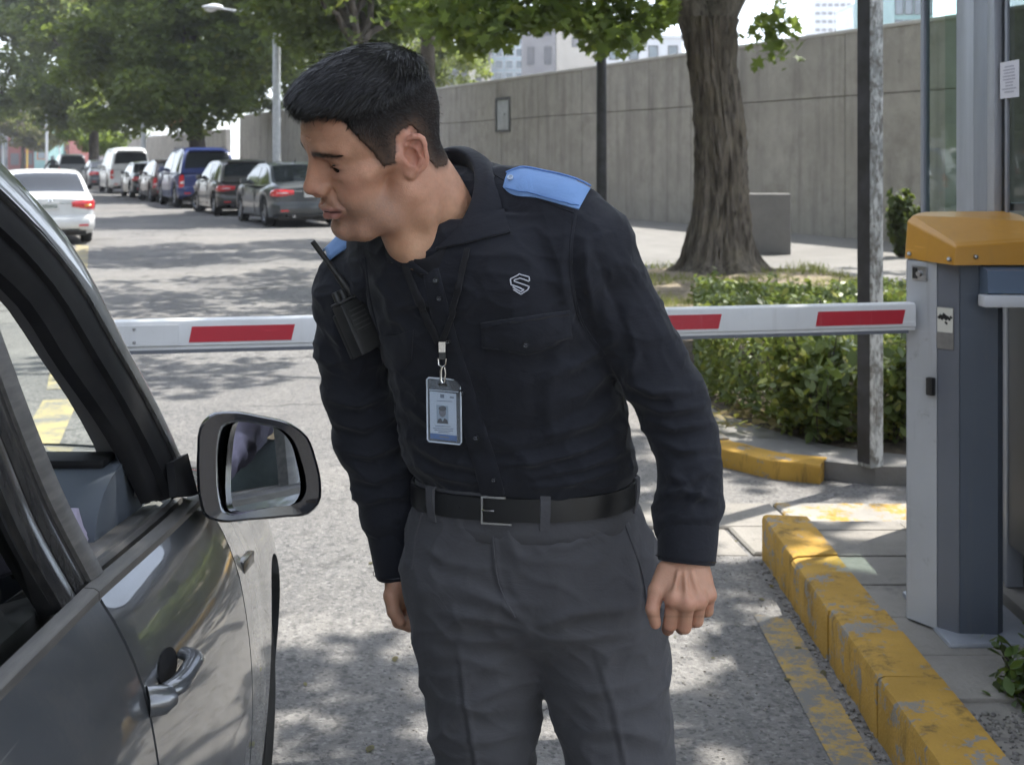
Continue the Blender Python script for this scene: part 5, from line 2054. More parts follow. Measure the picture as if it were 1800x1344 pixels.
def skin(nm, s0, s1, m, n=26, far=False, turn=.014):
    ss = list(np.linspace(s0, s1, n))
    for wc in (2.76, .02):
        ss += [wc + q * .385 for q in (-1.001, -.999, -.95, -.85, -.7, -.5, -.25, 0, .25, .5, .7, .85, .95, .999, 1.001) if s0 < wc + q * .385 < s1]
    ss = sorted(ss)
    rows = []

    def col(s, dx):
        zl, zh = zlow(s), ZB(s) - .0005
        return [(XS(s, lerp(zl, zh, v)) + dx, s, lerp(zl, zh, v)) for v in np.linspace(0, 1, 30)]
    rows.append(col(ss[0], -turn))
    rows += [col(s, 0) for s in ss]
    rows.append(col(ss[-1], -turn))
    # turn the lower/arch edge inward too
    rows = [[(r[0][0] - .03, r[0][1], r[0][2] + .004)] + r for r in rows]
    if far:
        rows = [[mirx(p) for p in r] for r in rows]
    return MB().grid([[lw(p) for p in r] for r in rows]).build(nm, m, nc, angle=40)


for far in (False, True):
    skin('rear_quarter', -1.5, .52, M_GPAINT, 30, far)
    d1 = skin('rear_door', .53, 1.603, M_GPAINT, 30, far)
    d2 = skin('front_door', 1.611, 2.196, M_GPAINT, 30, far)
    fd = skin('front_fender', 2.203, 3.62, M_GPAINT, 40, far)
    if not far:
        front_door, rear_door, fender = d1 and d2, d1, fd
# inner dark shell so that door gaps read dark, front and rear closures, floor
sh = MB()
for far in (0, 1):
    rows = []
    for s in np.linspace(-1.45, 3.5, 40):
        r = [(XS(s, lerp(max(zlow(s), .25), ZB(s) - .03, v)) - .028, s, lerp(max(zlow(s), .25), ZB(s) - .03, v)) for v in np.linspace(0, 1, 10)]
        rows.append([lw(mirx(p) if far else p) for p in r])
    sh.grid(rows)
sh.build('inner_shell', M_RUB, nc)
MB().box(lw((-2.1, -1.4, .22)), lw((-.56, 2.3, .30))).build('floor_pan', M_RUB, nc, smooth=False)
fr = MB()
rows = []
for z in np.linspace(.25, .76, 8):
    rows.append([lw((lerp(-1.0, 2 * CXC + 1.0, u), 3.62 + .10 * math.sin(math.pi * u) - .05 * (z < .3), z)) for u in np.linspace(0, 1, 13)])
fr.grid(rows).build('front_bumper', M_GPAINT, nc)
rows = []
for s in np.linspace(2.26, 3.63, 18):
    z = ZB(s)
    xa, xb = XS(s, z), 2 * CXC - XS(s, z)
    rows.append([lw((lerp(xa, xb, u), s + .16 * math.sin(math.pi * u) * (1 if s > 3 else .6), z + .022 * math.sin(math.pi * u) ** .6)) for u in np.linspace(0, 1, 21)])
MB().grid(rows).build('bonnet', M_GPAINT, nc)
rows = []
for z in np.linspace(.25, 1.05, 8):
    rows.append([lw((lerp(XS(-1.5, 1.0), 2 * CXC - XS(-1.5, 1.0), u), -1.5 - .12 * math.sin(math.pi * u), z)) for u in np.linspace(0, 1, 9)])
MB().grid(rows).build('tailgate', M_GPAINT, nc)
# wheels
for s, x in ((2.76, XS(2.76, .8) - .128), (.02, XS(.02, .8) - .13), (2.76, 2 * CXC - XS(2.76, .8) + .128), (.02, 2 * CXC - XS(.02, .8) + .13)):
    w_ = make_wheel(.335, .215, nc, (0, 0, 0), M_RIM)
    w_.location = Vector(lw((x, s, .335)))
    w_.rotation_euler = (0, 0, R(90) if x > CXC else R(-90))

# ---- belt mouldings and door tops (front door opening has the window lowered)
def belt_strip(nm, prof, s0, s1, m, n=40, parent=None, fade=None):
    rows = []
    for s in np.linspace(s0, s1, n):
        z = ZB(s)
        xb = XS(s, z)
        k = 1.0
        if fade:
            k = float(np.interp(s, fade[0], fade[1]))
        rows.append([lw((xb + dx * (k if dx < -.03 else 1), s, z + dz)) for dx, dz in prof])
    mb = MB().grid(rows)
    mb.add(rows[0], [tuple(range(len(prof)))])
    mb.add(rows[-1], [tuple(range(len(prof)))])
    return mb.build(nm, m, parent or nc, angle=30)


belt_strip('outer_belt_seal', [(.001, -.004), (.001, .009), (-.005, .013), (-.018, .014), (-.022, .006), (-.022, -.02)], 1.605, 2.19, M_RUBG, parent=None)
belt_strip('outer_belt_seal', [(.001, -.004), (.001, .009), (-.005, .013), (-.018, .014), (-.022, .006), (-.022, -.02)], .55, 1.602, M_RUBG)
belt_strip('inner_belt_seal', [(-.034, -.03), (-.034, .008), (-.040, .014), (-.050, .012), (-.053, -.02)], 1.66, 2.19, M_RUBG)
belt_strip('door_trim', [(-.054, -.03), (-.056, .000), (-.066, .006), (-.10, .004), (-.125, -.012), (-.135, -.10), (-.14, -.55)], 1.62, 2.16, M_TRIMG)
belt_strip('window_slot', [(-.020, -.022), (-.036, -.022)], .55, 2.19, M_RUB)
belt_strip('rear_door_trim', [(-.052, -.04), (-.054, .004), (-.07, .008), (-.12, -.006), (-.13, -.5)], .6, 1.6, M_TRIMG)

# ---- pillars; every edge is read off as a curve that lies in the leaning window plane
TUMB = .34


def pil(px, py, d=0.0):
    k = (900.0 - px) / FPX
    m = (py - HZ) / FPX
    s = (.707 + d) / (k + TUMB * m)
    return Vector((-k * s, s, CAM_H - m * s))


def wplane(s, z, d=0.0):
    return Vector((-.52 - d - TUMB * (z - 1.02), s, z))


OUT = [(342, 862), (318, 800), (272, 700), (218, 600), (168, 500), (120, 420), (62, 350), (0, 285)]
B1 = [(330, 868), (308, 805), (260, 705), (204, 605), (149, 505), (90, 425), (32, 362), (-35, 300)]
B2 = [(304, 872), (276, 810), (226, 715), (166, 615), (108, 518), (48, 445), (-15, 385), (-85, 325)]
B3 = [(268, 880), (240, 822), (184, 728), (116, 630), (60, 540), (-10, 470), (-70, 415), (-140, 360)]
B4 = [(206, 872), (186, 806), (138, 712), (78, 622), (20, 535), (-50, 465), (-110, 412), (-180, 360)]


def ext(curve, dz, d):
    """carry a pillar edge on into the roof rail, out of the frame"""
    last = curve[-1]
    e = [(1.55, 1.638 - dz), (1.25, 1.675 - dz), (.6, 1.69 - dz), (-.4, 1.66 - dz)]
    return curve + [wplane(min(s, last.y - .15), z, d) for s, z in e]


cO = cr_curve(ext([pil(x, y, 0.0) for x, y in OUT], 0, 0), 60)
c1 = cr_curve(ext([pil(x, y, -.004) for x, y in B1], .022, -.004), 60)
c1b = cr_curve(ext([pil(x, y, .010) for x, y in B1], .025, .010), 60)
c2 = cr_curve(ext([pil(x, y, .004) for x, y in B2], .048, .004), 60)
c2b = cr_curve(ext([pil(x - 4, y + 3, .022) for x, y in B2], .052, .022), 60)
c3 = cr_curve(ext([pil(x, y, .034) for x, y in B3], .082, .034), 60)
c3b = cr_curve(ext([pil(x - 3, y + 3, .06) for x, y in B3], .086, .06), 60)
c4 = cr_curve(ext([pil(x, y, .10) for x, y in B4], .12, .10), 60)


def ribbon(nm, ca, cb, m, crown=.006, under=.02, n=7, far=True, parent=None):
    """crowned strip between two curves, with rolled edges"""
    outv = Vector((1.0, -.15, .34)).normalized()
    rows = []
    for a, b in zip(ca, cb):
        r = [a - outv * under]
        for k in range(n):
            u = k / (n - 1)
            r.append(a.lerp(b, u) + outv * (crown * math.sin(math.pi * u)))
        r.append(b - outv * under)
        rows.append(r)
    o = None
    for f in ((0, 1) if far else (0,)):
        o2 = MB().grid([[lw(mirx(p) if f else p) for p in r] for r in rows]).build(nm, m, parent or nc, angle=50)
        o = o or o2
    return o


ribbon('a_pillar', cO, c1, M_GPAINT, .004)
ribbon('door_frame', c1b, c2, M_RUB, .010, .03)
ribbon('door_seal', c2b, c3, M_RUB, .012, .02)
ribbon('pillar_trim', c3b, c4, M_TRIMG, .012, .01)
# a thin ridge that catches light along the frame
ribbon('frame_lip', [a.lerp(b, .40) + Vector((.011, 0, .004)) for a, b in zip(c1b, c2)], [a.lerp(b, .52) + Vector((.011, 0, .004)) for a, b in zip(c1b, c2)], M_GLOSSB, .004, .006, 5)

# b pillar: rear edge of the front door frame and front edge of the rear one
def bpil(nm, R_, L_, d, m, crown=.003, under=.02):
    a = cr_curve([pil(x, y, d) for x, y in R_], 24)
    b = cr_curve([pil(x, y, d) for x, y in L_], 24)
    return ribbon(nm, a, b, m, crown, under, 6)


bpil('front_door_frame_edge', [(182, 1004), (112, 866), (58, 736), (4, 590), (-60, 420), (-120, 300)], [(160, 1020), (88, 880), (34, 750), (-20, 604), (-90, 430), (-150, 310)], -.002, M_RUBG)
bpil('b_pillar', [(156, 1022), (84, 882), (31, 752), (-24, 606), (-92, 432), (-154, 312)], [(138, 1050), (62, 910), (6, 775), (-55, 625), (-130, 440), (-195, 320)], .006, M_GLOSSB)
bpil('rear_door_frame_edge', [(136, 1052), (60, 912), (4, 777), (-57, 627), (-132, 442), (-198, 322)], [(112, 1072), (34, 935), (-25, 795), (-90, 640), (-165, 450), (-230, 330)], -.002, M_GLOSSB)
bpil('rear_glass_seal', [(110, 1070), (32, 933), (-27, 793), (-92, 638), (-167, 448), (-232, 328)], [(98, 1078), (18, 945), (-42, 806), (-108, 650), (-185, 455), (-250, 335)], .010, M_RUB)
# rear door glass
rows = []
for s in np.linspace(.62, 1.50, 8):
    rows.append([lw(wplane(s, z, .016)) for z in np.linspace(ZB(s) - .02, 1.60, 6)])
MB().grid(rows).build('rear_door_glass', M_TINT, nc)
# windscreen, roof
rows = []
for i in range(0, 34):
    a = cO[i]
    b = Vector(mirx(a))
    fw = float(np.interp(i, [0, 33], [.20, .05]))
    rows.append([lw(Vector((lerp(a.x, b.x, u), a.y + fw * math.sin(math.pi * u) ** .8 * (1 if True else 0), a.z + .02 * math.sin(math.pi * u))) - Vector((0, .004, .004))) for u in np.linspace(0.004, .996, 21)])
MB().grid(rows).build('windscreen', M_WSCREEN, nc)
rows = []
for i in range(33, 60):
    a = cO[i]
    b = Vector(mirx(a))
    rows.append([lw(Vector((lerp(a.x, b.x, u), a.y + .05 * math.sin(math.pi * u) * (1 if i < 36 else .3), a.z + .07 * math.sin(math.pi * u) ** .7))) for u in np.linspace(0, 1, 21)])
MB().grid(rows).build('roof', M_GPAINT, nc)
rows = []
for u in np.linspace(0, 1, 10):
    a = Vector((lerp(XS(-1.5, 1.0), 2 * CXC - XS(-1.5, 1.0), u), -1.52, 1.05))
    b = Vector((lerp(cO[-1].x, 2 * CXC - cO[-1].x, u), -.4, 1.66 + .06 * math.sin(math.pi * u)))
    rows.append([lw(a.lerp(b, v)) for v in np.linspace(0, 1, 5)])
MB().grid(rows).build('tailgate_glass', M_TINT, nc)

# ---- interior
rows = []
for x in np.linspace(-.60, -2.07, 16):
    e = 0
    prof = [(2.34, 1.00), (2.18, 1.075), (2.05, 1.10), (1.97, 1.095), (1.90, 1.06), (1.87, .98), (1.90, .86), (1.98, .70), (1.99, .5)]
    rows.append([lw((p.x, p.y, p.z)) for p in cr_curve([Vector((x, s, z)) for s, z in prof], 30)])
da = MB().grid(rows)
da.add(rows[0], [tuple(range(len(rows[0])))])
das = da.build('dashboard', M_DASHB, nc, angle=75)
MB().box(lw((-2.06, 1.985, 1.098)), lw((-.62, 2.05, 1.112)), .006).build('dash_edge', M_RUB, das)
vt = MB()
M = Matrix.Translation(lw((-.70, 1.885, 1.005))) @ Matrix.Rotation(R(80), 4, 'X') @ Matrix.Rotation(R(-18), 4, 'Y')
vt.lathe([(.058, .0), (.062, .012), (.052, .014), (.050, -.012), (0, -.012)], M @ Matrix.Diagonal((1, .62, 1, 1)), 24)
for k in (-.02, -.004, .012):
    vt.box((-.046, k, -.004), (.046, k + .004, .010), 0, M)
vt.build('air_vent', M_RUB, das)
sw = MB()
Ms = Matrix.Translation(lw((-.98, 1.70, .98))) @ Matrix.Rotation(R(68), 4, 'X')
sw.lathe([(.185 + .013 * math.cos(a), .013 * math.sin(a)) for a in [2 * math.pi * k / 10 for k in range(10)]], Ms, 40, close=True)
sw.box((-.18, -.02, -.012), (.18, .02, .012), .006, Ms)
sw.lathe([(0, .03), (.06, .025), (.07, -.02), (0, -.03)], Ms, 20)
sw.build('steering_wheel', M_RUB, nc)
for x in (-.98, -1.72):
    st = MB()
    st.box(lw((x - .25, 1.02, .32)), lw((x + .25, 1.50, .60)), .07)
    M = Matrix.Translation(lw((x, 1.06, .52))) @ Matrix.Rotation(R(-14), 4, 'X')
    st.box((-.24, -.07, 0), (.24, .07, .62), .06, M)
    st.box((-.13, -.05, .66), (.13, .05, .84), .045, M)
    st.build('seat', M_SEAT, nc)
rs = MB()
rs.box(lw((-2.0, .05, .35)), lw((-.66, .55, .62)), .06)
rs.box(lw((-2.0, -.05, .5)), lw((-.66, .12, 1.12)), .05)
rs.build('rear_seat', M_COVER, nc)
MB().tube([lw((-.80, 1.02, 1.02)), lw((-.72, 1.15, 1.065)), lw((-.70, 1.32, 1.055)), lw((-.78, 1.42, 1.0))], [.05, .075, .07, .05], 12).build('draped_cloth', M_COVER, nc)

# ---- exterior mirror
SM = 2.06


def smooth_loop(pts, n):
    a = [Vector(p) for p in pts]
    a = a + [a[0], a[1], a[2]]
    c = cr_curve(a, 4 * n)
    # keep one closed period, starting at the second knot
    d = np.r_[0, np.cumsum([(c[i + 1] - c[i]).length for i in range(len(c) - 1)])]
    seglen = [(a[i + 1] - a[i]).length for i in range(len(a) - 1)]
    per = sum(seglen[:len(pts)])
    st = seglen[0]
    q = st + per * np.arange(n) / n
    co = np.array([list(p) for p in c])
    return [Vector((np.interp(t, d, co[:, 0]), np.interp(t, d, co[:, 1]), np.interp(t, d, co[:, 2]))) for t in q]


om = [(346, 790), (350, 750), (368, 728), (405, 722), (460, 730), (512, 744), (540, 766), (556, 806), (565, 850), (562, 884), (545, 902), (500, 909), (440, 914), (385, 917), (360, 908), (350, 880), (346, 836)]
im = [(383, 800), (386, 768), (394, 748), (412, 742), (456, 746), (496, 758), (514, 776), (526, 806), (534, 838), (535, 862), (526, 878), (490, 886), (446, 894), (408, 902), (394, 898), (387, 876), (383, 838)]
NL = 56
oc = Vector((455, 820))


def loop(pts, sc, s, slant=.0):
    q = []
    for x, y in pts:
        xx = oc.x + (x - oc.x) * sc
        yy = oc.y + (y - oc.y) * sc
        q.append(P(xx, yy, s + slant * (xx - 455) / 100))
    return smooth_loop(q, NL)


SL = .018
rings = [loop(om, .86, SM + .15, SL), loop(om, .955, SM + .115, SL), loop(om, 1.0, SM + .06, SL), loop(om, 1.0, SM + .02, SL), loop(om, .985, SM + .004, SL), loop(om, .955, SM, SL)]
io = [Vector(a) for a in loop(im, 1.04, SM + .002, SL)]
rings.append(io)
rings.append(loop(im, 1.0, SM + .018, SL))
mh = MB()
back = loop(om, .45, SM + .185, SL)
mh.grid([[lw(p) for p in r] for r in [back] + rings], closed_v=True)
mh.add([lw(p) for p in back], [tuple(range(NL))])
mho = mh.build('mirror_housing', M_MHOUSE, nc, angle=50)
gl = loop(im, 1.01, SM + .017, SL)
cgl = sum(gl, Vector()) / NL
mg = MB()
nrm_in = Vector((-.13, -1, .11)).normalized()
plane = []
for p in gl:
    # mirror glass plane, aimed a little outward like a driver's mirror
    d = p - cgl
    d = d - nrm_in * d.dot(nrm_in)
    plane.append(cgl + d)
mg.add([lw(p) for p in plane], [tuple(range(NL))])
mg.build('mirror_glass', M_MIRROR, mho, smooth=False)
# sail and arm
ar = MB()
pa = [pil(300, 862, -.002), pil(330, 858, -.01) + Vector((.02, 0, 0)), P(352, 858, SM + .09), P(380, 855, SM + .10)]
ar.tube(cr_curve(pa, 10), [.034, .032, .030, .030, .030, .030, .030, .030, .030, .030], 14, squash=.8)
ar.build('mirror_arm', mat('mirror_arm', (.10, .12, .16), .45), nc)
sail = MB()
sp_ = [pil(298, 875, -.004), pil(336, 872, -.004), pil(318, 800, -.004), pil(292, 815, -.004)]
sail.prism([lw(p) for p in sp_], (.012, -.002, .004))
sail.build('mirror_sail', M_RUB, nc, smooth=False)

# ---- door handle; a flat dark patch paints the shade of its cup
hz = .895
cup = MB()
rows = []
for r_ in (1.0, .88, .6, .3, .02):
    rows.append([lw((XS(1.712 + .046 * r_ * math.cos(a_), hz + .010 + .020 * r_ * math.sin(a_)) + .0012, 1.712 + .046 * r_ * math.cos(a_), hz + .010 + .020 * r_ * math.sin(a_))) for a_ in np.linspace(0, 2 * math.pi, 32, endpoint=False)])
cup.grid(rows, closed_v=True).build('handle_cup_shade', M_RUB, nc, angle=None)
hp_ = [(1.644, .012), (1.655, .019), (1.68, .024), (1.72, .026), (1.75, .024), (1.764, .016), (1.772, .004)]
pts = [Vector(lw((XS(s, hz) + dx, s, hz + .006))) for s, dx in hp_]
hd = MB()
hd.tube(cr_curve(pts, 18), [.014, .016, .0165, .016, .0155, .015, .0145, .014, .014, .014, .014, .014, .014, .014, .014, .014, .013, .012], 14, squash=.62)
hd.build('door_handle', M_GPAINT, nc, angle=60)
kb = MB()
kb.tube([Vector(lw((XS(1.622, hz) - .004, 1.616, hz + .004))), Vector(lw((XS(1.63, hz) + .014, 1.625, hz + .004))), Vector(lw((XS(1.635, hz) + .022, 1.634, hz + .005)))], [.021, .020, .014], 18, squash=.9)
kb.build('key_barrel', M_GPAINT, nc, angle=60)
# side marker on the fender
MB().box((-.004, -.035, -.012), (.010, .035, .012), .004, Matrix.Translation(lw((XS(2.30, .86) + .001, 2.30, .86))) @ Matrix.Rotation(R(-4), 4, 'Z')).build('side_marker', M_GLOSSB, nc)

# ================================================================== IMPLICIT SURFACES (for bodies and clothing)
class Field:
    def __init__(self, lo, hi, h):
        self.lo = np.array(lo, np.float32)
        self.h = h
        self.n = np.ceil((np.array(hi) - np.array(lo)) / h).astype(int) + 1
        self.f = np.full(self.n, 0.5, np.float32)
        self.ax = [self.lo[i] + h * np.arange(self.n[i], dtype=np.float32) for i in range(3)]

    def box(self, lo, hi):
        sl = []
        for i in range(3):
            a = max(0, int((lo[i] - self.lo[i]) / self.h) - 1)
            b = min(self.n[i], int((hi[i] - self.lo[i]) / self.h) + 3)
            sl.append(slice(a, max(a, b)))
        sl = tuple(sl)
        x = self.ax[0][sl[0]][:, None, None]
        y = self.ax[1][sl[1]][None, :, None]
        z = self.ax[2][sl[2]][None, None, :]
        return sl, x, y, z

    def comb(self, sl, d, k, mode):
        a = self.f[sl]
        if mode == 'u':
            if k > 0:
                hh = np.maximum(k - np.abs(a - d), 0) / k
                self.f[sl] = np.minimum(a, d) - hh * hh * k * .25
            else:
                self.f[sl] = np.minimum(a, d)
        elif mode == 's':
            d = -d
            if k > 0:
                hh = np.maximum(k - np.abs(a - d), 0) / k
                self.f[sl] = np.maximum(a, d) + hh * hh * k * .25
            else:
                self.f[sl] = np.maximum(a, d)
        elif mode == 'i':
            if k > 0:
                hh = np.maximum(k - np.abs(a - d), 0) / k
                self.f[sl] = np.maximum(a, d) + hh * hh * k * .25
            else:
                self.f[sl] = np.maximum(a, d)

    def ell(self, c, r, k=.01, mode='u', M=None):
        c = np.array(c, np.float32)
        r = np.array(r, np.float32)
        m = float(max(r)) + k + .012
        sl, x, y, z = self.box(c - m, c + m)
        x, y, z = x - c[0], y - c[1], z - c[2]
        if M is not None:
            M = np.array(M)
            x, y, z = (M[0][0] * x + M[0][1] * y + M[0][2] * z, M[1][0] * x + M[1][1] * y + M[1][2] * z, M[2][0] * x + M[2][1] * y + M[2][2] * z)
        k0 = np.sqrt((x / r[0]) ** 2 + (y / r[1]) ** 2 + (z / r[2]) ** 2)
        k1 = np.sqrt((x / r[0] ** 2) ** 2 + (y / r[1] ** 2) ** 2 + (z / r[2] ** 2) ** 2) + 1e-9
        d = k0 * (k0 - 1) / k1
        self.comb(sl, d, k, mode)

    def cone(self, a, b, ra, rb, k=.01, mode='u'):
        a = np.array(a, np.float32)
        b = np.array(b, np.float32)
        m = max(ra, rb) + k + .012
        sl, x, y, z = self.box(np.minimum(a, b) - m, np.maximum(a, b) + m)
        ba = b - a
        L2 = float(ba @ ba) + 1e-12
        t = ((x - a[0]) * ba[0] + (y - a[1]) * ba[1] + (z - a[2]) * ba[2]) / L2
        t = np.clip(t, 0, 1)
        d = np.sqrt((x - a[0] - t * ba[0]) ** 2 + (y - a[1] - t * ba[1]) ** 2 + (z - a[2] - t * ba[2]) ** 2) - (ra + (rb - ra) * t)
        self.comb(sl, d, k, mode)

    def chain(self, pts, rs, k=.01, mode='u', kin=None):
        for i in range(len(pts) - 1):
            self.cone(pts[i], pts[i + 1], rs[i], rs[i + 1], k if i == 0 or kin is None else kin, mode)

    def plane(self, n, d0, k=.004, mode='i'):
        """keep the side n.p < d0"""
        n = np.array(n, float)
        n = n / np.linalg.norm(n)
        x = self.ax[0][:, None, None]
        y = self.ax[1][None, :, None]
        z = self.ax[2][None, None, :]
        d = (n[0] * x + n[1] * y + n[2] * z - d0).astype(np.float32)
        self.comb((slice(None),) * 3, d, k, mode)

    def rows(self, zs, cx, cy, a, b, yaw, p=2.3, k=.02, mode='u'):
        """stack of turned super-ellipses given by tables over z"""
        sl, x, y, z = self.box((self.lo[0], self.lo[1], min(zs) - .0), (self.ax[0][-1], self.ax[1][-1], max(zs) + .0))
        zz = z.ravel()
        f = lambda t: smooth_interp(zz, zs, t).astype(np.float32)[None, None, :]
        X, Y = x - f(cx), y - f(cy)
        c, s = math.cos(yaw), math.sin(yaw)
        u = X * c + Y * s
        v = -X * s + Y * c
        A, B = f(a), f(b)
        q = ((np.abs(u) / A) ** p + (np.abs(v) / B) ** p) ** (1 / p)
        d = (q - 1) * np.minimum(A, B)
        dz = np.maximum(min(zs) - z, z - max(zs))
        d = np.maximum(d, dz)
        self.comb(sl, d, k, mode)

    def mesh(self):
        """surface nets"""
        f = self.f
        s = f < 0
        nx, ny, nz = f.shape
        c = np.zeros((nx - 1, ny - 1, nz - 1), np.int8)
        for i in (0, 1):
            for j in (0, 1):
                for k in (0, 1):
                    c += s[i:nx - 1 + i, j:ny - 1 + j, k:nz - 1 + k]
        act = (c > 0) & (c < 8)
        idx = np.full(act.shape, -1, np.int32)
        I, J, K = np.nonzero(act)
        idx[I, J, K] = np.arange(len(I))
        acc = np.zeros((len(I), 3), np.float64)
        cnt = np.zeros(len(I))
        E = []
        for i in (0, 1):
            for j in (0, 1):
                E.append(((0, i, j), (1, i, j)))
                E.append(((i, 0, j), (i, 1, j)))
                E.append(((i, j, 0), (i, j, 1)))
        for a, b in E:
            fa = f[I + a[0], J + a[1], K + a[2]]
            fb = f[I + b[0], J + b[1], K + b[2]]
            m = (fa < 0) != (fb < 0)
            t = np.where(m, fa / np.where(m, fa - fb, 1), 0)
            pa = np.array(a, float)
            pb = np.array(b, float)
            acc += m[:, None] * (pa + t[:, None] * (pb - pa))
            cnt += m
        v = (np.c_[I, J, K] + acc / cnt[:, None]) * self.h + self.lo
        quads = []
        for axn in range(3):
            d = [0, 0, 0]
            d[axn] = 1
            A = s[:nx - d[0], :ny - d[1], :nz - d[2]]
            B = s[d[0]:, d[1]:, d[2]:]
            ii, jj, kk = np.nonzero(A != B)
            u, w = [(1, 2), (2, 0), (0, 1)][axn]
            P3 = np.c_[ii, jj, kk]
            ok = (P3[:, u] > 0) & (P3[:, w] > 0) & (P3[:, u] < act.shape[u]) & (P3[:, w] < act.shape[w])
            P3 = P3[ok]
            sg = A[P3[:, 0], P3[:, 1], P3[:, 2]]
            eu = np.zeros(3, int)
            eu[u] = 1
            ew = np.zeros(3, int)
            ew[w] = 1
            q = [P3, P3 - eu, P3 - eu - ew, P3 - ew]
            ids = np.stack([idx[t[:, 0], t[:, 1], t[:, 2]] for t in q], 1)
            ids[~sg] = ids[~sg][:, ::-1]
            quads.append(ids)
        return v, np.concatenate(quads)


def vnormals(v, q):
    fn = np.cross(v[q[:, 2]] - v[q[:, 0]], v[q[:, 3]] - v[q[:, 1]])
    n = np.zeros_like(v)
    for i in range(4):
        np.add.at(n, q[:, i], fn)
    return n / (np.linalg.norm(n, axis=1, keepdims=True) + 1e-12)


def relax(v, q, it=2, lam=.5):
    for _ in range(it):
        acc = np.zeros_like(v)
        cnt = np.zeros(len(v))
        for a, b in ((0, 1), (1, 2), (2, 3), (3, 0)):
            np.add.at(acc, q[:, a], v[q[:, b]])
            np.add.at(acc, q[:, b], v[q[:, a]])
            np.add.at(cnt, q[:, a], 1)
            np.add.at(cnt, q[:, b], 1)
        v = v + lam * (acc / np.maximum(cnt, 1)[:, None] - v)
    return v


def proj(v):
    return 900 + v[:, 0] / v[:, 1] * FPX, HZ - (v[:, 2] - CAM_H) / v[:, 1] * FPX


def seg_dist(px, py, poly):
    """distance in px to a polyline, with the running parameter 0..1 and the signed side"""
    best = np.full(len(px), 1e9)
    par = np.zeros(len(px))
    side = np.zeros(len(px))
    n = len(poly) - 1
    for i in range(n):
        ax_, ay_ = poly[i]
        bx_, by_ = poly[i + 1]
        dx, dy = bx_ - ax_, by_ - ay_
        L2 = dx * dx + dy * dy + 1e-9
        t = np.clip(((px - ax_) * dx + (py - ay_) * dy) / L2, 0, 1)
        ex, ey = px - ax_ - t * dx, py - ay_ - t * dy
        d = np.hypot(ex, ey)
        m = d < best
        best[m] = d[m]
        par[m] = ((i + t) / n)[m]
        side[m] = (np.sign(dx * ey - dy * ex))[m]
    return best, par, side


def folds(v, q, fl):
    """press cloth folds into a mesh: (polyline as seen from the front, height m, width px)"""
    n = vnormals(v, q)
    px, py = proj(v)
    view = -v.copy()
    view[:, 2] += CAM_H
    view /= np.linalg.norm(view, axis=1, keepdims=True)
    face = np.clip(np.sum(n * view, 1) * 2.5, 0, 1)
    h = np.zeros(len(v))
    for poly, amp, wd in fl:
        xs = [p[0] for p in poly]
        ys = [p[1] for p in poly]
        m = (px > min(xs) - 3 * wd) & (px < max(xs) + 3 * wd) & (py > min(ys) - 3 * wd) & (py < max(ys) + 3 * wd)
        if not m.any():
            continue
        d, t, sd = seg_dist(px[m], py[m], poly)
        u = sd * d / wd
        prof = np.exp(-(np.abs(u) / .42) ** 1.25) - .55 * np.exp(-((u - .85) / .55) ** 2)
        h[m] += amp * prof * np.sin(np.pi * np.clip(t, .04, .96)) ** .6
    return v + n * (h * face)[:, None]


def cloth_noise(v, q, amp, sc, st=(1, 1, 1), seed=0.0):
    n = vnormals(v, q)
    h = np.array([mnoise.noise(Vector((p[0] * sc * st[0] + seed, p[1] * sc * st[1], p[2] * sc * st[2]))) for p in v])
    return v + n * (h * amp)[:, None]


def cloth_ridges(v, q, amp, sc, st=(1, 1, 1), seed=0.0, mask=None):
    """sharp-backed wrinkles: ridged noise"""
    n = vnormals(v, q)
    h = np.array([(1 - abs(mnoise.noise(Vector((p[0] * sc * st[0] + seed, p[1] * sc * st[1], p[2] * sc * st[2]))) * 2.2)) for p in v])
    h = np.clip(h, 0, 1) ** 2 - .35
    if mask is not None:
        h = h * mask
    return v + n * (h * amp)[:, None]


from mathutils.bvhtree import BVHTree


class Surf:
    """ray target: where a line from the view point meets a mesh"""
    def __init__(self, v, q):
        self.t = BVHTree.FromPolygons([tuple(p) for p in v], [tuple(int(i) for i in f) for f in q])

    def hit(self, px, py):
        o = Vector((0, 0, CAM_H))
        d = (P(px, py, 2.0) - o).normalized()
        p, n, i, dist = self.t.ray_cast(o, d)
        if p is None:
            p, n, i, dist = self.t.find_nearest(P(px, py, 2.03))
        return p, n

    def on(self, px, py, off=0.0):
        p, n = self.hit(px, py)
        if n.dot(Vector((0, 0, CAM_H)) - p) < 0:
            n = -n
        return p + n * off


def ribbon_on(surf, poly, hw, off, thick, n=24, widths=None):
    """strip of cloth lying on a surface along a polyline"""
    pl = cr_curve([Vector((x, y, 0)) for x, y in poly], n)
    top, bot = [], []
    for i in range(n):
        a = pl[max(0, i - 1)]
        b = pl[min(n - 1, i + 1)]
        t = (b - a).normalized()
        nr = Vector((-t.y, t.x, 0))
        w = hw if widths is None else float(np.interp(i / (n - 1), np.linspace(0, 1, len(widths)), widths))
        r, r2 = [], []
        for u in (-1, -.85, -.4, 0, .4, .85, 1):
            q = pl[i] + nr * (u * w)
            e = 0 if abs(u) < .95 else -thick * .8
            r.append(surf.on(q.x, q.y, off + thick + e))
            r2.append(surf.on(q.x, q.y, off - .001))
        top.append(r)
        bot.append(r2)
    mb = MB()
    mb.grid(top)
    for i in (0, -1):
        mb.add(top[i] + bot[i][::-1], [tuple(range(14))])
    for e in (0, -1):
        rows = [[t_[e], b_[e]] for t_, b_ in zip(top, bot)]
        mb.grid(rows)
    return mb


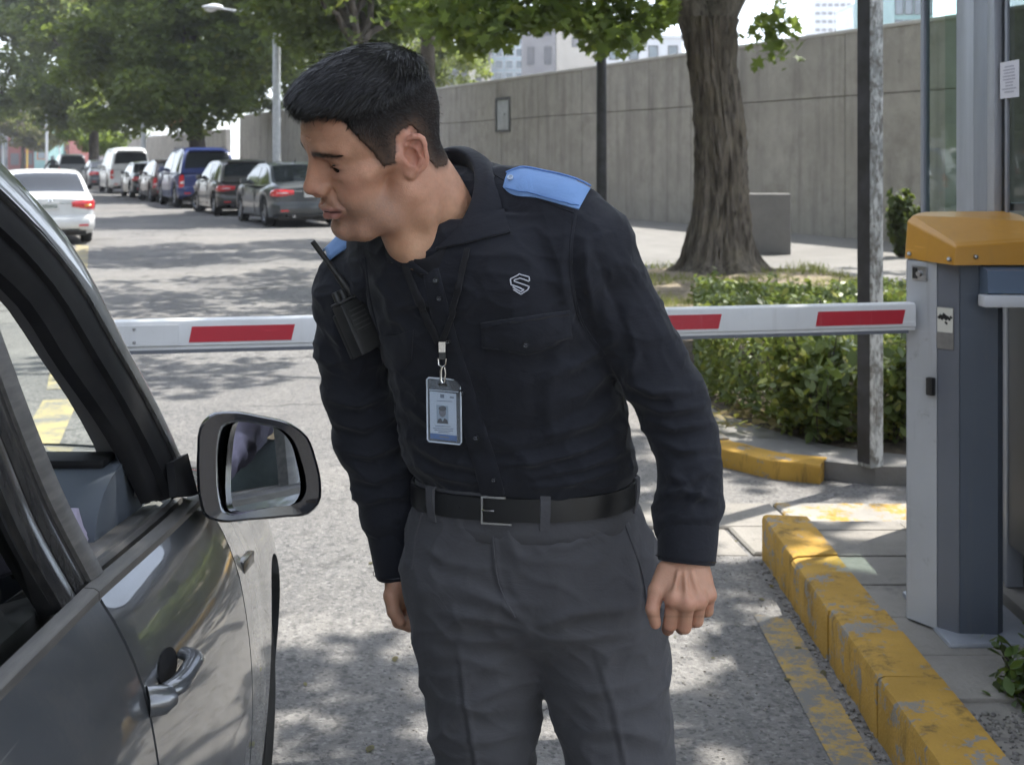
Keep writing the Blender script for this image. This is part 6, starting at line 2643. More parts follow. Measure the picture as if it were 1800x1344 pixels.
def patch_on(surf, outline, off, thick, n=20, m=14, puff=.0):
    """four-sided patch (top-left, top-right, bottom-right, bottom-left edges as polylines) on a surface"""
    tl, tr = outline['top'], outline['bottom']
    a = cr_curve([Vector((x, y, 0)) for x, y in tl], n)
    b = cr_curve([Vector((x, y, 0)) for x, y in tr], n)
    top, bot = [], []
    for i in range(n):
        r, r2 = [], []
        for j in range(m):
            q = a[i].lerp(b[i], j / (m - 1))
            edge = min(i, n - 1 - i, j, m - 1 - j)
            e = -thick * .7 if edge == 0 else 0
            pf = puff * math.sin(math.pi * i / (n - 1)) * math.sin(math.pi * j / (m - 1))
            r.append(surf.on(q.x, q.y, off + thick + e + pf))
            r2.append(surf.on(q.x, q.y, off - .002))
        top.append(r)
        bot.append(r2)
    mb = MB()
    mb.grid(top)
    ring_t = top[0] + [top[i][-1] for i in range(1, n)] + top[-1][::-1][1:] + [top[i][0] for i in range(n - 2, 0, -1)]
    ring_b = bot[0] + [bot[i][-1] for i in range(1, n)] + bot[-1][::-1][1:] + [bot[i][0] for i in range(n - 2, 0, -1)]
    mb.grid([ring_t, ring_b], closed_v=True)
    return mb

# ================================================================== THE GUARD
MAN0 = Vector((0.06, 2.12, 0.0))
man = empty('person', MAN0)
tag(man, 'security guard in black shirt and charcoal trousers leaning toward the car window', 'person')


def ml(v):
    """world -> the guard's local frame (array)"""
    return np.asarray(v, float) - np.array(MAN0)


def mlv(p):
    return Vector(p) - MAN0


H_YAW, H_PIT, H_ROL = R(25.0), R(23.0), R(16.5)
H_O = np.array((-0.1985, 1.930, 1.5925))
H_S = 1.042
fh = np.array([-math.cos(H_YAW), -math.sin(H_YAW), 0])
lh = np.array([math.sin(H_YAW), -math.cos(H_YAW), 0])
zh = np.array([0, 0, 1.])
HF = fh * math.cos(H_PIT) - zh * math.sin(H_PIT)
HU = zh * math.cos(H_PIT) + fh * math.sin(H_PIT)
HL = lh * math.cos(H_ROL) - HU * math.sin(H_ROL)
HU = HU * math.cos(H_ROL) + lh * math.sin(H_ROL)
HM = np.stack([HF, HL, HU], 0) * H_S          # rows: local axes in world


def h2w(v):
    return np.asarray(v, float) @ HM + H_O


def w2h(p):
    return (np.asarray(p, float) - H_O) @ np.linalg.inv(HM)


COL_M = np.array((-.112, 2.008, 1.484))       # middle of the collar ring
COL_F = np.array((-.014, -.070, -.070))       # towards its front
COL_S = np.array((.058, -.026, .012))         # towards his left side
nb = w2h(COL_M)                               # neck base in head space
nf = w2h(COL_M + COL_F * .80 + np.array((.004, .006, -.035)))
nbk = w2h(COL_M - COL_F * .7)


def ear_field(F, sd):
    U = np.array([-math.cos(R(24)), sd * math.sin(R(24)), 0])
    V = np.array([-.26, sd * .06, .96])
    V /= np.linalg.norm(V)
    W = np.cross(U, V)
    W = W * (1 if W[1] * sd > 0 else -1)
    O = np.array([-.006, sd * .0720, -.006])

    def e(u, v, w=0.0):
        return O + U * u * .86 + V * v * .92 + W * w
    F.ell(e(.015, .006, -.001), (.020, .030, .0045), .004, 'u', np.stack([U, V, W], 0))
    F.ell(e(.005, -.006, -.004), (.014, .022, .010), .010, 'u', np.stack([U, V, W], 0))
    hx = [(.005, .002, .001), (.001, .013, .003), (.003, .022, .004), (.008, .029, .005), (.015, .0325, .006), (.0225, .031, .007), (.0285, .026, .0075), (.0315, .018, .008), (.0320, .009, .008), (.0305, -.001, .0075), (.027, -.011, .006), (.019, -.021, .004), (.010, -.028, .003)]
    F.chain([e(*p) for p in hx], [.0028, .0034, .0038, .0040, .0042, .0043, .0043, .0042, .0040, .0039, .0038, .0048, .0062], .0025)
    F.ell(e(.009, -.026, .002), (.0085, .009, .0045), .004, 'u', np.stack([U, V, W], 0))
    F.chain([e(.010, -.015, .004), e(.020, -.007, .005), e(.0235, .008, .005), (e(.019, .020, .004))], [.0035, .0040, .0038, .0030], .003)
    F.cone(e(.0235, .008, .005), e(.012, .022, .003), .003, .0024, .003)
    F.ell(e(.011, .003, .006), (.0085, .0125, .0075), .004, 's', np.stack([U, V, W], 0))
    F.ell(e(.014, .021, .007), (.0075, .0065, .0045), .003, 's', np.stack([U, V, W], 0))
    F.ell(e(.0275, .010, .009), (.0022, .014, .0035), .002, 's', np.stack([U, V, W], 0))
    F.ell(e(.000, -.003, .004), (.0045, .0065, .0050), .004, 'u', np.stack([U, V, W], 0))


def head_field(h=.0017):
    F = Field((-.150, -.105, -.235), (.140, .125, .150), h)
    F.ell((-.006, 0, .038), (.093, .0745, .080), 0)
    F.ell((.032, 0, .044), (.0645, .060, .058), .03)
    F.ell((.046, 0, -.030), (.046, .049, .060), .022)
    F.ell((.034, 0, -.074), (.046, .046, .036), .02)
    for sd in (-1, 1):
        F.cone((-.002, sd * .060, -.002), (-.001, sd * .057, -.058), .013, .0155, .02)
        F.chain([(-.001, sd * .057, -.058), (.034, sd * .047, -.086), (.064, sd * .028, -.099), (.081, sd * .010, -.101)], [.0160, .0165, .0150, .0135], .020)
        F.ell((.050, sd * .0445, -.014), (.026, .0185, .018), .020)
        F.cone((.046, sd * .056, -.008), (.006, sd * .067, .002), .0105, .0095, .016)
        F.chain([(.0855, sd * .010, .0325), (.082, sd * .026, .0345), (.068, sd * .046, .031)], [.0105, .0105, .0095], .012)
        F.ell((.058, sd * .034, -.046), (.027, .022, .030), .018)      # cheek
    F.ell((.082, 0, -.053), (.0195, .029, .026), .014)                 # muzzle
    F.ell((.0835, 0, -.0975), (.0158, .0205, .0135), .012)             # chin
    # eye sockets, lids
    for sd in (-1, 1):
        F.ell((.0935, sd * .031, .0075), (.0170, .0185, .0120), .010, 's')
        F.ell((.0690, sd * .0315, .0065), (.0150, .0158, .0142), .005)
        F.ell((.0760, sd * .0315, .0190), (.0105, .0150, .0075), .006)       # upper lid fold
        F.ell((.0850, sd * .0320, .0030), (.0085, .0150, .0046), .0015, 's')  # slit
        F.ell((.0835, sd * .0315, .0115), (.0040, .0150, .0011), .0025, 's')  # crease
        F.ell((.0750, sd * .0320, -.0085), (.0085, .0150, .0055), .006)       # lower lid bag
    for sd in (-1, 1):
        F.cone((.1010, sd * .0055, .0250), (.0985, sd * .0070, .0400), .0006, .0006, .0035, 's')
    for zz_ in (.052, .063):
        F.chain([(.0830, -.034, zz_ + .002), (.0955, -.012, zz_), (.0965, .012, zz_), (.0830, .034, zz_ + .002)], [.0004, .0006, .0006, .0004], .004, 's')
    # nose
    F.cone((.0905, 0, .0220), (.1085, 0, -.0150), .0080, .0098, .011)
    F.cone((.0860, 0, .0060), (.0975, 0, -.0240), .0120, .0145, .010)
    F.ell((.1110, 0, -.0215), (.0118, .0112, .0098), .006)
    for sd in (-1, 1):
        F.ell((.0985, sd * .0138, -.0275), (.0115, .0068, .0082), .004)
        F.ell((.1050, sd * .0076, -.0345), (.0070, .0038, .0042), .002, 's')
        F.cone((.0900, sd * .0195, -.0290), (.0870, sd * .0240, -.0360), .0014, .0014, .007, 's')
        F.cone((.0935, sd * .0210, -.0350), (.0850, sd * .0310, -.0560), .0012, .0012, .010, 's')
    F.cone((.1075, 0, -.0345), (.0990, 0, -.0400), .0042, .0045, .005)
    # lips
    F.chain([(.0860, -.0290, -.0592), (.0980, -.0140, -.0570), (.1025, -.0035, -.0555), (.1020, 0, -.0560), (.1025, .0035, -.0555), (.0980, .0140, -.0570), (.0860, .0290, -.0592)], [.0024, .0046, .0056, .0052, .0056, .0046, .0024], .0035)
    F.chain([(.0850, -.0285, -.0618), (.0960, -.0140, -.0690), (.1005, 0, -.0710), (.0960, .0140, -.0690), (.0850, .0285, -.0618)], [.0024, .0052, .0066, .0052, .0024], .004)
    F.chain([(.0885, -.0305, -.0600), (.1035, -.0130, -.0625), (.1085, 0, -.0625), (.1035, .0130, -.0625), (.0885, .0305, -.0600)], [.0014, .0026, .0034, .0026, .0014], .0012, 's')
    F.ell((.1010, 0, -.0470), (.0050, .0030, .0070), .006, 's')        # philtrum
    F.ell((.1000, 0, -.0815), (.0050, .0140, .0040), .008, 's')        # under the lip
    # neck: cylinder, cords, throat
    F.chain([(-.028, 0, -.020), tuple(lerp(np.array([-.030, 0, -.06]), nb, .5)), tuple(nb)], [.0555, .0530, .0545], .022)
    F.chain([(.015, 0, -.090), tuple(lerp(np.array([.015, 0, -.095]), nf, .5)), tuple(nf)], [.028, .029, .022], .022)
    for sd in (-1, 1):
        en = w2h(COL_M + COL_F * .80 + COL_S * .10 * sd)
        F.chain([(-.030, sd * .056, -.030), tuple(lerp(np.array([-.03, sd * .05, -.03]), en, .55) + np.array([0, sd * .003, 0])), tuple(en)], [.012, .0080, .006], .020)
    for sd in (-1, 1):
        F.ell((.004, sd * .043, -.088), (.034, .018, .030), .030)
        F.ell((-.020, sd * .044, -.070), (.026, .018, .034), .030)
    ear_field(F, 1)
    ear_field(F, -1)
    return F


HF_ = head_field()
hv, hq = HF_.mesh()
hv = relax(hv, hq, 2, .35)

# colour of the skin, by region
def skin_cols(v):
    x, y, z = v[:, 0], v[:, 1], v[:, 2]
    ay = np.abs(y)
    base = np.tile(np.array([.47, .262, .170]), (len(v), 1))

    def blend(c, w):
        w = np.clip(w, 0, 1)[:, None]
        base[:] = base * (1 - w) + np.array(c) * w

    def g3(c, r):
        return np.exp(-(((x - c[0]) / r[0]) ** 2 + ((ay - c[1]) / r[1]) ** 2 + ((z - c[2]) / r[2]) ** 2))
    nz = np.array([mnoise.noise(Vector((a * 55, b * 55, c * 55))) for a, b, c in v])
    nz2 = np.array([mnoise.noise(Vector((a * 190, b * 190, c * 190))) for a, b, c in v])
    blend((.52, .305, .185), .8 * np.clip((-.09 - z) / .05, 0, 1))                      # neck, yellower
    blend((.56, .25, .185), .75 * g3((-.02, .085, .004), (.03, .02, .045)))            # ears
    blend((.53, .25, .185), .6 * g3((.112, 0, -.026), (.018, .018, .014)))             # nose
    blend((.50, .24, .172), .5 * g3((.062, .045, -.020), (.03, .025, .022)))           # cheek
    # beard shadow
    sh = np.clip((-.036 - z) / .02, 0, 1) * np.clip((x - .005) / .025, 0, 1) * np.clip((z + .125) / .02, 0, 1)
    nz3 = np.array([mnoise.noise(Vector((a * 520, b * 520, c * 520))) for a, b, c in v])
    blend((.27, .175, .135), .52 * sh * (.8 + .5 * nz2) * (1 + .8 * nz3))
    lip = np.exp(-((z + .0630 - .0 * ay) / .0095) ** 4) * np.clip((.0310 - ay) / .006, 0, 1) * np.clip((x - .091 + ay * .42) / .004, 0, 1)
    blend((.40, .18, .155), .85 * lip)
    blend((.050, .020, .018), np.exp(-((z + .0620) / .0016) ** 2) * np.clip((.031 - ay) / .004, 0, 1) * np.clip((x - .083) / .004, 0, 1))
    # around the eyes, brows
    blend((.31, .17, .122), .5 * g3((.078, .032, .004), (.02, .020, .012)))
    bw = np.exp(-((z - np.interp(ay, [.010, .026, .048], [.0255, .0320, .0290])) / .0056) ** 2) * np.clip((ay - .009) / .004, 0, 1) * np.clip((.057 - ay) / .010, 0, 1) * (x > .045)
    blend((.045, .032, .026), .72 * bw)
    blend((.05, .03, .025), .9 * np.exp(-((z - .0045) / .0016) ** 2) * np.exp(-((ay - .032) / .0135) ** 4) * (x > .074))
    nz4 = np.array([mnoise.noise(Vector((a * 22 + 3, b * 22, c * 22))) for a, b, c in v])
    base *= (1 + .09 * nz + .07 * nz2)[:, None]
    base[:, 1] *= 1 - .10 * np.clip(nz4, 0, 1)
    base[:, 2] *= 1 - .12 * np.clip(nz4, 0, 1)
    # scalp under the hair
    return base.clip(.005, 1)


# hair zone in side view (head x, z), used for scalp tint, hair body and strands
HAIRLINE = np.array([(.135, .150), (.135, .092), (.090, .0895), (.074, .0865), (.061, .079), (.0525, .054), (.046, .037), (.037, .021), (.0300, -.004), (.0100, -.008), (.0030, .010), (-.003, .029), (-.014, .0345), (-.028, .033), (-.037, .010), (-.041, -.030), (-.052, -.050), (-.075, -.060), (-.13, -.056), (-.13, .150)])


def poly_sd(x, z, poly):
    x = np.asarray(x, np.float32)
    z = np.asarray(z, np.float32)
    d = np.full(np.broadcast(x, z).shape, 1e9, np.float32)
    inside = np.zeros(d.shape, bool)
    n = len(poly)
    for i in range(n):
        a = poly[i]
        b = poly[(i + 1) % n]
        e = b - a
        t = np.clip(((x - a[0]) * e[0] + (z - a[1]) * e[1]) / (e @ e), 0, 1)
        d = np.minimum(d, np.hypot(x - a[0] - t * e[0], z - a[1] - t * e[1]))
        c = ((a[1] > z) != (b[1] > z)) & (x < (b[0] - a[0]) * (z - a[1]) / (b[1] - a[1] + 1e-12) + a[0])
        inside ^= c
    return np.where(inside, -d, d)


cols = skin_cols(hv)
sdl = poly_sd(hv[:, 0], hv[:, 2], HAIRLINE)
wsc = np.clip((-sdl + .004) / .012, 0, 1) * np.clip((np.abs(hv[:, 1]) < .0785) * 1.0, 0, 1)
wsc = wsc * .85
cols = cols * (1 - wsc[:, None]) + np.array([.030, .024, .020]) * wsc[:, None]


def skin_material():
    t = NT('skin')
    c = t.attr()
    n1 = t.noise(420, 4, .6)
    n2 = t.noise(140, 5, .6)
    c = t.mix(t.math('MULTIPLY', t.ramp(n2, .35, .7), .18), c, t.mix(1.0, c, (1.15, .80, .72, 1), 'MULTIPLY'))
    rr = t.new('ShaderNodeMapRange')
    rr.inputs['To Min'].default_value = .38
    rr.inputs['To Max'].default_value = .66
    t.link(n2, rr.inputs['Value'])
    t.set(Base_Color=c, Roughness=rr.outputs[0])
    t.b.inputs['Specular IOR Level'].default_value = .42
    t.b.inputs['Subsurface Weight'].default_value = .12
    t.b.inputs['Subsurface Radius'].default_value = (.9, .35, .18)
    t.b.inputs['Subsurface Scale'].default_value = .008
    nn = t.bump(n1, .35, .0008)
    nn = t.bump(t.voronoi(420), .28, .0008, nn)
    nn = t.bump(t.noise(60, 4, .6), .25, .0025, nn)
    t.set(Normal=nn)
    return t.m


M_SKIN = skin_material()
head_w = h2w(hv)

# ---------------- hands
def hand_left():
    F = Field((.185, 1.82, .86), (.325, 1.975, 1.06), .0016)
    q = lambda x, y, Y: np.array(P(x, y, Y))
    wr = q(1206, 965, 1.918)
    F.chain([q(1208, 930, 1.925), wr, q(1203, 1000, 1.905)], [.029, .028, .026], .012)
    F.ell(q(1204, 1022, 1.893), (.036, .019, .030), .014)
    mc = [(1183, 1054, 1.866, .0115), (1207, 1060, 1.862, .0122), (1229, 1056, 1.873, .0118), (1246, 1046, 1.892, .0105)]
    for (x, y, Y, r), sx in zip(mc, (1188, 1203, 1217, 1228)):
        F.cone(q(sx, 998, 1.903), q(x, y, Y), .0150, r, .012)
    fin = [
        [(1183, 1056, 1.868), (1178, 1097, 1.876), (1174, 1105, 1.902), (1176, 1084, 1.915)],
        [(1207, 1062, 1.864), (1203, 1101, 1.874), (1198, 1103, 1.904), (1199, 1080, 1.917)],
        [(1229, 1058, 1.875), (1225, 1090, 1.884), (1220, 1092, 1.912), (1219, 1070, 1.922)],
        [(1246, 1048, 1.894), (1244, 1073, 1.902), (1240, 1075, 1.924), (1238, 1058, 1.930)]]
    rr = [(.0108, .0098, .0088, .0078), (.0112, .0101, .0090, .0080), (.0104, .0094, .0085, .0075), (.0093, .0083, .0076, .0067)]
    for f, r in zip(fin, rr):
        F.chain([q(*p) for p in f], r, .0026, kin=.002)
    for (x, y, Y, r) in mc:
        F.ell(q(x, y - 2, Y - .004), (r * .8,) * 3, .010)
    # thumb
    F.chain([q(1172, 1004, 1.896), q(1154, 1038, 1.880), q(1147, 1070, 1.870), q(1152, 1095, 1.872)], [.0160, .0122, .0100, .0082], .008, kin=.003)
    F.cone(q(1188, 1014, 1.905), q(1166, 1036, 1.892), .015, .009, .012)
    # tendons
    for (x, y, Y, r), sx in zip(mc[:3], (1192, 1204, 1216)):
        F.cone(q(sx, 1005, 1.874), q(x, y - 6, Y - r * .82), .0020, .0030, .006)
    return F.mesh()


def hand_right():
    F = Field((-.215, 2.13, .745), (-.10, 2.31, .965), .0020)
    q = lambda x, y, Y: np.array(P(x, y, Y))
    F.chain([q(700, 960, 2.215), q(704, 1005, 2.215), q(703, 1025, 2.215)], [.028, .027, .026], .012)
    F.ell(q(708, 1040, 2.218), (.024, .034, .030), .014)
    for k, (dx, dY) in enumerate(((-4, -.030), (-2, -.008), (2, .014), (8, .034))):
        mcx = (697 + dx, 1066 - k * 2, 2.215 + dY)
        F.cone(q(703, 1018, 2.215 + dY * .5), q(*mcx), .014, .0120, .010)
        F.chain([q(*mcx), q(704 + dx, 1092 - k * 3, 2.212 + dY), q(724 + dx, 1100 - k * 4, 2.214 + dY), q(736 + dx, 1088 - k * 4, 2.216 + dY)], [.0120, .0105, .0095, .0080], .004, kin=.002)
    F.chain([q(698, 1020, 2.196), q(688, 1046, 2.180), q(692, 1074, 2.172), q(704, 1092, 2.170)], [.0160, .0135, .0112, .0090], .010, kin=.003)
    return F.mesh()


def hand_cols(v, seed):
    nz = np.array([mnoise.noise(Vector((a * 70, b * 70, c * 70 + seed))) for a, b, c in v])
    c = np.tile(np.array([.46, .258, .168]), (len(v), 1))
    c *= (1 + .10 * nz)[:, None]
    return c


lv, lq = hand_left()
lv = relax(lv, lq, 2, .4)
rv, rq = hand_right()
rv = relax(rv, rq, 2, .4)
lcol = hand_cols(lv, 1)
px_, py_ = proj(lv)
red = np.exp(-((py_ - 1060) / 16) ** 2) * .35 + np.exp(-((py_ - 1104) / 12) ** 2) * .35
lcol = lcol * (1 - red[:, None]) + np.array([.48, .222, .156]) * red[:, None]
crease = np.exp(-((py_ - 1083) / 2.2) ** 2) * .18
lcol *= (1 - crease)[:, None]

# a plain trunk and limbs under the clothes join head and hands into one body
FB = Field((-.36, 1.78, .02), (.42, 2.40, 1.56), .012)
for pts, rs in (
        ([(.018, 2.13, 1.0), (-.03, 2.10, 1.22), (-.085, 2.06, 1.38), tuple(COL_M)], [.072, .075, .070, .045]),
        ([(-.05, 2.05, 1.36), P(1030, 460, 1.98), P(1185, 705, 1.97), P(1208, 960, 1.915)], [.045, .038, .034, .025]),
        ([(-.10, 2.07, 1.34), P(628, 525, 2.13), P(645, 760, 2.19), P(702, 1000, 2.215)], [.045, .038, .034, .024]),
        ([(-.03, 2.13, .96), (-.04, 2.14, .50), (-.03, 2.15, .06)], [.075, .050, .036]),
        ([(.10, 2.11, .96), (.18, 2.09, .50), (.22, 2.10, .06)], [.075, .050, .036])):
    FB.chain([np.array(p) for p in pts], rs, .03)
bv_, bq_ = FB.mesh()
n1, n2, n3 = len(hv), len(lv), len(rv)
allv = np.concatenate([head_w, lv, rv, bv_])
allq = np.concatenate([hq, lq + n1, rq + n1 + n2, bq_ + n1 + n2 + n3])
allc = np.concatenate([cols, lcol, hand_cols(rv, 2), np.tile(np.array([.46, .258, .168]), (len(bv_), 1))])
body_o = np_mesh('body', ml(allv), allq, 4, M_SKIN, man, cols=allc, smooth=True)

# eyes
M_EYEW = mat('eye_white', (.30, .26, .235), .25)
M_IRIS = mat('iris', (.020, .012, .008), .1)
for sd in (-1, 1):
    c = np.array([.0690, sd * .0315, .0065])
    mb = MB()
    M = Matrix.Translation(Vector(c))
    bm = bmesh.new()
    bmesh.ops.create_uvsphere(bm, u_segments=24, v_segments=16, radius=.0138)
    vs = np.array([v.co[:] for v in bm.verts]) + c
    fs = [tuple(v.index for v in f.verts) for f in bm.faces]
    bm.free()
    mb.add(ml(h2w(vs)), fs)
    eo = mb.build('eye', M_EYEW, man, angle=None)
    look = np.array([.88, 0.0, -.22]) + np.array([0, sd * .30, 0])
    look /= np.linalg.norm(look)
    a1 = np.cross(look, [0, 0, 1])
    a1 /= np.linalg.norm(a1)
    a2 = np.cross(look, a1)
    ring = [c + look * .0133]
    for r, dd_ in ((.004, .0140), (.0078, .0122)):
        for k in range(16):
            an = 2 * math.pi * k / 16
            ring.append(c + look * dd_ + (a1 * math.cos(an) + a2 * math.sin(an)) * r)
    ring[0] = c + look * .0144
    fs = [(0, 1 + k, 1 + (k + 1) % 16) for k in range(16)] + [(1 + k, 17 + k, 17 + (k + 1) % 16, 1 + (k + 1) % 16) for k in range(16)]
    m2 = MB()
    m2.add(ml(h2w(np.array(ring))), fs)
    m2.build('iris', M_IRIS, eo, angle=None)

# ---------------- hair
def sstep(a, b, x):
    t = np.clip((x - a) / (b - a), 0, 1)
    return t * t * (3 - 2 * t)


def hair_body():
    """the scalp, swollen by the local length of the hair and cut at the hairline"""
    F = Field((-.150, -.105, -.235), (.140, .125, .150), .0017)
    x, y, z = F.ax[0][:, None, None], F.ax[1][None, :, None], F.ax[2][None, None, :]
    t = .0030 + .0022 * sstep(.035, .065, z) + .0135 * sstep(.064, .112, z) + .003 * sstep(.02, .07, x) * sstep(.07, .10, z) - .006 * sstep(.085, .105, x) - .0012 * sstep(.0, -.05, z)
    F.f = (HF_.f - t).astype(np.float32)
    F.ell((.074, .002, .094), (.026, .044, .0190), .014)
    F.comb((slice(None),) * 3, np.broadcast_to(np.abs(y - 0.0) - .0805, F.f.shape).astype(np.float32), .003, 'i')
    s2 = poly_sd(F.ax[0][:, None], F.ax[2][None, :], HAIRLINE).astype(np.float32)[:, None, :]
    rag = (.0016 * np.sin(F.ax[0] * 760)[:, None] * np.sin(F.ax[2] * 690 + 1)[None, :] + .0012 * np.sin(F.ax[0] * 1500 + 2)[:, None] * np.sin(F.ax[2] * 1300)[None, :])[:, None, :].astype(np.float32)
    F.comb((slice(None),) * 3, np.broadcast_to(s2 + rag + .002, F.f.shape), .005, 'i')
    F.ell((.098, 0, .056), (.042, .085, .0300), .006, 's')
    return F.mesh()


cv, cq = hair_body()
cv = relax(cv, cq, 3, .5)
M_HAIR = NT('hair')
hc = M_HAIR.attr()
M_HAIR.set(Base_Color=hc, Roughness=.30)
M_HAIR.b.inputs['Specular IOR Level'].default_value = .34
M_HAIR = M_HAIR.m
hsd = poly_sd(cv[:, 0], cv[:, 2], HAIRLINE)
fade = np.clip((.026 - (-hsd)) / .024, 0, 1) ** 1.3 * np.clip((.066 - cv[:, 2]) / .03, 0, 1)
sidew = np.clip((.072 - cv[:, 2]) / .03, 0, 1)[:, None]
ccol = (np.array([.0100, .0090, .0090]) * (1 - sidew) + np.array([.030, .0235, .0200]) * sidew) * (1 - fade[:, None]) + np.array([.125, .080, .058]) * fade[:, None]
_hc = NT('hair_base')
_hc.set(Base_Color=_hc.attr(), Roughness=.9)
_hc.b.inputs['Specular IOR Level'].default_value = .08
hcap = np_mesh('hair', ml(h2w(cv)), cq, 4, _hc.m, man, cols=ccol, smooth=True)


def flow(p):
    """direction hair lies, at head-space points"""
    x, y, z = p[:, 0], p[:, 1], p[:, 2]
    top = np.clip((z - .078) / .025, 0, 1)[:, None]
    d_top = np.stack([np.ones(len(p)) * 1.0, .10 - .5 * np.sign(y) * np.clip(np.abs(y) / .07, 0, 1) * 0 + .25 * y / .07, .10 + 1.2 * (x - .05)], 1)
    whorl = np.stack([(x + .085), (y + .012), (z - .105) * .3], 1)
    whorl /= np.linalg.norm(whorl, axis=1, keepdims=True) + 1e-6
    wb = np.clip((-.02 - x) / .03, 0, 1)[:, None]
    d_top = d_top * (1 - wb) + whorl * wb
    d_side = np.stack([np.where(x > .02, .15, -.55), np.zeros(len(p)), np.where(x > .02, -.85, -.80)], 1)
    d = d_top * top + d_side * (1 - top)
    return d / (np.linalg.norm(d, axis=1, keepdims=True) + 1e-9)


g = np.random.default_rng(77)
cn = vnormals(cv, cq)
area = np.linalg.norm(np.cross(cv[cq[:, 2]] - cv[cq[:, 0]], cv[cq[:, 3]] - cv[cq[:, 1]]), axis=1)
cm = cv[cq].mean(1)
area = area * (np.linalg.norm(cm - np.array([0, 0, .03]), axis=1) > .068)
NS = 60000
dens = area * (1 - .55 * fade[cq].mean(1))
fi = g.choice(len(cq), NS, p=dens / dens.sum())
uv = g.random((NS, 2))
Q = cv[cq[fi]]
p0 = (Q[:, 0] * ((1 - uv[:, :1]) * (1 - uv[:, 1:])) + Q[:, 1] * (uv[:, :1] * (1 - uv[:, 1:])) + Q[:, 2] * (uv[:, :1] * uv[:, 1:]) + Q[:, 3] * ((1 - uv[:, :1]) * uv[:, 1:]))
nn = cn[cq[fi, 0]]
dr = flow(p0)
dr = dr + g.normal(size=(NS, 3)) * .10
# locks: shared deviation for neighbours
lk = np.array([[mnoise.noise(Vector((a * 34, b * 48, c * 48))), mnoise.noise(Vector((a * 34 + 9, b * 48, c * 48))), mnoise.noise(Vector((a * 34, b * 48 + 7, c * 48)))] for a, b, c in p0])
topw = np.clip((p0[:, 2] - .078) / .025, 0, 1)
lkl = .5 + (.35 + .9 * np.clip((p0[:, 0] + .01) / .06, 0, 1)) * np.clip(np.array([mnoise.noise(Vector((a * 26, b * 62, c * 40))) for a, b, c in p0]) + .25, 0, 1)
dr = dr + lk * (.10 + .30 * topw)[:, None]
dr -= nn * np.sum(dr * nn, 1, keepdims=True)
dr /= np.linalg.norm(dr, axis=1, keepdims=True) + 1e-9
front = np.clip((p0[:, 0] - .06) / .04, 0, 1) * topw
ln = .0062 + .021 * topw - .006 * front
low = np.clip((.055 - p0[:, 2]) / .06, 0, 1)
ln = ln * (1 - .35 * low) * g.uniform(.6, 1.25, NS)
lift = (.0026 + .0040 * topw * lkl - .001 * front) * g.uniform(.2, 1.3, NS)
fly = g.random(NS) < .02 * (.4 + topw)
lift = np.where(fly, lift * 2.6 + .002, lift)
ln = np.where(fly, ln * 1.25, ln)
segn = 5
T = np.linspace(0, 1, segn)
pts = (p0[:, None, :] - nn[:, None, :] * .0015 + dr[:, None, :] * (ln[:, None] * T)[:, :, None]
       + nn[:, None, :] * (lift[:, None] * (1.6 * T - .9 * T ** 2.2))[:, :, None])
wv = np.cross(dr, nn)
wv /= np.linalg.norm(wv, axis=1, keepdims=True) + 1e-9
wv = wv + nn * g.normal(size=(NS, 1)) * .5
wd = ((.00024 + .00008 * topw) * g.uniform(.6, 1.3, NS))[:, None] * (1 - .75 * T ** 2)[None, :]
A = pts - wv[:, None, :] * wd[:, :, None]
B = pts + wv[:, None, :] * wd[:, :, None]
V = np.stack([A, B], 2).reshape(-1, 3)
base = (np.arange(NS) * segn * 2)[:, None] + (np.arange(segn - 1) * 2)[None, :]
Fq = np.stack([base, base + 1, base + 3, base + 2], 2).reshape(-1, 4)
tone = (g.uniform(.75, 1.3, NS))[:, None] * np.array([.0110, .0100, .0098])
tone = tone + (low * g.random(NS))[:, None] * np.array([.022, .017, .014])
so = np_mesh('hair_strands', ml(h2w(V)), Fq, 4, M_HAIR, hcap, cols=np.repeat(tone, segn * 2, 0), smooth=True)
stuff(so)

# brows and lashes
def strands(name, roots, dirs, lens, width, parent, c=(.010, .008, .007)):
    n = len(roots)
    T = np.linspace(0, 1, 4)
    nrm = np.tile(np.array([1., 0, .1]), (n, 1))
    pts = roots[:, None, :] + dirs[:, None, :] * (lens[:, None] * T)[:, :, None]
    w = np.cross(dirs, nrm)
    w /= np.linalg.norm(w, axis=1, keepdims=True) + 1e-9
    wd = width * (1 - .7 * T)
    A = pts - w[:, None, :] * wd[None, :, None]
    B = pts + w[:, None, :] * wd[None, :, None]
    V = np.stack([A, B], 2).reshape(-1, 3)
    b = (np.arange(n) * 8)[:, None] + (np.arange(3) * 2)[None, :]
    F = np.stack([b, b + 1, b + 3, b + 2], 2).reshape(-1, 4)
    return stuff(np_mesh(name, ml(h2w(V)), F, 4, M_HAIR, parent, cols=np.tile(np.array(c), (len(V), 1)), smooth=True))


hs = BVHTree.FromPolygons([tuple(p) for p in hv], [tuple(int(i) for i in f) for f in hq])


def face_at(y, z):
    p, n, i, d = hs.ray_cast(Vector((.2, y, z)), Vector((-1, 0, 0)))
    return (p, n) if p is not None else (Vector((.08, y, z)), Vector((1, 0, 0)))


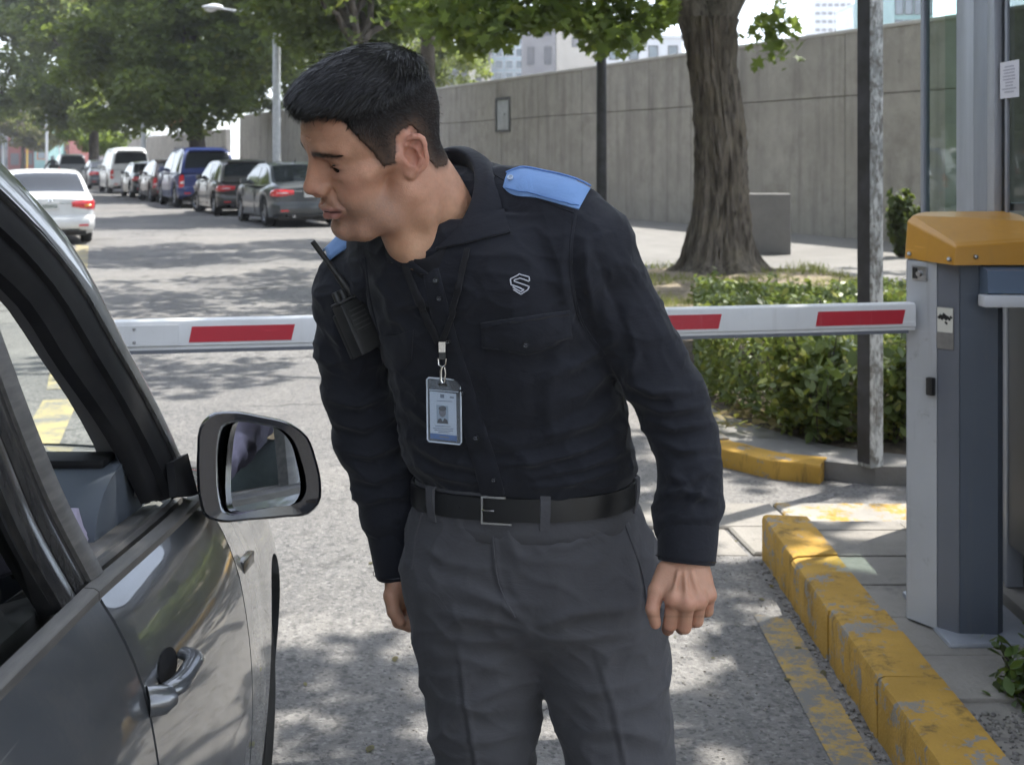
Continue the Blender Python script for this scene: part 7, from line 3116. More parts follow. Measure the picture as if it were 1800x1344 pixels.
for sd in (-1, 1):
    rt, dd_, le = [], [], []
    for k in range(430):
        ay = g.uniform(.009, .056)
        z = np.interp(ay, [.009, .026, .050], [.0250, .0322, .0288]) + g.normal() * .0026 * np.interp(ay, [.009, .03, .05], [1.2, 1, .5])
        p, n = face_at(sd * ay, z)
        rt.append(np.array(p - n * .0004))
        d = np.array([.12, sd * 1.0, np.interp(ay, [.009, .022, .05], [.9, .25, -.25])]) + g.normal(size=3) * .15
        d = d / np.linalg.norm(d)
        nn_ = np.array(n)
        d = d - nn_ * (d @ nn_) + nn_ * .18
        dd_.append(d)
        le.append(g.uniform(.004, .0075))
    strands('eyebrow', np.array(rt), np.array(dd_), np.array(le), .00035, man)
    rt, dd_, le = [], [], []
    for k in range(34):
        ay = .0315 + g.uniform(-.012, .012)
        p, n = face_at(sd * ay, .0062 - ((ay - .0315) / .012) ** 2 * .002)
        rt.append(np.array(p))
        d = np.array([.80, sd * (ay - .0315) * 30, -.60]) + g.normal(size=3) * .12
        dd_.append(d / np.linalg.norm(d))
        le.append(g.uniform(.003, .005))
    strands('eyelashes', np.array(rt), np.array(dd_), np.array(le), .00030, man)

# ---------------- clothing
def fabric(name, c, c2, weave=900, rough=.85, sheen=.10, bump=.16):
    t = NT(name)
    n = t.noise(9, 5)
    col = t.mix(t.ramp(n, .35, .7), rgba(c), rgba(c2))
    w1 = t.new('ShaderNodeTexWave', bands_direction='DIAGONAL')
    w1.inputs['Scale'].default_value = weave
    w1.inputs['Distortion'].default_value = 1.0
    t.link(t.coord(), w1.inputs['Vector'])
    fz = t.noise(420, 3, .7)
    t.set(Base_Color=t.mix(t.math('MULTIPLY', fz, .25), col, tuple(x * 1.5 for x in c2) + (1,)), Roughness=rough)
    t.b.inputs['Sheen Weight'].default_value = sheen
    t.b.inputs['Sheen Roughness'].default_value = .5
    t.b.inputs['Specular IOR Level'].default_value = .22
    rid = t.math('ABSOLUTE', t.math('SUBTRACT', t.noise(13, 4, .55, t.mapping((1, 1, 1.7)), .8), .5))
    nn = t.bump(rid, .40, -.008)
    nn = t.bump(t.noise(34, 5, .6), .22, .004, nn)
    nn = t.bump(w1.outputs['Fac'], .05, .0006, nn)
    nn = t.bump(fz, bump, .0008, nn)
    t.set(Normal=nn)
    return t.m


M_SHIRT = fabric('shirt_black', (.0120, .0128, .0172), (.0170, .0182, .0240))
M_TROU = fabric('trouser_charcoal', (.062, .061, .066), (.075, .074, .079), 700)
M_EPAU = fabric('epaulette_blue', (.155, .27, .50), (.175, .295, .54), 600, .8, .1)
M_BELT = mat('belt_leather', (.010, .010, .010), .38, c2=(.016, .016, .016), scale=20, bump=(120, .2, .001))
M_BUTTON = mat('button', (.025, .026, .03), .25)
M_THREAD = mat('silver_thread', (.46, .47, .52), .6)
M_UNDER = fabric('undershirt', (.010, .010, .012), (.013, .013, .016))
M_BUCKLE = mat('buckle_metal', (.62, .61, .58), .22, 1.0)


def zof(y, Y):
    return CAM_H - (y - HZ) / FPX * Y


def row_table(rows, yaw, b):
    zs, cx, cy_, aa, bb = [], [], [], [], []
    for (y, c, hw, Y), bd in zip(rows, b):
        hwm = hw / FPX * Y
        zs.append(zof(y, Y))
        cx.append((c - 900) / FPX * Y)
        cy_.append(Y)
        a2 = (hwm ** 2 - (bd * math.sin(yaw)) ** 2) / math.cos(yaw) ** 2
        aa.append(math.sqrt(max(a2, .0004)))
        bb.append(bd)
    o = np.argsort(zs)
    f = lambda t: [t[i] for i in o]
    return f(zs), f(cx), f(cy_), f(aa), f(bb)


TYAW = R(-25)      # the trunk is turned to his right, towards the car
SH = Field((-.37, 1.76, .78), (.44, 2.42, 1.64), .0033)
tr = [(905, 918, 176, 2.12), (872, 919, 181, 2.12), (835, 914, 193, 2.11), (790, 909, 200, 2.105), (740, 900, 199, 2.095), (680, 888, 199, 2.08),
      (620, 874, 200, 2.065), (560, 857, 203, 2.05), (500, 838, 203, 2.035), (450, 826, 190, 2.025), (410, 818, 160, 2.02), (378, 812, 110, 2.02)]
SH.rows(*row_table(tr, TYAW, [.112, .114, .122, .126, .126, .126, .128, .130, .126, .112, .092, .070]), TYAW, 2.25, 0)
q = lambda x, y, Y: np.array(P(x, y, Y))
# yoke and shoulders
SH.chain([q(810, 352, 2.06), q(900, 364, 2.03), q(980, 394, 1.99), q(1032, 440, 1.97)], [.052, .056, .062, .068], .045)
SH.chain([q(770, 395, 2.06), q(700, 440, 2.09), q(628, 512, 2.13)], [.055, .058, .064], .045)
SH.ell(q(840, 350, 2.11), (.11, .05, .06), .04)
LA = [(1032, 446, 1.97, .066), (1088, 545, 1.972, .0600), (1144, 640, 1.975, .0555), (1181, 705, 1.972, .0535), (1203, 765, 1.962, .0490), (1211, 830, 1.948, .0455), (1212, 880, 1.935, .0450), (1211, 903, 1.928, .0420), (1208, 930, 1.92, .0385)]
SH.chain([q(*p[:3]) for p in LA], [p[3] for p in LA], .030, kin=.012)
RA = [(628, 512, 2.13, .063), (617, 600, 2.15, .0600), (628, 685, 2.175, .0565), (648, 765, 2.19, .0550), (668, 840, 2.20, .0505), (684, 895, 2.208, .0480), (688, 915, 2.21, .0430), (694, 950, 2.213, .039)]
SH.chain([q(*p[:3]) for p in RA], [p[3] for p in RA], .030, kin=.012)
SH.plane((0, 0, -1), -1.012, .004) if False else None
sv, sq = SH.mesh()
sv = relax(sv, sq, 2, .5)
sv = cloth_noise(sv, sq, .0045, 7.5, (1, 1, .8), 3.0)
sv = cloth_noise(sv, sq, .0022, 19.0, (1, 1, 1.4), 8.0)
sv = cloth_ridges(sv, sq, .0042, 9.0, (1, 1, 1.7), 2.0)
sv = cloth_ridges(sv, sq, .0022, 21.0, (1, 1, 1.5), 6.0)
FOLDS = [
    # his left sleeve (right in the picture): elbow creases and cuff gathers
    ([(1100, 668), (1150, 690), (1215, 688)], .0075, 15), ([(1108, 700), (1165, 722), (1235, 712)], .0070, 14), ([(1135, 735), (1185, 752), (1250, 742)], .0060, 13),
    ([(1150, 770), (1200, 792), (1258, 786)], .0045, 12), ([(1165, 830), (1205, 846), (1262, 822)], .0040, 13), ([(1160, 868), (1200, 862), (1262, 880)], .0048, 11),
    ([(1168, 890), (1192, 872), (1215, 845)], .0045, 10), ([(1205, 894), (1228, 872), (1240, 850)], .0040, 10), ([(1100, 560), (1120, 620), (1105, 670)], .0055, 15),
    ([(1060, 420), (1120, 520), (1180, 620)], .0030, 22), ([(1045, 440), (1090, 560), (1140, 650)], -.0035, 18), ([(1090, 430), (1150, 540), (1200, 640)], .0028, 16),
    # his right sleeve
    ([(575, 700), (630, 712), (690, 690)], .0060, 13), ([(585, 740), (640, 752), (706, 728)], .0060, 13), ([(600, 790), (650, 800), (712, 775)], .0055, 12),
    ([(615, 835), (660, 845), (716, 820)], .0045, 12), ([(640, 885), (670, 872), (712, 872)], .0045, 11), ([(560, 560), (600, 600), (640, 690)], .0040, 18),
    ([(585, 500), (590, 580), (612, 660)], .0030, 16),
    # chest and waist
    ([(1078, 600), (1010, 640), (930, 668)], .0062, 18), ([(1085, 640), (1020, 690), (930, 720)], .0058, 18), ([(1095, 690), (1040, 740), (950, 770)], .0055, 17),
    ([(1105, 745), (1040, 785), (940, 812), (860, 818)], .0068, 15), ([(1104, 790), (1020, 822), (920, 842)], .0058, 13), ([(1090, 822), (1010, 846), (930, 858)], .0050, 11),
    ([(715, 770), (780, 806), (850, 822)], .0055, 15), ([(722, 815), (780, 838), (842, 850)], .0050, 12), ([(700, 700), (760, 745), (820, 770)], .0045, 16),
    ([(1010, 400), (1004, 470), (1018, 560), (1060, 620)], -.0055, 12), ([(1030, 420), (1030, 480), (1045, 560)], .0045, 12),
    ([(960, 400), (985, 470), (990, 540)], .0030, 18), ([(690, 545), (740, 530), (780, 520)], .0035, 12), ([(650, 480), (680, 520), (690, 580)], .0035, 15),
    ([(640, 470), (640, 540), (660, 620)], -.0050, 12), ([(850, 640), (870, 700), (860, 760)], .0030, 20), ([(990, 600), (960, 700), (975, 780)], .0030, 20),
    ([(700, 610), (700, 660), (712, 720)], .0035, 14),
]
sv = folds(sv, sq, [(p_, a_ * 1.45, w_ * 1.45) for p_, a_, w_ in FOLDS])
_k = np.clip((1.078 - sv[:, 2]) / .03, 0, 1) * (np.abs(sv[:, 0] - .02) < .215)
_ax = np.stack([np.full(len(sv), .018), np.full(len(sv), 2.12), sv[:, 2]], 1)
_d = sv - _ax
sv = sv - _d / (np.linalg.norm(_d, axis=1, keepdims=True) + 1e-9) * (_k * .009)[:, None]
shirt_o = np_mesh('shirt', ml(sv), sq, 4, M_SHIRT, man, smooth=True)
SS = Surf(sv, sq)

# collar: stand + leaf
NN = np.array((-.30, -.30, .90))
NN = NN / np.linalg.norm(NN)
ekeys = {18: (897, 412), 40: (893, 396), 75: (883, 352), 110: (866, 304), 145: (846, 284), 180: (812, 268), 215: (740, 300), 250: (676, 415), 285: (676, 440), 320: (700, 466), 342: (754, 482)}
ek = sorted(ekeys)
rows = []
for th in np.linspace(18, 342, 64):
    a = R(th)
    b = COL_M + COL_F * math.cos(a) * 1.0 + COL_S * math.sin(a) * 1.06
    up = NN * float(np.interp(th, [18, 90, 180, 270, 342], [.018, .026, .028, .026, .018]))
    t_ = b + up
    out = (COL_F * math.cos(a) + COL_S * math.sin(a))
    out = out / np.linalg.norm(out)
    ex = float(np.interp(th, ek, [ekeys[k][0] for k in ek]))
    ey = float(np.interp(th, ek, [ekeys[k][1] for k in ek]))
    eb = b + out * .044 - NN * .016
    if 140 < th < 285:
        e = eb
    else:
        e = np.array(SS.on(ex, ey, .006))
        k_ = float(np.interp(th, [100, 140, 285, 312], [0, 1, 1, 0]))
        e = lerp(e, eb, k_)
    fold = t_ + out * .006 + NN * .002
    m1 = lerp(fold, e, .35) + out * .006 + NN * .004
    m2 = lerp(fold, e, .7) + out * .004 + NN * .003
    rows.append([b - NN * .01, b + up * .5, t_, t_ + out * .002 + NN * .0028, fold, m1, m2, e, e - out * .002 - NN * .0025])
cl = MB()
cl.grid([[mlv(p) for p in r] for r in rows])
clo = cl.build('collar', M_SHIRT, man, angle=70)
sm = clo.modifiers.new('thick', 'SOLIDIFY')
sm.thickness = .0022
# crew-neck undershirt in the open neck
rows = []
for th in np.linspace(-75, 75, 24):
    a = R(th)
    b = COL_M + COL_F * math.cos(a) * 1.12 + COL_S * math.sin(a) * .95
    rows.append([mlv(b + NN * k + (COL_F * math.cos(a)) * o_) for k, o_ in ((-.030, .04), (.000, .05), (.014, .04), (.018, .0), (.012, -.06))])
MB().grid(rows).build('undershirt', M_UNDER, man, angle=None)

# cuffs
def cuff(nm, c0, c1, r0, r1, squash=1.0, yawv=0.0):
    a = Vector(c0)
    b = Vector(c1)
    ax_ = (b - a).normalized()
    u = ax_.cross(Vector((0, 1, 0))).normalized()
    w = u.cross(ax_)
    prof = [(0, r0 * .93), (.0, r0 + .001), (.06, r0 + .003), (.5, lerp(r0, r1, .5) + .003), (.95, r1 + .002), (1.0, r1 + .0005), (1.0, r1 - .002), (.7, r1 - .003)]
    rows = []
    for t_, r in prof:
        c = a.lerp(b, t_)
        rows.append([mlv(c + (u * math.cos(k) + w * math.sin(k) * squash) * (r + .0012 * math.sin(3 * k + t_ * 2))) for k in np.linspace(0, 2 * math.pi, 40, endpoint=False)])
    mb = MB()
    mb.grid(rows, closed_v=True)
    o = mb.build(nm, M_SHIRT, man, angle=60)
    st = MB()
    for tt in (.06, .92):
        c = a.lerp(b, tt)
        rr = lerp(r0, r1, tt) + .0036
        st.tube([mlv(c + (u * math.cos(k) + w * math.sin(k) * squash) * rr) for k in np.linspace(0, 2 * math.pi, 41)], .0006, 4)
    st.build('stitching', M_BUTTON, o)
    return o


cuff('cuff', P(1211, 902, 1.928), P(1205, 988, 1.912), .0425, .0405)
cuff('cuff', P(687, 912, 2.21), P(700, 1008, 2.216), .0420, .0375)

# placket, pocket flaps, seams, epaulettes, buttons, emblem
PL = [(757, 474), (772, 540), (790, 610), (815, 690), (838, 768), (856, 826), (867, 872)]
pl_o = ribbon_on(SS, PL, 19, .0006, .0026, 44, [14, 17, 18, 19, 20, 21]).build('placket', M_SHIRT, man, angle=50, M=Matrix.Translation(-MAN0))
MT = Matrix.Translation(-MAN0)


def button(px, py, r=.0055, m=None, off=.002, surf=None, parent=None, name='button'):
    s_ = surf or SS
    p, n = s_.hit(px, py)
    if n.dot(Vector((0, 0, CAM_H)) - p) < 0:
        n = -n
    M = Matrix.Translation(p + n * off - MAN0) @ n.to_track_quat('Z', 'Y').to_matrix().to_4x4()
    mb = MB()
    mb.lathe([(0, .0006), (r * .55, .0006), (r * .7, .0016), (r * .95, .0016), (r, .0004), (r * .9, -.001)], M, 18)
    o = mb.build(name, m or M_BUTTON, parent or man, angle=40)
    hl = MB()
    for dx, dy in ((-.0013, -.0013), (.0013, -.0013), (-.0013, .0013), (.0013, .0013)):
        hl.cyl(M @ Vector((dx, dy, .0004)), M @ Vector((dx, dy, .0009)), .0005, seg=6)
    hl.build('thread', M_THREAD if m is None else M_BUTTON, o)
    return o


for x, y in ((768, 494), (773, 522), (789, 599), (814, 688), (838, 768), (870, 842)):
    button(x, y, off=.0028)
fl = patch_on(SS, {'top': [(845, 567), (900, 559), (950, 552), (1001, 545)], 'bottom': [(848, 611), (890, 617), (926, 622), (965, 610), (1004, 595)]}, .0022, .0042, 26, 10, .0020)
flo = fl.build('pocket_flap', M_SHIRT, man, angle=50, M=MT)
button(925, 600, .0062, off=.0085, parent=man)
for poly in ([(849, 572), (900, 564), (950, 557), (998, 550)], [(851, 607), (890, 612), (926, 616), (965, 604), (1000, 590)]):
    ribbon_on(SS, poly, .8, .0068, .0010, 24).build('stitching', M_BUTTON, flo, M=MT)
pk = patch_on(SS, {'top': [(850, 600), (1000, 590)], 'bottom': [(862, 742), (930, 752), (1004, 726)]}, .0002, .0012, 22, 14, .002)
pk.build('pocket', M_SHIRT, man, angle=50, M=MT)
fl2 = patch_on(SS, {'top': [(668, 592), (700, 588), (727, 580)], 'bottom': [(672, 640), (700, 655), (724, 632)]}, .0008, .0028, 14, 8)
fl2.build('pocket_flap', M_SHIRT, man, angle=50, M=MT)
for poly in ([(1012, 372), (1004, 430), (1006, 500), (1024, 570), (1062, 625)], [(640, 452), (648, 520), (664, 590)], [(862, 300), (930, 340), (1008, 372)]):
    ribbon_on(SS, poly, 3.2, .0002, .0012, 30).build('seam', M_SHIRT, man, angle=60, M=MT)
ep = patch_on(SS, {'top': [(892, 303), (908, 297), (960, 303), (1010, 316), (1038, 328)], 'bottom': [(885, 330), (893, 338), (945, 349), (985, 360), (1017, 369)]}, (.0022), .0022, 26, 10, .0008)
epo = ep.build('epaulette', M_EPAU, man, angle=45, M=MT)
button(899, 318, .0050, mat('epaulette_button', (.40, .48, .60), .25), .0075, parent=epo)
sts = []
for poly in ([(890, 308), (908, 301), (960, 307), (1010, 320), (1034, 331)], [(890, 333), (945, 345), (985, 356), (1015, 365)]):
    ribbon_on(SS, poly, .7, .0062, .0008, 24).build('stitching', mat('blue_thread', (.10, .2, .45), .8), epo, M=MT)
rows = []
for u in np.linspace(0, 1, 9):
    a_ = P(lerp(566, 601, u), lerp(441, 404, u), lerp(2.150, 2.105, u))
    b_ = P(lerp(576, 630, u), lerp(457, 421, u), lerp(2.085, 2.055, u))
    rows.append([a_.lerp(b_, v) + Vector((0, 0, .010 * math.sin(math.pi * v))) - MAN0 for v in np.linspace(0, 1, 7)])
e2 = MB().grid(rows).build('epaulette', M_EPAU, man, angle=45)
sm2 = e2.modifiers.new('thick', 'SOLIDIFY')
sm2.thickness = .003
EMB = [[(897, 490), (913, 482), (930, 487), (930.5, 494)], [(930, 494.5), (914, 488.5), (904, 492), (904, 494.5), (930, 503.5), (927, 509), (915.5, 516.5), (902, 508.5)],
       [(897, 490), (898, 500.5), (921, 509), (915, 512), (901, 505)]]
for poly in EMB:
    n = max(8, len(poly) * 6)
    mb = MB()
    pts = []
    for (x0, y0), (x1, y1) in zip(poly[:-1], poly[1:]):
        for k in range(6):
            pts.append((lerp(x0, x1, k / 6), lerp(y0, y1, k / 6)))
    pts.append(poly[-1])
    mb.tube([SS.on(x, y, .0014) - MAN0 for x, y in pts], .00105, 6)
    mb.build('emblem', M_THREAD, man)

# ---------------- trousers
TR = Field((-.24, 1.92, .03), (.40, 2.36, 1.07), .0045)
rows_t = [(868, 919, 189, 2.12), (905, 921, 198, 2.12), (950, 928, 207, 2.12), (1000, 934, 213, 2.12), (1050, 939, 212, 2.12), (1090, 942, 190, 2.12), (1125, 944, 120, 2.12), (1150, 944, 60, 2.12)]
TR.rows(*row_table(rows_t, R(-20), [.117, .122, .126, .128, .122, .100, .060, .03]), R(-20), 2.35, 0)
TR.chain([q(832, 1010, 2.135), q(842, 1110, 2.14), q(849, 1180, 2.142), q(851, 1260, 2.14), q(853, 1344, 2.14), (-.040, 2.15, .50), (-.036, 2.17, .045)], [.101, .103, .0985, .0880, .0770, .072, .066], .050, kin=.02)
TR.chain([q(1038, 1010, 2.105), q(1056, 1110, 2.105), q(1066, 1180, 2.105), q(1079, 1260, 2.10), q(1091, 1344, 2.095), (.205, 2.10, .50), (.228, 2.12, .045)], [.106, .106, .0985, .0900, .0840, .076, .068], .050, kin=.02)
TR.cone(q(958, 1150, 2.06), q(962, 1400, 2.06), .004, .022, .012, 's') if False else None
tv_, tq_ = TR.mesh()
tv_ = relax(tv_, tq_, 2, .5)
tv_ = cloth_noise(tv_, tq_, .0035, 8.0, (1, 1, .7), 5.0)
tv_ = cloth_noise(tv_, tq_, .0014, 22.0, (1, 1, 1), 6.0)
tv_ = cloth_ridges(tv_, tq_, .0060, 7.0, (1, 1, 1.6), 4.0)
tv_ = cloth_ridges(tv_, tq_, .0026, 17.0, (1, 1, 1.4), 9.0)
TF = [
    ([(925, 1095), (880, 1060), (800, 1030)], .0060, 15), ([(925, 1105), (870, 1090), (780, 1075)], .0055, 14), ([(925, 1118), (860, 1125), (760, 1120)], .0045, 14),
    ([(930, 1108), (1000, 1080), (1090, 1062)], .0050, 16), ([(935, 1125), (1010, 1122), (1110, 1110)], .0040, 15), ([(915, 1140), (850, 1175), (775, 1190)], .0038, 16),
    ([(1120, 960), (1135, 1030), (1130, 1090)], -.0045, 12), ([(760, 1150), (830, 1160), (930, 1190)], .0032, 16), ([(780, 1230), (850, 1250), (930, 1240)], .0036, 17),
    ([(790, 1300), (860, 1300), (930, 1280)], .0036, 17), ([(980, 1200), (1050, 1215), (1140, 1195)], .0030, 17), ([(1000, 1290), (1080, 1280), (1160, 1300)], .0036, 18),
    ([(806, 1130), (818, 1230), (838, 1344), (842, 1400)], .0042, 9), ([(1048, 1150), (1078, 1240), (1100, 1344), (1104, 1400)], .0042, 9),
    ([(735, 950), (780, 985), (850, 1000)], .0034, 15), ([(870, 930), (872, 1000), (895, 1080)], .0030, 10), ([(1080, 930), (1000, 960), (930, 965)], .0030, 15),
]
tv_ = folds(tv_, tq_, [(p_, a_ * 1.2, w_ * (1.5 if w_ > 10 else 1.0)) for p_, a_, w_ in TF])
np_mesh('trousers', ml(tv_), tq_, 4, M_TROU, man, smooth=True)
ST_ = Surf(tv_, tq_)
ribbon_on(ST_, [(866, 918), (868, 970), (878, 1030), (905, 1085)], 1.6, .0002, .0014, 24).build('fly_seam', M_TROU, man, angle=60, M=MT)
ribbon_on(ST_, [(1085, 880), (1108, 940), (1132, 1010), (1140, 1060)], 4.0, .0004, .0020, 24).build('pocket_edge', M_TROU, man, angle=60, M=MT)
ribbon_on(ST_, [(740, 900), (728, 950), (724, 1000)], 3.0, .0004, .0020, 16).build('pocket_edge', M_TROU, man, angle=60, M=MT)

# belt, loops, buckle
bz = 1.035
cxb, cyb = (920 - 900) / FPX * 2.12, 2.12


def beltp(th, r=0.0, dz=0.0):
    """point on the belt line; th = 0 in front of him"""
    a_, b_ = .1855 + r, .1235 + r
    p = 2.3
    c, s = math.cos(th), math.sin(th)
    k = (abs(s / a_) ** p + abs(c / b_) ** p) ** (-1 / p)
    u, v = k * s, -k * c
    cy_, sy_ = math.cos(R(-23)), math.sin(R(-23))
    X = u * cy_ - v * sy_
    Y = u * sy_ + v * cy_
    return Vector((cxb + X, cyb + Y, bz + .055 * X + dz))


rows = []
for th in np.linspace(0, 2 * math.pi, 121):
    rows.append([beltp(th, 0, -.0185) - MAN0, beltp(th, .0038, -.0175) - MAN0, beltp(th, .0042, 0) - MAN0, beltp(th, .0038, .0175) - MAN0, beltp(th, 0, .0185) - MAN0])
belt = MB().grid(rows).build('belt', M_BELT, man, angle=60)
wb = []
for th in np.linspace(0, 2 * math.pi, 121):
    wb.append([beltp(th, -.012, -.060) - MAN0, beltp(th, -.001, -.052) - MAN0, beltp(th, .0005, -.036) - MAN0, beltp(th, -.0014, -.012) - MAN0, beltp(th, -.003, .022) - MAN0, beltp(th, -.012, .024) - MAN0])
MB().grid(wb).build('waistband', M_TROU, man, angle=60)
for th in (-.80, .62, 1.62, 2.6, -2.4):
    rows = []
    for dz in (-.030, -.026, 0, .022, .026):
        r = .0072 if abs(dz) < .025 else .003
        rows.append([beltp(th - .052, r - .003, dz) - MAN0, beltp(th - .048, r, dz) - MAN0, beltp(th + .048, r, dz) - MAN0, beltp(th + .052, r - .003, dz) - MAN0])
    MB().grid(rows).build('belt_loop', M_TROU, man, angle=60)
bu = MB()
for (t0, t1, z0, z1) in ((-.12, -.095, -.0215, .0215), (-.095, .19, .0185, .0215), (-.095, .26, -.0215, -.0185)):
    rows = []
    for t_ in np.linspace(t0, t1, 6):
        rows.append([beltp(t_, .0055, z0) - MAN0, beltp(t_, .0085, z0) - MAN0, beltp(t_, .0085, z1) - MAN0, beltp(t_, .0055, z1) - MAN0])
    bu.grid(rows, closed_v=True)
    bu.add(rows[0], [(0, 1, 2, 3)])
    bu.add(rows[-1], [(0, 1, 2, 3)])
bko = bu.build('buckle', M_BUCKLE, belt, angle=40)
MB().tube([beltp(-.11, .0092, 0) - MAN0, beltp(-.03, .0104, 0) - MAN0, beltp(.05, .0090, .0) - MAN0], .0016, 8).build('buckle_pin', M_BUCKLE, bko)
for t_ in (-.42, -.58):
    MB().cyl(beltp(t_, .004, 0) - MAN0, beltp(t_, .0046, 0) - MAN0, .0017, seg=8).build('belt_hole', M_UNDER, belt)

# shoes (below the frame)
for (x, y, rz_) in ((-.036, 2.13, R(-12)), (.232, 2.08, R(8))):
    F = Field((-.07, -.22, -.005), (.07, .10, .12), .005)
    F.chain([(0, .055, .045), (0, -.03, .045), (0, -.13, .035), (0, -.17, .03)], [.040, .044, .042, .030], .02)
    F.cone((0, .04, .05), (0, .03, .11), .04, .042, .02)
    F.plane((0, 0, -1), -.004, .004)
    v_, q_ = F.mesh()
    c, s = math.cos(rz_), math.sin(rz_)
    v2 = np.c_[v_[:, 0] * c - v_[:, 1] * s + x, v_[:, 0] * s + v_[:, 1] * c + y, v_[:, 2]]
    np_mesh('shoe', ml(v2), q_, 4, M_BELT, man, smooth=True)

# ---------------- things he carries
def free(nm, label, cat, loc_):
    o = empty(nm, loc_)
    tag(o, label, cat)
    return o


# lanyard and badge
bp0 = SS.on(778, 600, .012)
lan = free('lanyard', 'thin black lanyard round the guard\'s neck', 'lanyard', bp0)
ML = Matrix.Translation(-bp0)
M_STRAP = fabric('strap', (.012, .012, .014), (.018, .018, .020), 900)
ribbon_on(SS, [(712, 462), (730, 505), (752, 556), (774, 600)], 6.0, .0055, .0012, 30).build('strap', M_STRAP, lan, M=ML, angle=50)
ribbon_on(SS, [(824, 440), (812, 490), (798, 548), (780, 600)], 5.0, .0065, .0012, 30).build('strap', M_STRAP, lan, M=ML, angle=50)
yb = bp0.y - .004


def bpt(px, py, Y=None):
    return P(px, py, Y if Y is not None else yb) - bp0


cr_ = MB()
cr_.prism([bpt(771, 601), bpt(783, 601), bpt(783, 619), bpt(771, 619)], (0, .005, 0))
cr_.build('crimp', M_BUCKLE, lan, angle=30)
MB().prism([bpt(771.5, 620), bpt(783, 620), bpt(783, 632), bpt(771.5, 632)], (0, .004, 0)).build('swivel', M_TRIM, lan)
hk = MB()
hk.tube([bpt(770, 630), bpt(771, 641), bpt(777, 645), bpt(783, 641), bpt(784, 630)], .0012, 8)
hk.tube([bpt(777, 644), bpt(775, 652), bpt(775, 668), bpt(778, 673)], .0020, 8)
hk.tube([bpt(781, 645), bpt(783, 656), bpt(781, 670), bpt(778, 673)], .0014, 8)
hk.build('clip_hook', M_BUCKLE, lan)

ybk = SS.on(780, 720, .008).y - .017
bd = free('badge', 'identity card in clear holder hanging on the guard\'s chest', 'badge', P(779, 721, ybk))
BO = P(779, 721, ybk)


def cp(px, py, off=0.0):
    # card plane: leans back a little at the top, turned with the chest
    d = P(px, py, ybk) - BO
    return Vector((d.x, d.x * -.12 + d.z * -.10 - off, d.z))


def card(nm, quad, off, th, m, bev=0):
    mb = MB()
    mb.prism([cp(x, y, off) for x, y in quad], (0, th, 0))
    return mb.build(nm, m, bd, smooth=False)


M_CARDW = mat('card_white', (.72, .75, .80), .55)
M_CARDB = mat('card_blue', (.05, .15, .38), .5)
M_CARDG = mat('card_grey', (.16, .18, .22), .6)
M_PHOTO1 = mat('portrait_ground', (.40, .46, .52), .6)
M_PHOTO2 = mat('portrait_hair', (.035, .035, .04), .6)
M_PHOTO3 = mat('portrait_skin', (.17, .16, .17), .6)
M_PVC = NT('clear_holder')
_tr = M_PVC.new('ShaderNodeBsdfTransparent')
_tr.inputs['Color'].default_value = (.90, .93, .96, 1)
_gl = M_PVC.new('ShaderNodeBsdfGlossy')
_gl.inputs['Roughness'].default_value = .08
_df = M_PVC.new('ShaderNodeBsdfDiffuse')
_df.inputs['Color'].default_value = (.55, .6, .65, 1)
_m1 = M_PVC.new('ShaderNodeMixShader')
_m1.inputs[0].default_value = .05
_m2 = M_PVC.new('ShaderNodeMixShader')
_m2.inputs[0].default_value = .06
M_PVC.link(_tr.outputs[0], _m1.inputs[1])
M_PVC.link(_gl.outputs[0], _m1.inputs[2])
M_PVC.link(_m1.outputs[0], _m2.inputs[1])
M_PVC.link(_df.outputs[0], _m2.inputs[2])
M_PVC.link(_m2.outputs[0], M_PVC.out.inputs['Surface'])
M_PVC = M_PVC.m
card('holder_back', [(752, 665), (809, 668), (809, 779), (752, 775)], -.0020, .0008, M_PVC)
crd = card('card', [(755, 687), (802, 691), (803, 776), (756, 772)], -.0004, .0009, M_CARDW)
card('card_band', [(756, 762), (803, 766), (803, 776), (756, 772)], .0002, .0004, M_CARDB)
card('portrait', [(767, 711), (788, 713), (788.5, 745), (767.5, 743)], .0002, .0004, M_PHOTO1)


def disc(nm, cx_, cy_, rx_, ry_, off, m, n=18):
    mb = MB()
    mb.prism([cp(cx_ + rx_ * math.cos(2 * math.pi * k / n), cy_ + ry_ * math.sin(2 * math.pi * k / n), off) for k in range(n)], (0, .0002, 0))
    return mb.build(nm, m, bd, smooth=False)


disc('portrait_head', 777.8, 724, 6.2, 9.2, .0004, M_PHOTO3)
disc('portrait_hair', 777.8, 717.5, 6.8, 4.6, .0006, M_PHOTO2)
card('portrait_jacket', [(768, 744), (770, 737), (775, 735), (778, 741), (781, 735), (786, 737.5), (788, 745)], .0005, .0002, M_PHOTO2)
pr = MB()
for (x0, x1, y_) in ((768, 795, 703.5), (765, 792, 748.5), (761, 797, 752.5), (763, 796, 756), (770, 790, 759.2)):
    pr.prism([cp(x0, y_, .0003), cp(x1, y_ + .8, .0003), cp(x1, y_ + 1.9, .0003), cp(x0, y_ + 1.1, .0003)], (0, .0002, 0))
pr.prism([cp(774, 692, .0003), cp(781, 692.5, .0003), cp(781, 699, .0003), cp(774, 698.5, .0003)], (0, .0002, 0))
pr.prism([cp(791, 696, .0003), cp(798, 696.5, .0003), cp(798, 699, .0003), cp(791, 698.5, .0003)], (0, .0002, 0))
pr.prism([cp(772, 767, .0004), cp(789, 768.4, .0004), cp(789, 770.6, .0004), cp(772, 769.2, .0004)], (0, .0002, 0))
pr.build('print', M_CARDG, crd, smooth=False)
card('holder_front', [(752, 664), (809, 667), (810, 780), (752, 776)], .0022, .0006, M_PVC)
rim = MB()
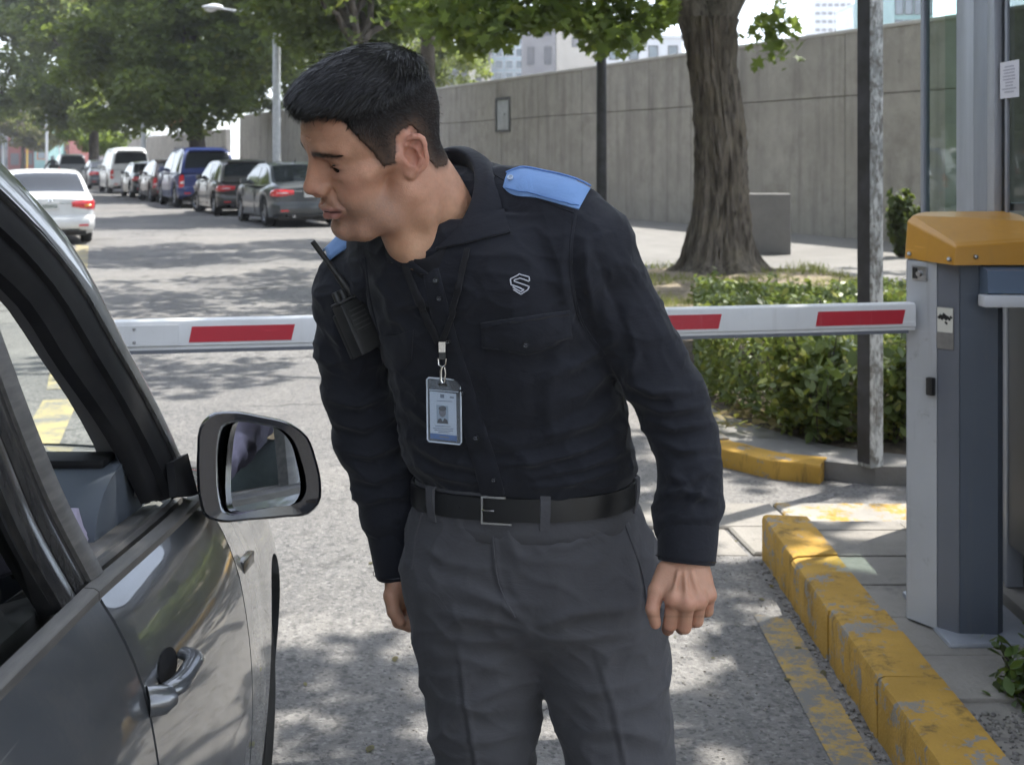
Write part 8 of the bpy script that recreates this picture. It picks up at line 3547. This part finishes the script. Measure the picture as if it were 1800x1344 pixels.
cor = [(754, 663), (807, 666), (810, 669), (811, 777), (808, 781), (754, 777), (751, 774), (750.5, 666)]
rim.tube([cp(x, y, .0008) for x, y in cor + [cor[0]]], .0013, 6)
rim.tube([cp(754, 684, .0015), cp(806, 687.5, .0015)], .0006, 6)
rim.build('holder_rim', mat('holder_rim', (.55, .60, .66), .15), bd)
card('slot', [(771, 672), (786, 673), (786, 677), (771, 676)], .0024, .0008, M_TRIM)

# radio clipped to the chest
r0 = SS.on(628, 555, .022)
rad = free('two_way_radio', 'black two-way radio with stubby antenna clipped to the guard\'s chest', 'radio', r0)
M_RADIO = mat('radio_plastic', (.016, .016, .016), .5, c2=(.024, .024, .023), scale=30, bump=(200, .2, .0006))
M_RADIOL = mat('radio_worn', (.05, .05, .05), .4)
ax_up = (P(604, 496, 2.0) - P(652, 606, 2.0)).normalized()
vw = (Vector((0, 0, CAM_H)) - r0).normalized()
zz_ = ax_up
yy_ = (vw - zz_ * vw.dot(zz_)).normalized()
xx_ = yy_.cross(zz_).normalized()
yaw_ = Matrix.Rotation(R(38), 3, zz_)
xx_, yy_ = yaw_ @ xx_, yaw_ @ yy_
MR = Matrix(((xx_.x, yy_.x, zz_.x, 0), (xx_.y, yy_.y, zz_.y, 0), (xx_.z, yy_.z, zz_.z, 0), (0, 0, 0, 1)))


MR = MR @ Matrix.Scale(.9, 4)


def rbox(nm, lo, hi, m, bev=.002, parent=None):
    mb = MB()
    mb.box(lo, hi, bev, MR)
    return mb.build(nm, m, parent or rad, angle=40)


rbox('case', (-.027, -.014, -.050), (.027, .014, .045), M_RADIO, .005)
rbox('battery', (-.025, -.024, -.052), (.025, -.0145, .030), M_RADIO, .003)
gr = rbox('speaker_grille', (-.020, .0142, -.012), (.020, .0160, .034), M_RADIO, .001)
for k in range(5):
    rbox('grille_slot', (-.017, .0162, -.008 + k * .0085), (.017, .0170, -.0055 + k * .0085), M_RADIOL, 0, gr)
rbox('side_key', (-.0295, -.006, .005), (-.0272, .006, .030), M_RADIOL, .001)
rbox('top_plate', (-.026, -.0135, .0452), (.026, .0135, .049), M_RADIOL, .001)
for x in (.003, .017):
    mb = MB()
    mb.lathe([(0, .018), (.0052, .018), (.006, .016), (.0064, 0)], MR @ Matrix.Translation((x, 0, .049)), 12)
    mb.build('knob', M_RADIO, rad)
tip = P(549, 424, r0.y - .01) - r0
bs = MR @ Vector((-.017, 0, .047))
MB().tube([bs, bs.lerp(tip, .35), bs.lerp(tip, .4), tip], [.0068, .0062, .0046, .0042], 12).build('antenna', M_RADIO, rad)
rbox('belt_clip', (-.010, -.030, -.03), (.010, -.0245, .02), M_RADIOL, .001)

# key pouch strap on his right hip
MB().tube([P(722, 842, 2.18) - MAN0, P(728, 872, 2.17) - MAN0, P(734, 902, 2.16) - MAN0], .006, 8).build('hip_strap', M_BELT, man)

# ---- the driver, mostly hidden behind the pillar
M_LAV = fabric('lavender_shirt', (.30, .27, .36), (.36, .33, .42), 600)
drv = empty('person', (-.98, 1.42, .6))
tag(drv, 'car driver in a lavender shirt, mostly hidden behind the door pillar', 'person')
DO = np.array((-.98, 1.42, .6))
F = Field((-1.35, 1.05, .50), (-.52, 2.30, 1.75), .010)
F.chain([(-.98, 1.35, .66), (-.98, 1.28, .95), (-.98, 1.26, 1.22)], [.15, .155, .15], .03)
F.cone((-1.14, 1.28, 1.22), (-.82, 1.28, 1.22), .075, .075, .05)
F.chain([(-.79, 1.30, 1.21), (-.70, 1.60, 1.12), (-.655, 1.86, 1.03)], [.070, .060, .044], .04, kin=.01)
F.chain([(-1.17, 1.30, 1.21), (-1.20, 1.50, .98), (-1.06, 1.68, .98)], [.065, .055, .042], .04, kin=.01)
F.chain([(-.90, 1.40, .60), (-.88, 1.80, .66)], [.085, .075], .03)
F.chain([(-1.08, 1.40, .60), (-1.08, 1.80, .66)], [.085, .075], .03)
v_, q_ = F.mesh()
v_ = cloth_noise(v_, q_, .006, 14.0)
v_ = cloth_ridges(v_, q_, .012, 16.0)
np_mesh('clothed_body', v_ - DO, q_, 4, M_LAV, drv, smooth=True)
F = Field((-1.12, 1.10, 1.22), (-.60, 2.2, 1.64), .006)
F.cone((-.98, 1.27, 1.25), (-.98, 1.29, 1.40), .055, .055, .02)
F.ell((-.98, 1.305, 1.475), (.074, .095, .115), .03)
F.ell((-.98, 1.395, 1.455), (.014, .022, .026), .012)
for sd in (-1, 1):
    F.ell((-.98 + sd * .076, 1.30, 1.46), (.012, .02, .03), .006)
v_, q_ = F.mesh()
np_mesh('head', v_ - DO, q_, 4, M_SKIN, drv, cols=np.tile(np.array([.385, .215, .14]), (len(v_), 1)), smooth=True)
F = Field((-1.10, 1.16, 1.40), (-.86, 1.44, 1.66), .006)
F.ell((-.98, 1.285, 1.515), (.081, .102, .100), 0)
F.ell((-.98, 1.42, 1.47), (.1, .06, .065), .01, 's')
v_, q_ = F.mesh()
np_mesh('hair', v_ - DO, q_, 4, mat('driver_hair', (.012, .010, .009), .6), drv, smooth=True)
mb = MB()
mb.tube([Vector((-.655, 1.86, 1.03)) - Vector(DO), Vector((-.74, 1.80, 1.03)) - Vector(DO), Vector((-.82, 1.74, 1.02)) - Vector(DO)], [.036, .030, .036], 10)
mb.build('forearm', M_SKIN, drv)

# ---- the motorcycle rider
rd = empty('person', ST(s_of(76, 6.0), 6.0), STREET_RZ)
tag(rd, 'motorcycle rider in dark jacket and pale helmet far down the street', 'person')
F = Field((.2, -.5, .2), (1.6, .5, 1.55), .02)
F.chain([(.62, 0, .90), (.70, 0, 1.12), (.80, 0, 1.36)], [.16, .17, .15], .04)
F.cone((.80, -.17, 1.36), (.80, .17, 1.36), .075, .075, .06)
F.cone((.82, 0, 1.38), (.86, 0, 1.52), .06, .06, .03)
for sd in (-1, 1):
    F.chain([(.80, sd * .20, 1.36), (1.00, sd * .32, 1.14), (1.27, sd * .36, 1.07)], [.065, .052, .042], .04, kin=.01)
    F.chain([(.62, sd * .10, .88), (1.02, sd * .20, .80), (.86, sd * .20, .40)], [.095, .075, .055], .04, kin=.01)
    F.cone((.86, sd * .20, .38), (1.00, sd * .20, .36), .045, .04, .02)
v_, q_ = F.mesh()
np_mesh('body', v_, q_, 4, mat('rider_jacket', (.025, .026, .03), .7), rd, smooth=True)
F = Field((.70, -.17, 1.40), (1.08, .17, 1.74), .012)
F.ell((.88, 0, 1.58), (.145, .125, .135), 0)
F.ell((1.02, 0, 1.57), (.05, .085, .045), .01, 's')
v_, q_ = F.mesh()
np_mesh('helmet', v_, q_, 4, mat('rider_helmet', (.55, .57, .60), .3), rd, smooth=True)

# ================================================================== AIR
hz_mb = MB()
hz_mb.box((-950, -350, -1.0), (950, 1450, 62.0))
haze = hz_mb.build('haze', bpy.data.materials.new('haze_air'), smooth=False)
_hm = haze.data.materials[0]
_hm.use_nodes = True
for _n in list(_hm.node_tree.nodes):
    _hm.node_tree.nodes.remove(_n)
_ho = _hm.node_tree.nodes.new('ShaderNodeOutputMaterial')
_hv = _hm.node_tree.nodes.new('ShaderNodeVolumePrincipled')
_hv.inputs['Color'].default_value = (.90, .94, 1.0, 1)
_hv.inputs['Density'].default_value = .0006
_hv.inputs['Anisotropy'].default_value = .3
_hm.node_tree.links.new(_hv.outputs[0], _ho.inputs['Volume'])
stuff(haze)
